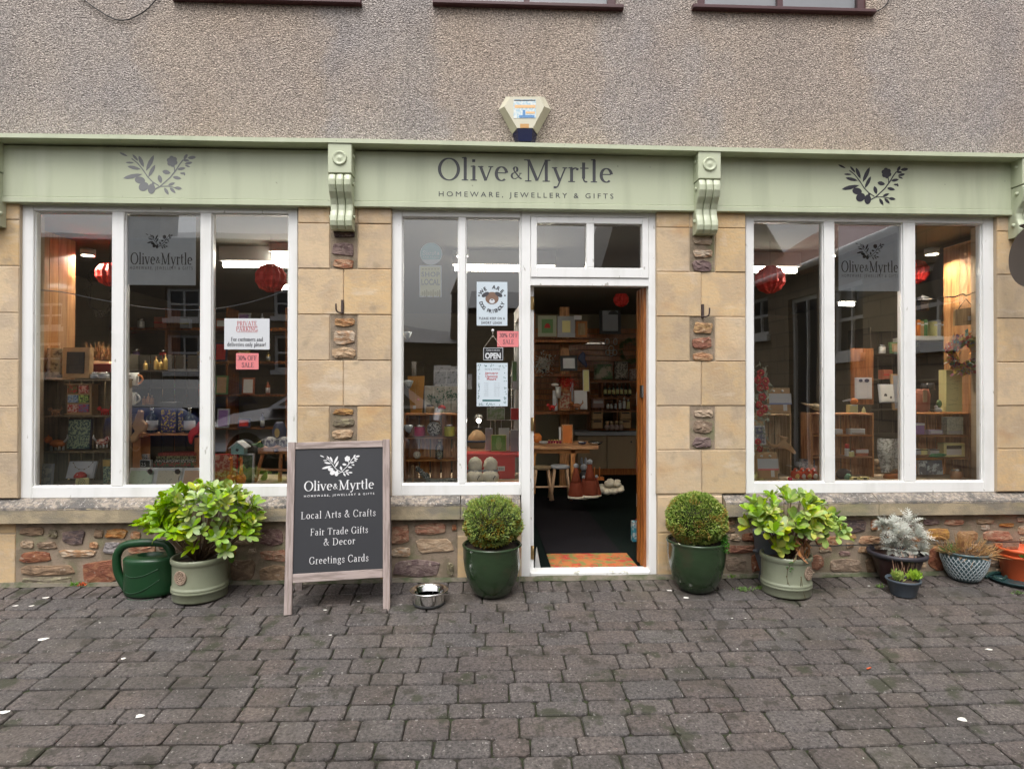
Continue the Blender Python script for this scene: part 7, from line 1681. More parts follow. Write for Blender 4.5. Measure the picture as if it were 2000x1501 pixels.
for u, lb in ((928, 'left fluffy cream slipper boot in front of the red box'), (958, 'right fluffy cream slipper boot with stitched nose')):
    t, LP, k = IT('slipper_boot', lb, 'slipper', u, 942, .24, 'pair of fluffy slipper boots'); b = MB(); b.ball((0, 0, 34*k), 14*k, 14, 10, 1, .85, 1.15); b.ball((0, -.03, 12*k), 17*k, 14, 10, 1, 1.25, .82); b.v = [(x+.003*math.sin(z*180+y*90), y+.003*math.sin(x*170), z+.003*math.sin(x*150+y*120)) for x, y, z in b.v]
    b.build('fleece', m_wool, t); b = MB(); b.tube([(2*k, -.1, 17*k), (5*k, -.105, 11*k), (9*k, -.1, 17*k)], .0035, 5); b.tube([(5*k, -.105, 11*k), (5*k, -.1, 8*k)], .003, 5); b.build('stitched_nose', m_black, t); MB().tube([(-13*k, -.02, 24*k), (0, -.065, 22*k), (13*k, -.02, 24*k)], .012, 6).build('grey_band', m_grey, t)
t, LP, k = IT('felt_bird', 'blue felt bird in front of the slipper boots', 'ornament', 926, 944, .17); MB().ball((0, 0, 6*k), 7*k, 12, 8, 1.6, .8, .8).build('felt_body', pm('blue felt', (.07, .15, .26), .9), t); MB().lathe([(2*k, 0), (.0001, 7*k)], 6, T=Matrix.Translation((9*k, 0, 9*k)) @ Matrix.Rotation(R(50), 4, 'Y')).build('tail', m_navy, t)
t, LP, k = IT('wooden_tray', 'orange wooden tray at the right foot of the middle window', 'tray', 990, 945, .2); MB().lathe([(.0001, 0), (26*k, 0), (28*k, 5*k), (26*k, 5*k), (24*k, 2*k)], 24, sy=.4).build('tray_body', m_org, t)
t, LP, k = IT('round_basket', 'straw hat and basket behind the card spinner', 'basket', 932, 875, 1.1); MB().lathe([(14*k, 0), (19*k, 14*k), (17*k, 24*k), (8*k, 34*k), (.0001, 36*k)], 20, sy=.8).build('weave', m_carve, t); MB().lathe([(20*k, 12*k), (20.5*k, 16*k)], 20, sy=.8).build('band', m_navy, t)
t, LP, k = IT('shop_table', 'low dark table inside behind the card spinner', 'table', 940, 905, 1.3); a, c = LP(880, 890), LP(1020, 880); MB().bbox(a.x, c.x, 0, .5, a.z, c.z, .004).build('table_top', m_varn, t)
for u in (885, 1010): a, c = LP(u, 930), LP(u+8, 890); MB().box(a.x, c.x, .02, .07, a.z, c.z).build('leg', m_varn, t)
# ------------------------------------------------------------------ THROUGH THE DOORWAY
def L0(u, v, z=0): return Q(u, v, z)
m_mat = pm('mat weave', (.42, .14, .04), .9, scale=9, c2=(.17, .19, .05), c2amt=.5, ramp=(.46, .54)); overlay(m_mat, (.42, .04, .025), 10, .52, .60, .9, world=False); overlay(m_mat, (.16, .15, .06), 17, .60, .64, .8, world=False)
t = thing('door_mat', 'colourful leaf patterned door mat just inside the doorway', 'mat', (0, 0, 0)); q = [L0(1079, 1113.5, .012), L0(1252, 1113, .012), L0(1235, 1087, .012), L0(1075, 1089, .012)]
y0, y1 = max(.125, q[0].y), q[2].y+.12; t.location = (q[0].x, y0, 0); wd = q[1].x-q[0].x
MB().box(0, wd, 0, y1-y0, .001, .012).build('mat_pile', m_mat, t); b = MB(); rH = random.Random(4)
for i in range(9):
    x, y = wd*(.08+.105*i), (y1-y0)*(.25+.5*(i % 2)); mm = 2*math.pi; b.tube([(x+.03*math.cos(mm*j/14), y+.035*math.sin(mm*j/14), .0125) for j in range(14)], .0028, 4, close=True)
b.build('ring_pattern', m_red, t)
t = thing('carpet_runner', 'dark grey runner leading from the mat into the shop', 'rug', (q[0].x, y1+.02, 0)); MB().box(0, wd-.04, 0, 2.6, .001, .008).build('runner_pile', pm('charcoal runner', (.012, .011, .013), 1, scale=80, var=.3, spec=.05), t)
t = thing('door_stop', 'white wedge holding the door behind the left jamb', 'door stop', L0(1048, 1112, .0)+Vector((0, .04, 0))); MB().add([(-.01, 0, .0), (.035, 0, 0), (.035, .06, 0), (-.01, .06, 0), (.0, .0, .15), (.01, .06, .15)], [(0, 1, 4), (1, 2, 5, 4), (2, 3, 5), (3, 0, 4, 5)]).build('wedge', m_ceram, t)
t = thing('open_door', 'white glazed shop door standing open inside the left of the doorway', 'door', (xl1-.012, .15, 0), R(92)); b = MB()
for (x0, x1, z0, z1) in ((0, .1, .02, 2.06), (.72, .82, .02, 2.06), (.1, .72, .02, .25), (.1, .72, 1.96, 2.06)): b.box(x0, x1, 0, .04, z0, z1)
b.build('door_leaf', m_white, t); MB().quad((.1, .02, .25), (.72, .02, .25), (.72, .02, 1.96), (.1, .02, 1.96)).build('door_glass', m_glass, t); b = MB(); b.tube([(.76, .04, 1.0), (.76, .09, 1.0), (.66, .09, 1.0)], .01); b.tube([(.76, -.002, .3), (.76, -.08, .3)], .012); b.build('door_handle', m_brass, t)
# timber slat wall at the back
bw_ = MB().box(XA, XB_, YB, YB+.02, 0, 2.66).build('slat_wall', m_wallin, shop)
z = 1.0
while z < 2.35: MB().bbox(P(1030, 700, YB).x, P(1320, 700, YB).x, YB-.02, YB-.002, z, z+.085, .006).build('wall_slat', m_varn, bw_); z += .095
t, LP, k = IT('timber_post', 'orange timber post rising behind the displays in the doorway', 'post', 1104, 935, 3.9); a, c = LP(1094, 935), LP(1112, 520); MB().bbox(a.x, c.x, 0, .12, 0, 2.64-t.location.z, .004).build('post_shaft', m_orangev, t)
t.location.z = 0; t.children[0].scale.z = 1
t, LP, k = IT('display_shelving', 'varnished display shelves behind the doorway table', 'shelving', 1095, 860, 3.6)
for (u0, u1, v) in ((1040, 1150, 662), (1040, 1128, 729), (1040, 1150, 803)): a, c = LP(u0, v+6), LP(u1, v); MB().bbox(a.x, c.x, 0, .3, a.z, c.z, .004).build('shelf', m_varn, t)
a, c = LP(1041, 860), LP(1046, 610); MB().box(a.x, c.x, .02, .28, a.z, c.z).build('upright', m_varn, t)
picture('pale green framed print with a red figure on the top display shelf', 'framed print', 1051, 616, 1087, 657, 3.45, pm('silver green frame', (.36, .38, .28), .5), m_grn, 7, .05, motif=tree_motif(m_red, ((1069, 640, 6, 9),)))
picture('grey framed print with a yellow panel on the top display shelf', 'framed print', 1089, 617, 1123, 658, 3.45, m_grey, m_yel, 9, .05); picture('plain brown frame turned aside on the top display shelf', 'framed print', 1125, 627, 1147, 658, 3.45, m_varn, m_dkwood, 4, .05)
notice('shelf_tag', 'small white tag above the brown frame', 1121, 616, 1136, 624, m_paper, 3.4, 'tag')
t, LP, k = IT('silver_plant', 'frosty grey artificial plant on the second display shelf', 'plant', 1062, 728, 3.5); small_leaves('frosted_leaves', t, 420, lambda: ((rH.gauss(0, .055), rH.gauss(0, .04), .11+rH.gauss(0, .06)), (rH.gauss(0, 1), rH.gauss(0, 1), rH.gauss(0, 1))), m_silver, .05, .012, rH); MB().lathe([(.03, 0), (.04, .05)], 10).build('small_pot', m_black, t)
picture('black framed square print tilted on the second display shelf', 'framed print', 1095, 694, 1128, 724, 3.3, m_black, m_paper, 8.5, .2, mount=m_paper, motif=tree_motif(m_navy, ((1111, 709, 6, 6),)))
carved('dark fabric bird hanging beside the tilted print', [(1128, 700), (1134, 690), (1140, 686), (1144, 692), (1143, 702), (1148, 712), (1146, 718), (1139, 712)], 3.4, m_navy, .05, 'fabric_bird')
picture('large dark framed street picture high on the slat wall', 'framed picture', 1171, 600, 1213, 652, 5.3, m_black, m_grey, 6, .05, motif=tree_motif(m_black, ((1198, 614, 10, 8),)))
t, LP, k = IT('carved_plaque', 'white pierced mask plaque on the slat wall', 'plaque', 1194, 696, 5.6); b = MB()
for (u, v, ru, rv) in ((1186, 667, 4, 6), (1202, 667, 4, 6), (1194, 680, 5, 5), (1187, 688, 4, 5), (1201, 688, 4, 5), (1194, 692, 4, 3)): b.tube([LP(u+ru*math.cos(2*math.pi*i/10), v+rv*math.sin(2*math.pi*i/10)) for i in range(10)], .008, 5, close=True)
b.build('filigree', m_ceram, t)
t, LP, k = IT('dark_wreath', 'dark green leaf wreath on the slat wall by the jamb', 'wreath', 1231, 685, 5.4)
def wr():
    a = rH.uniform(0, 6.28); return (17*k*math.cos(a)+rH.gauss(0, .02), rH.gauss(0, .02), 19*k*math.sin(a)+rH.gauss(0, .02)), (math.cos(a), -.5, math.sin(a))
small_leaves('wreath_leaves', t, 500, wr, m_boxC, .05, .016, rH)
for (u0, v0, u1, v1, m_, lb) in ((1161, 711, 1196, 741, mottle('olive picnic print', (.45, .38, .30), (.12, .20, .10), 9), 'cream cushion printed with green fields'), (1201, 706, 1226, 741, mottle('speckled cloth', (.48, .45, .38), (.10, .09, .08), 45), 'speckled cushion beside the field cushion'), (1230, 720, 1250, 743, mottle('pink speckled cloth', (.46, .38, .33), (.2, .12, .1), 45), 'pinkish speckled cushion next to the jamb')):
    t, LP, k = IT('cushion', lb, 'cushion', (u0+u1)/2, v1, 5.2); a, c = LP(u0, v1), LP(u1, v0); b = MB(); b.bbox(a.x, c.x, -.04, .06, a.z, c.z, .03); b.build('cushion_cover', m_, t)
t, LP, k = IT('counter_unit', 'cream shop counter with drawers and bottle shelves above', 'counter', 1190, 928, 5.05)
a, c = LP(1128, 915), LP(1300, 850); m_ctr = pm('beige counter panel', (.36, .27, .17), .6, var=.08, stretch=(6, 6, .5), scale=4)
w_ = (c.x-a.x)/3
for i in range(3): MB().bbox(a.x+i*w_+.004, a.x+(i+1)*w_-.004, 0, .4, a.z, c.z, .004).build('door_panel', m_ctr, t); MB().ball((a.x+(i+.82)*w_, -.01, c.z-.1), .014).build('knob', m_black, t)
a3, c3 = LP(1124, 928), LP(1302, 914); MB().box(a3.x, c3.x, .02, .4, a3.z, c3.z).build('plinth', m_varn, t); a4, c4 = LP(1122, 850), LP(1304, 842); MB().bbox(a4.x, c4.x, -.04, .45, a4.z, c4.z, .004).build('worktop', m_grey, t)
for v in (744, 776, 802, 838): a, c = LP(1156, v+3), LP(1300, v); MB().box(a.x, c.x, .1, .4, a.z, c.z).build('bottle_shelf', m_varn, t)
for u in (1154, 1178, 1208, 1234): a, c = LP(u, 842), LP(u+2.5, 744); MB().box(a.x, c.x, .12, .4, a.z, c.z).build('divider', m_varn, t)
for i in range(7): bottle(('first', 'second', 'third', 'fourth', 'fifth', 'sixth', 'seventh')[i]+' cream labelled bottle from the left above the counter', 1179+i*8, 749, 1185+i*8, 770+2, 5.05, m_bottle, m_yel, group='row of cream labelled bottles')
for i, (u, h_) in enumerate(((1187, 10), (1194, 9), (1202, 10), (1211, 16), (1219, 20), (1227, 18))): jar(('first', 'second', 'third', 'fourth', 'fifth', 'sixth')[i]+' little jar from the left on the shelf under the bottles', u-3, 797-h_, u+3, 798, 5.05, cols[(4, 4, 1, 4, 4, 6)[i]], m_steel, 'small_jar', 'jar', .25, 'row of little jars', 'jar_body')
for (u0, v0, u1, v1, lb) in ((1157, 804, 1177, 818, 'upper left'), (1157, 820, 1177, 836, 'lower left'), (1212, 804, 1232, 818, 'upper right'), (1212, 820, 1232, 836, 'lower right')): box_(lb+' of the four cream drawers on the counter', 'drawer', u0, v0, u1, v1, 5.02, m_carve, .12, 'storage_box', ((.12, .75, .88, .92, m_black, 'slot'),))
for i in range(4): t, LP, k = IT('cotton_bag', ('first', 'second', 'third', 'fourth')[i]+' small pink filled bag from the left on the counter', 'bag', 1186+i*9, 840, 4.95, 'little filled bags on the counter'); MB().ball((0, 0, 6*k), 5.5*k, 8, 6, 1, .8, 1.1).build('bag_cloth', mottle('pinkish muslin', (.42, .30, .26), (.3, .22, .2), 30), t); MB().lathe([(2*k, 11*k), (4*k, 18*k)], 8).build('bag_neck', m_palew, t)
box_('pinkish flat box left of the little jars', 'gift box', 1157, 779, 1180, 796, 5.03, pm('dusty pink card', (.42, .28, .26), .6), .1, 'flat_box', ((.1, .5, .9, .8, m_paper, 'label_strip'),))
# table with goods and the stools below
t, LP, k = IT('pine_table', 'orange pine table just inside the doorway', 'table', 1105, 940, 2.6)
a, c = LP(1030, 876), LP(1166, 868); MB().bbox(a.x, c.x, -.1, .5, a.z, c.z, .005).build('table_top', m_oranget, t); a, c = LP(1034, 884), LP(1150, 876); MB().box(a.x, c.x, -.05, -.02, a.z, c.z).build('apron', m_oranget, t)
for u in (1113, 1036):
    a, c = LP(u, 962), LP(u+10, 877); b = MB(); b.box(a.x+.005, c.x-.005, -.05, .0, a.z, c.z); b.add([(a.x-.03, -.049, c.z), (c.x+.03, -.049, c.z), (c.x, -.049, c.z-.07), (a.x, -.049, c.z-.07)], [(0, 3, 2, 1)]); b.build('leg', m_orangev, t)
t, LP, k = IT('orange_pot', 'round orange pot at the left end of the pine table', 'pot', 1049, 864, 2.6); MB().lathe([(4*k, 0), (9*k, 5*k), (9.5*k, 12*k), (5*k, 18*k), (4.5*k, 17*k)], 16).build('pot_body', m_org, t)
picture('tall orange board leaning on the post above the pine table', 'board', 1098, 829, 1119, 866, 2.75, m_orangev, m_org, 2, .1, 'wooden_board'); picture('thin white card beside the orange board', 'card', 1092, 834, 1096, 862, 2.7, m_paper, m_paper, .5, .1, 'tall_card')
t, LP, k = IT('metal_dish', 'round silver dish at the right end of the pine table', 'dish', 1162, 868, 2.6); MB().lathe([(8*k, 0), (14*k, 3*k), (14.5*k, 6*k), (13*k, 5*k), (.0001, 3*k)], 20).build('dish_body', m_steel, t)
t, LP, k = IT('trinket_dish', 'dark trinket dish of beads near the right of the pine table', 'dish', 1137, 867, 2.5); MB().lathe([(6*k, 0), (9*k, 4*k), (8*k, 4*k), (.0001, 2*k)], 16).build('dish_body', m_navy, t); b = MB(); [b.ball((rH.uniform(-5, 5)*k, rH.uniform(-.02, .02), 4*k), 1.6*k, 6, 4) for _ in range(9)]; b.build('beads', m_ceram, t)
t, LP, k = IT('white_dish', 'small white dish of trinkets on the left of the pine table', 'dish', 1062, 866, 2.5); MB().lathe([(6*k, 0), (9*k, 4*k), (8.5*k, 4.5*k), (.0001, 2*k)], 16).build('dish_body', m_ceram, t)
for i in range(5): jar(('first', 'second', 'third', 'fourth', 'fifth')[i]+' small crimson pot from the left beside the orange board', 1070+i*5.4, 858, 1074.6+i*5.4, 865, 2.5, pm('crimson pot', (.25, .01, .05), .4), m_gold, 'tiny_pot', 'pot', .3, 'row of crimson pots', 'pot_body')
for (u0, v0, u1, v1, m_, lb) in ((1080, 762, 1089, 802, m_paper, 'narrow white card on the lowest display shelf'), (1122, 762, 1147, 799, m_paper, 'wide white card on the right of the lowest display shelf'), (1114, 745, 1120, 790, m_grey, 'tall grey card on the lowest display shelf'), (1139, 722, 1151, 764, m_yel, 'narrow green and yellow panel above the wide white card')): picture(lb, 'card', u0, v0, u1, v1, 3.4, m_paper, m_, 1, .08, 'greeting_card')
picture('red carved wooden panel on the lowest display shelf', 'carved panel', 1091, 764, 1116, 800, 3.35, m_varn, mottle('carved red panel', (.26, .05, .03), (.4, .33, .22), 28), 3, .08, 'carved_picture'); critter(1126, 801, 3.3, 16, m_varn, 'small brown carved bird in front of the wide white card'); critter(1078, 801, 3.3, 12, m_red, 'tiny red bird left of the carved panel')
t, LP, k = IT('red_garland', 'red tinsel garland bunched under the tilted print', 'garland', 1108, 762, 3.4); small_leaves('garland_leaves', t, 300, lambda: ((rH.gauss(0, .06), rH.gauss(0, .02), .09+rH.gauss(0, .04)), (rH.gauss(0, 1), -.5, rH.gauss(0, 1))), m_red, .035, .01, rH)
t, LP, k = IT('white_bird', 'white bird with outstretched beak on the lowest display shelf', 'ornament', 1088, 765, 3.3); MB().ball((-4*k, 0, 14*k), 4*k, 8, 6, 2, .8, .8).build('bird_body', m_ceram, t); MB().lathe([(5*k, -12*k), (6*k, 10*k)], 10, (2*k, 0, 0)).build('stand_block', m_ceram, t)
def stool(u, vt, vb, w_, Y, mt, ml, label, n=2):
    t, LP, k = IT('small_stool', label, 'stool', u, vb, Y, 'little stools under the pine table'); h = (vb-vt)*k; r = w_/2*k
    MB().lathe([(r*.96, h-.03), (r, h-.02), (r, h-.004), (r*.97, h), (.0001, h)], 20).build('seat', mt, t)
    for sx in (-1, 1):
        for sy in (-.6, .6): MB().tube([(sx*r*.62, sy*r, h-.03), (sx*r*1.05, sy*r*1.3, 0)], [.016, .018], 6).build('leg', ml, t)
    MB().tube([(-r*.8, -.6*r*1.1, h*.4), (r*.8, -.6*r*1.1, h*.4)], .011, 6).build('stretcher', ml, t)
m_palest = pm('pale stool wood', (.46, .30, .19), .6, var=.15); stool(1058, 910, 974, 38, 2.35, m_dkwood, m_palest, 'dark topped stool at the left under the pine table'); stool(1094, 908, 974, 38, 2.35, m_grey, m_palest, 'grey topped stool beside the red gnomes')
m_gn = pm('russet felt', (.19, .032, .010), .8, var=.2, scale=30)
def gnome(u, v, hh, label, mh=None, tip=m_grey):
    mh = m_gn
    t, LP, k = IT('felt_gnome', label, 'soft toy', u, v, 2.25, 'red felt gnomes on the shop floor'); h = hh*k
    MB().lathe([(h*.22, 0), (h*.24, h*.1), (h*.17, h*.45), (h*.11, h*.5)], 14).build('robe', mh, t); MB().lathe([(h*.17, h*.42), (h*.12, h*.6), (h*.05, h*.92)], 14).build('hat', mh, t); MB().ball((.0, 0, h*.95), h*.08, 8, 6).build('hat_bobble', tip, t); MB().ball((0, -h*.1, h*.36), h*.08, 10, 8, .9, .8, 1.3).build('beard', m_wool, t); MB().lathe([(h*.25, 0), (h*.26, h*.04), (h*.25, h*.07)], 14).build('fur_hem', m_wool, t)
gnome(1125, 972, 66, 'tall red felt gnome nearest the stools', m_red); gnome(1140, 973, 44, 'short red felt gnome second from the stools'); gnome(1152, 970, 72, 'tallest red felt gnome with a long tail tip'); gnome(1165, 968, 40, 'short red felt gnome beside the white slippers')
t, LP, k = IT('grey_gnome', 'dark grey rabbit toy standing behind the red gnomes', 'soft toy', 1140, 950, 2.7); MB().lathe([(9*k, 0), (8*k, 25*k), (4*k, 32*k)], 12).build('torso', m_black, t); MB().ball((0, 0, 38*k), 7*k, 10, 8).build('head', m_grey, t); b = MB(); [b.ball((x*k, 0, 50*k), 3*k, 8, 6, 1, .6, 2.6) for x in (-4, 4)]; b.build('ears', m_grey, t)
for i, (u, v, s_) in enumerate(((1172, 962, 20), (1184, 966, 20), (1197, 965, 20), (1209, 962, 18), (1190, 950, 18), (1204, 950, 16))):
    t, LP, k = IT('sheepskin_slipper', ('leftmost', 'second', 'third', 'rightmost', 'left rear', 'right rear')[i]+' fluffy white slipper in the heap on the shop floor', 'slipper', u, v, 2.4, 'heap of fluffy white slippers'); b = MB(); b.ball((0, 0, s_*.35*k), s_*.55*k, 12, 8, 1, 1.5, .65); b.ball((s_*.25*k, .06, s_*.55*k), s_*.4*k, 12, 8, 1, 1, .6); b.v = [(x+.004*math.sin(z*150+y*90), y+.004*math.sin(x*140), z+.003*math.sin(x*150+y*120)) for x, y, z in b.v]; b.build('fleece', m_wool, t); MB().lathe([(.0001, s_*.7*k), (s_*.2*k, s_*.72*k)], 10, (s_*.2*k, .05, 0)).build('foot_hole', m_grey, t)
t, LP, k = IT('toy_stool', 'small upturned orange toy stool behind the white slippers', 'toy', 1166, 938, 2.8); a, c = LP(1154, 938), LP(1180, 932); MB().bbox(a.x, c.x, 0, .1, a.z, c.z, .003).build('seat', m_org, t); [MB().tube([LP(u, 932), LP(u, 912)], .008, 6).build('leg', m_org, t) for u in (1161, 1171)]
t, LP, k = IT('card_stand', 'tall stand of greeting cards just inside the right jamb', 'card rack', 1260, 1060, 1.15)
MB().tube([LP(1275, 1060), LP(1275, 740)], .012, 8).build('pole', m_steel, t)
for i in range(9):
    v = 765+i*33; a, c = LP(1243.5+(i % 2)*1.5, v+26), LP(1262, v); MB().bbox(a.x, c.x, -.01+.0*i, .01, a.z, c.z, .001).build('card', (m_paper, m_purple, m_yel, m_grn, m_pink, m_grey, m_ceram, m_org, m_teal2)[i], t)
t, LP, k = IT('gift_bag', 'teal and white gift bag on the floor inside the right jamb', 'bag', 1243, 1058, .95); a, c = LP(1236, 1058), LP(1256, 1019); MB().bbox(a.x, c.x, 0, .07, a.z, c.z, .004).build('paper_bag', mottle('teal white print', (.05, .28, .36), (.6, .6, .58), 14), t); MB().tube([(a.x+.02, 0, c.z), (a.x+.03, 0, c.z+.03), (c.x-.02, 0, c.z)], .003).build('bag_handle', m_red, t)
# ------------------------------------------------------------------ RIGHT WINDOW
crate('pale slatted crate in the pane nearest the right pier', 1490, 808, 1546, 938, .42, .16, (809, 873, 936), m_palew, m_palew, 4)
t, LP, k = IT('flower_garland', 'hanging garland of red fabric flowers at the left of the right window', 'garland', 1487, 880, .3)
b = MB(); b2 = MB(); b3 = MB()
for (u, v, s_) in ((1485, 728, 8), (1480, 742, 9), (1494, 744, 9), (1484, 757, 8), (1496, 756, 6), (1488, 775, 9), (1482, 790, 8), (1492, 798, 9), (1484, 806, 8), (1480, 862, 7), (1484, 876, 7)):
    c_ = LP(u, v)
    for j in range(7):
        a = 2*math.pi*j/7; b.ball(c_+Vector((math.cos(a)*s_*.55*k, rH.uniform(-.01, .0), math.sin(a)*s_*.55*k)), s_*.42*k, 7, 5, sy=.5)
    b2.ball(c_+Vector((0, -.012, 0)), s_*.2*k, 6, 4)
b.build('red_flowers', pm('crimson cloth petals', (.50, .03, .05), .7, var=.3, scale=40), t); b2.build('flower_centres', m_gold, t); small_leaves('cloth_leaves', t, 150, lambda: (LP(1486+rH.gauss(0, 8), rH.uniform(715, 885), .01), (rH.gauss(0, 1), -.3, rH.gauss(0, 1))), pm('pale cloth leaf', (.36, .42, .34), .7), .05, .02, rH)
def kit(u0, v0, u1, v1, Y, lean, mb, label):
    t = picture(label, 'gift set', u0, v0, u1, v1, Y, m_palew, m_carve, 2, lean, 'gift_set', depth=.03); p0 = P((u0+u1)/2, v1, Y); w_, h = P(u1, v1, Y).x-P(u0, v1, Y).x, P(u0, v0, Y).z-p0.z
    def q(f0, g0, f1, g1, y, mm, nm):
        x0, x1 = -w_/2+w_*f0, -w_/2+w_*f1; MB().add([(x0, y+lean*h*g0, h*g0), (x1, y+lean*h*g0, h*g0), (x1, y+lean*h*g1, h*g1), (x0, y+lean*h*g1, h*g1)], [(0, 1, 2, 3)]).build(nm, mm, t)
    q(-.02, .36, 1.02, .78, -.012, m_paper, 'paper_band'); q(-.02, .36, 1.02, .42, -.0125, mb, 'band_edge'); q(.62, .12, .8, .38, -.0122, m_ceram, 'tag')
    b = MB(); [b.ball((-w_/2+w_*f, -.012+lean*h*.88, h*.88), .012, 8, 5, sz=.7) for f in (.2, .62)]; b.build('little_jars', m_ceram, t)
kit(1503, 757, 1545, 808, .34, .1, pm('blue band', (.25, .32, .55), .6), 'boxed craft kit with white band on top of the pale crate'); kit(1481, 884, 1520, 937, .24, .12, m_pink, 'boxed craft kit with pink edged band at the foot of the pale crate')
picture('small white framed blue flower print beside the pale crate', 'framed print', 1474, 831, 1496, 868, .3, m_paper, mottle('blue flower print', (.12, .14, .24), (.5, .5, .52), 30, (.52, .58)), 3, .12)
carved('pale carved wooden bird flying off the crate shelf', [(1497, 856), (1506, 866), (1518, 868), (1530, 858), (1519, 849), (1540, 854), (1536, 862), (1548, 872), (1556, 884), (1552, 887), (1540, 878), (1524, 872), (1510, 874), (1500, 866)], .3, m_carve, .02)
for i, u in enumerate((1553, 1566, 1577, 1588)): 
    t, LP, k = IT('painted_robin', ('leftmost', 'second', 'third', 'rightmost')[i]+' round red robin ornament in the row on the window board', 'ornament', u, 934, .22+.02*(i % 2), 'row of red robin ornaments'); mr_ = pm('robin red', (.55, .07, .02), .5, var=.2, scale=30); MB().ball((0, 0, 8*k), 9*k, 12, 8, 1, .9, 1.05).build('body', mr_, t); MB().ball((1*k, -6*k, 6*k), 5*k, 8, 6).build('breast', m_gold if i % 2 == 0 else m_ceram, t); MB().ball((0, -2*k, 17*k), 4.5*k, 8, 6).build('head', mr_, t); MB().ball((0, -5*k, 17*k), 2.2*k, 6, 5).build('face', m_ceram, t)
t, LP, k = IT('red_bauble', 'small shiny red ball on the window board of the right window', 'bauble', 1543, 939, .16); MB().ball((0, 0, 4*k), 4.5*k, 12, 8).build('bauble_ball', pm('shiny red', (.5, .01, .06), .15, coat=.5), t); MB().lathe([(1.2*k, 8*k), (1.2*k, 10*k), (.0001, 10*k)], 8).build('bauble_cap', m_gold, t)
box_('grey patterned tag box behind the robins', 'gift box', 1567, 897, 1592, 925, .4, mottle('grey letters', (.42, .45, .48), (.15, .17, .2), 60, (.5, .54)), .05, 'tag_box', ((.1, .8, .9, .9, m_paper, 'label_strip'),))
crate('orange crate shelves in the middle pane of the right window', 1586, 806, 1707, 941, .34, .17, (807.5, 849, 891.5, 939), m_orangev, m_oranget, 6)
t, LP, k = IT('driftwood_piece', 'knobbly driftwood on top of the orange crate behind the mullion', 'ornament', 1594, 806, .36); b = MB(); b.tube([(-30*k, 0, 20*k), (-15*k, 0, 16*k), (0, 0, 12*k), (16*k, 0, 8*k), (30*k, 0, 12*k)], [1*k, 3*k, 6*k, 7*k, 4*k], 7); b.v = [(x, y+.004*math.sin(x*90), z+.004*math.sin(x*130)) for x, y, z in b.v]; b.build('driftwood', MC['driftwood'], t)
t, LP, k = IT('orange_bird', 'little orange bird ornament perched above the orange crate', 'ornament', 1668, 790, .36); MB().ball((0, 0, 7*k), 7*k, 12, 8, 1.1, .9, .9).build('bird_body', m_org, t); MB().prism([(-5*k, 8*k), (-22*k, 6*k), (-24*k, 8*k), (-8*k, 12*k)], -.004, .004).build('bird_tail', m_ceram, t)
box_('cream tea light block under the orange bird', 'candle holder', 1660, 790, 1676, 805, .33, m_yel, .05, 'candle_block', ((.2, .85, .8, 1.0, m_ceram, 'candle_top'),))
t, LP, k = IT('tiny_tree', 'tiny cream wooden tree on the orange crate', 'ornament', 1687, 805, .33); MB().lathe([(5*k, 0), (3*k, 5*k), (4*k, 5*k), (.0001, 12*k)], 6, smooth=False).build('tree_cone', m_yel, t)
for (u0, v0, u1, v1, lb) in ((1633, 838, 1646, 848, 'short cream slab at the left of the upper orange shelf'), (1661, 837, 1690, 848, 'long cream slab on the upper orange shelf')): box_(lb, 'soap', u0, v0, u1, v1, .3, m_ceram, .06, 'soap_bar', ((.1, .1, .9, .25, m_carve, 'paper_wrap'),))
jar('jar with red lid on the middle orange shelf', 1650, 866, 1659, 890, .3, m_ceram, m_red, 'small_jar', 'jar', .35, None, 'jar_body'); jar('pale candle beside the red lidded jar', 1658, 879, 1668, 891, .28, m_yel, m_steel, 'small_candle', 'candle', .2)
box_('terracotta and white boxed soap on the middle orange shelf', 'soap', 1672, 877, 1696, 890, .3, m_terra, .05, 'boxed_soap', ((.0, .45, 1, .95, m_ceram, 'paper_band'),))
t, LP, k = IT('felt_frog', 'dark woolly creature with a green belly on the lowest orange shelf', 'ornament', 1648, 937, .28); MB().ball((0, 0, 12*k), 14*k, 12, 8, 1.1, .8, .8).build('woolly_body', pm('charcoal wool', (.06, .05, .06), .95, bump=.5), t); MB().ball((2*k, -9*k, 8*k), 7*k, 10, 7).build('green_belly', pm('sea green wool', (.16, .34, .24), .9), t)
for u, lb in ((1670, 'left cream tag with black bird'), (1690, 'right cream tag with black bird')): box_(lb+' at the foot of the orange crate', 'tag', u-8, 931, u+8, 938, .2, m_yel, .03, 'bird_tag', ((.3, .3, .7, .75, m_black, 'bird_mark'),))
picture('white notice with small photographs pinned in the right window', 'notice', 1672, 737, 1703, 779, .8, m_paper, m_paper, 1, .0, 'pinned_notice', motif=tree_motif(m_navy, ((1680, 743, 4, 3), (1692, 743, 5, 3.5))))
picture('brown board behind the pinned notice', 'board', 1664, 680, 1706, 790, .86, m_varn, m_varn, 1, .0, 'brown_board')
picture('white framed leaf print leaning on the dark shelf in the right window', 'framed print', 1720, 750, 1748, 786, 1.1, m_paper, m_ceram, 2, .15, motif=tree_motif(m_ink, ((1730, 772, 3, 4), (1740, 776, 2, 3))))
picture('grey angled picture board behind the leaf print', 'board', 1745, 730, 1768, 800, 1.15, m_carve, m_grey, 3, .1, 'picture_board')
crate('deep dark shelving at the back of the right window', 1700, 640, 1850, 850, 1.3, .35, (690, 740, 800), m_bakw, m_bakw, 5)
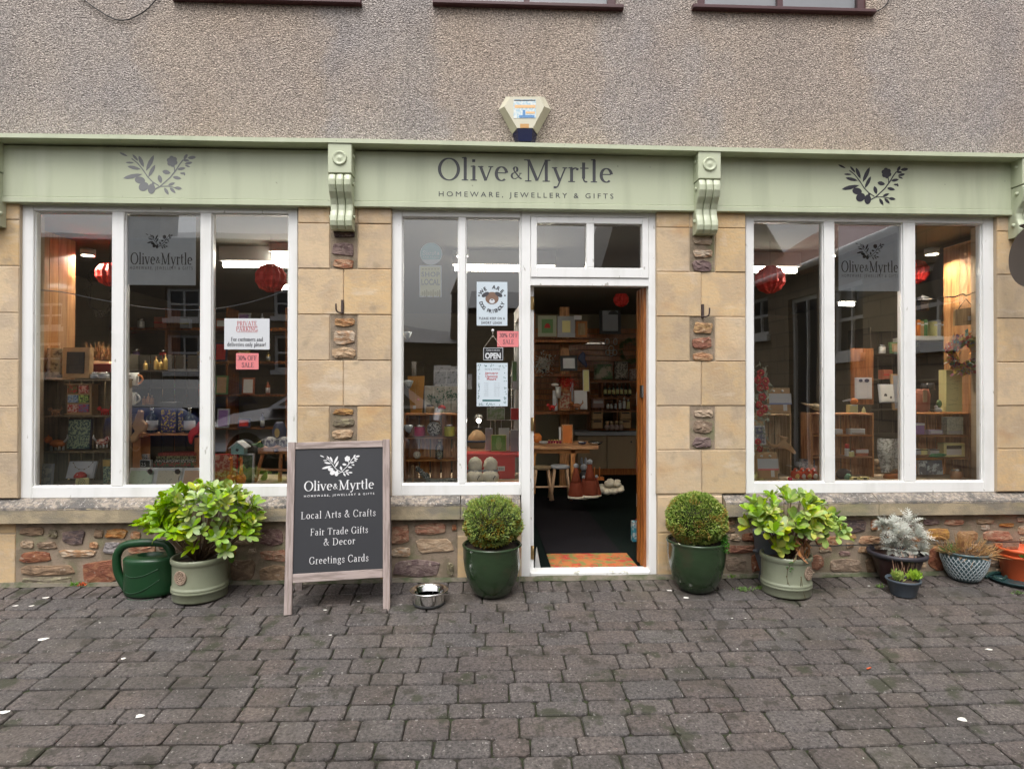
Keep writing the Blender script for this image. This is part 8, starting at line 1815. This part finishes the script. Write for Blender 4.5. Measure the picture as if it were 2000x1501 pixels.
for i in range(5): stock(1720+i*15+rF.uniform(-3, 3), (690, 740)[i % 2], 1.25, 4+i*3, '%s %s at place %s on the dark shelving, right window' % (cn[(4+i*3) % 10], kn[(4+i*3) % 4], ('one', 'two', 'three', 'four', 'five')[i]))
bk = ['orange', 'tan', 'green', 'cream', 'grey', 'olive']
for i in range(6): 
    u = 1792+i*7+(12 if i > 2 else 0); box_(bk[i]+' spined book standing upper left in the rightmost pane', 'book', u, 624+i % 2*3, u+6, 656, 1.2, (m_org, m_carve, m_grn, m_yel, m_grey, m_hay)[i], .15, 'upright_book', ((.0, .7, 1, .8, m_paper, 'spine_band'),))
t, LP, k = IT('book_shelf', 'white shelf carrying the upright books', 'shelf', 1830, 664, 1.15); a, c = LP(1786, 664), LP(1862, 656); MB().bbox(a.x, c.x, 0, .3, a.z, c.z, .003).build('shelf_board', m_ceram, t); [MB().box(LP(u, 0).x, LP(u+2, 0).x, .02, .1, a.z-.06, a.z).build('shelf_bracket', m_steel, t) for u in (1792, 1856)]
t, LP, k = IT('printed_textile', 'grey botanical printed tea towel draped in the right window', 'textile', 1735, 912, .36); m_toile = mottle('grey toile', (.36, .38, .37), (.14, .15, .15), 55, (.5, .54))
nx_, nz_ = 9, 7; vs = [(LP(1708+i*6.2+(nz_-1-j)*1.0, 856+j*8.5).x, .03*math.sin(i*1.1+j*.5)+.015*j*-1, LP(1708+i*6.2, 856+j*8.5+(8-i)*(.9 if j > 3 else .1)*(j-3)*.6 if j > 3 else 856+j*8.5).z) for j in range(nz_) for i in range(nx_)]
b = MB(); b.add(vs, [(j*nx_+i, (j+1)*nx_+i, (j+1)*nx_+i+1, j*nx_+i+1) for j in range(nz_-1) for i in range(nx_-1)], True); b.build('draped_cloth', m_toile, t)
t, LP, k = IT('orange_bolster', 'orange brown rolled cushion on the window board', 'cushion', 1748, 938, .28); MB().tube([(-22*k, 0, 7*k), (-19*k, 0, 7*k), (25*k, 0, 7*k)], [4*k, 7*k, 7*k], 14).build('roll', pm('burnt orange cloth', (.42, .13, .02), .8, var=.2, scale=30), t)
t, LP, k = IT('brown_blanket', 'folded dark brown blanket behind the rolled cushion', 'textile', 1738, 925, .5); b = MB(); [b.bbox(-30*k, 30*k, 0, .15, (i*9)*k, (i*9+8)*k, .01) for i in range(3)]; b.build('blanket_folds', m_dkwood, t)
crate('orange crate shelves in the rightmost pane', 1784, 805, 1895, 940, .34, .17, (806.5, 850, 894, 938), m_orangev, m_oranget, 6)
t, LP, k = IT('yellow_carton', 'tall pale yellow printed carton on top of the right crate', 'carton', 1864, 804, .3)
a, c = LP(1848.5, 804), LP(1879.5, 722); MB().bbox(a.x, c.x, 0, .08, a.z, c.z, .002).build('carton_body', m_yel, t); b = MB(); m_faintp = pm('faint print', (.48, .46, .24), .6)
for j in range(22):
    u, v = 1852+rH.random()*18, 734+rH.random()*60; q = LP(u, v); b.box(q.x, q.x+rH.uniform(.01, .04), -.0012, 0, q.z, q.z+.003)
b.build('faint_lines', m_faintp, t)
t, LP, k = IT('terracotta_jar', 'tall terracotta jar with a cream tag beside the mullion', 'jar', 1801, 804, .34); MB().lathe([(10*k, 0), (13*k, 6*k), (14*k, 35*k), (11*k, 46*k), (9*k, 46*k)], 20).build('jar_body', m_terra, t); MB().box(-9*k, 0, -14.6*k, -13.8*k, 20*k, 44*k).build('cream_tag', m_carve, t)
t, LP, k = IT('china_cat', 'little white and green china ornament beside the yellow carton', 'ornament', 1832, 804, .3); MB().ball((0, 0, 4*k), 6*k, 10, 7, 1.4, .8, .8).build('china_body', m_ceram, t); MB().ball((-4*k, 0, 10*k), 3.5*k, 8, 6).build('china_head', m_ceram, t); MB().ball((6*k, .02, 16*k), 6*k, 8, 6, 1, .7, 1.4).build('green_bush', m_grn, t)
t, LP, k = IT('black_lamp', 'small black and white lamp behind the terracotta jar', 'lamp', 1812, 804, .5); MB().lathe([(6*k, 0), (2*k, 4*k), (1.5*k, 44*k)], 10).build('lamp_stem', m_steel, t); MB().lathe([(13*k, 44*k), (11*k, 58*k)], 16).build('lamp_shade', m_black, t)
box_('lilac tin on the upper shelf of the right crate', 'tin', 1789, 826, 1806, 848, .3, m_purple, .06, 'lilac_tin', ((0, .8, 1, 1, m_ceram, 'lid'),)); box_('long lilac soap box lying on the upper shelf of the right crate', 'soap box', 1815, 839, 1842, 848, .28, pm('pale lilac', (.38, .33, .48), .5), .05, 'lilac_box', ((.1, .2, .9, .8, m_paper, 'label_strip'),))
box_('grey green floral box on the upper shelf of the right crate', 'gift box', 1850, 814, 1882, 848, .3, mottle('grey green floral', (.32, .37, .31), (.46, .48, .40), 60), .06, 'floral_box', ((.1, .05, .9, .2, m_grey, 'pale_band'),))
t = box_('yellow windowed soap box on the middle shelf of the right crate', 'soap box', 1844, 865, 1885, 892, .3, m_yel, .07, 'window_box', ((.12, .58, .82, .82, m_black, 'black_band'), (.12, .15, .82, .57, m_ceram, 'soap_pair')))
for i, (u, m_) in enumerate(((1793, m_grey), (1806, m_yel), (1825, m_ceram))): box_(('grey', 'yellow', 'white')[i]+' small carton on the middle shelf of the right crate', 'carton', u-6-(2 if i == 2 else 0), 877, u+6+(4 if i == 2 else 0), 888, .3, m_, .05, 'small_carton', ((0, .8, 1, .95, m_black, 'dark_edge'),))
carved('flat green glass fish on the middle shelf of the right crate', [(1816, 891), (1822, 886), (1840, 885), (1851, 887), (1846, 891), (1830, 893)], .25, pm('emerald', (.02, .20, .08), .2), .02, 'glass_fish')
picture('blue and white landscape print on the lowest shelf of the right crate', 'print', 1795, 899, 1842, 927, .32, m_grey, mottle('blue mountain print', (.10, .13, .18), (.50, .62, .66), 16, (.48, .54)), 1, .12, 'landscape_print')
jar('peach candle jar on the lowest shelf of the right crate', 1857, 914, 1877, 937, .28, pm('peach wax', (.62, .33, .17), .3, coat=.3), m_steel)
# wreath, sign on string, cord
t, LP, k = IT('rag_wreath', 'colourful rag wreath hanging on the pine panelling', 'wreath', 1880, 693, .25); mats_ = [pm('rag '+n_, c_, .8) for n_, c_ in (('orange', (.55, .20, .04)), ('red', (.48, .05, .05)), ('yellow', (.55, .42, .06)), ('teal', (.10, .26, .26)), ('olive', (.22, .26, .08)), ('plum', (.22, .06, .14)), ('pink', (.6, .28, .25)), ('white', (.55, .52, .46)))]
for j, mm in enumerate(mats_):
    def rg():
        a = rH.uniform(0, 6.28); rr = 25+rH.gauss(0, 5); return (rr*k*math.cos(a), rH.gauss(-.01, .02), rr*k*1.05*math.sin(a)), (math.cos(a)+rH.gauss(0, .6), -.9, math.sin(a)+rH.gauss(0, .6))
    small_leaves('rag_strips', t, 110 if j < 3 else 70, rg, mm, .045, .03, rH)
t, LP, k = IT('slate_bag_sign', 'small brown slate plaque hung on a cord over the wreath', 'plaque', 1886, 636, .26); o_ = MB().prism([(LP(u, v).x, LP(u, v).z) for u, v in ((1865, 636), (1908, 633), (1909, 601), (1905, 599), (1868, 604), (1866, 607))], 0, .02).build('plaque_board', m_dkwood, t); b = MB(); b.tube([LP(1872, 603), LP(1886, 583), LP(1902, 600)], .003, 5); b.build('cord', m_black, t); MB().box(LP(1888, 0).x, LP(1893, 0).x, -.003, 0, LP(0, 615).z, LP(0, 606).z).build('pale_mark', m_grey, t)
b = MB(); pts = [P(u, v, .2) for u, v in ((1790, 583), (1850, 580), (1866, 579), (1880, 574), (1888, 577), (1900, 572), (1918, 567))]; b.tube(pts, .003, 5); [b.ball(p, .006, 6, 4) for p in smooth_path(pts, 4)]; q = b.build('beaded_cord', m_black, None); tag(q, 'dark beaded cord strung across the rightmost pane', 'cord')
t, LP, k = IT('black_hanging_lantern', 'black hanging bird lantern on the dark cord in the rightmost pane', 'lantern', 1808, 606, .6); MB().box(-10*k, 6*k, 0, .05, 0, 20*k).build('lantern_case', m_black, t); MB().add([(-16*k, -.02, 20*k), (14*k, -.02, 22*k), (14*k, .08, 22*k), (-16*k, .08, 20*k), (-1*k, .03, 32*k)], [(0, 1, 4), (1, 2, 4), (2, 3, 4), (3, 0, 4)]).build('lantern_roof', m_black, t)
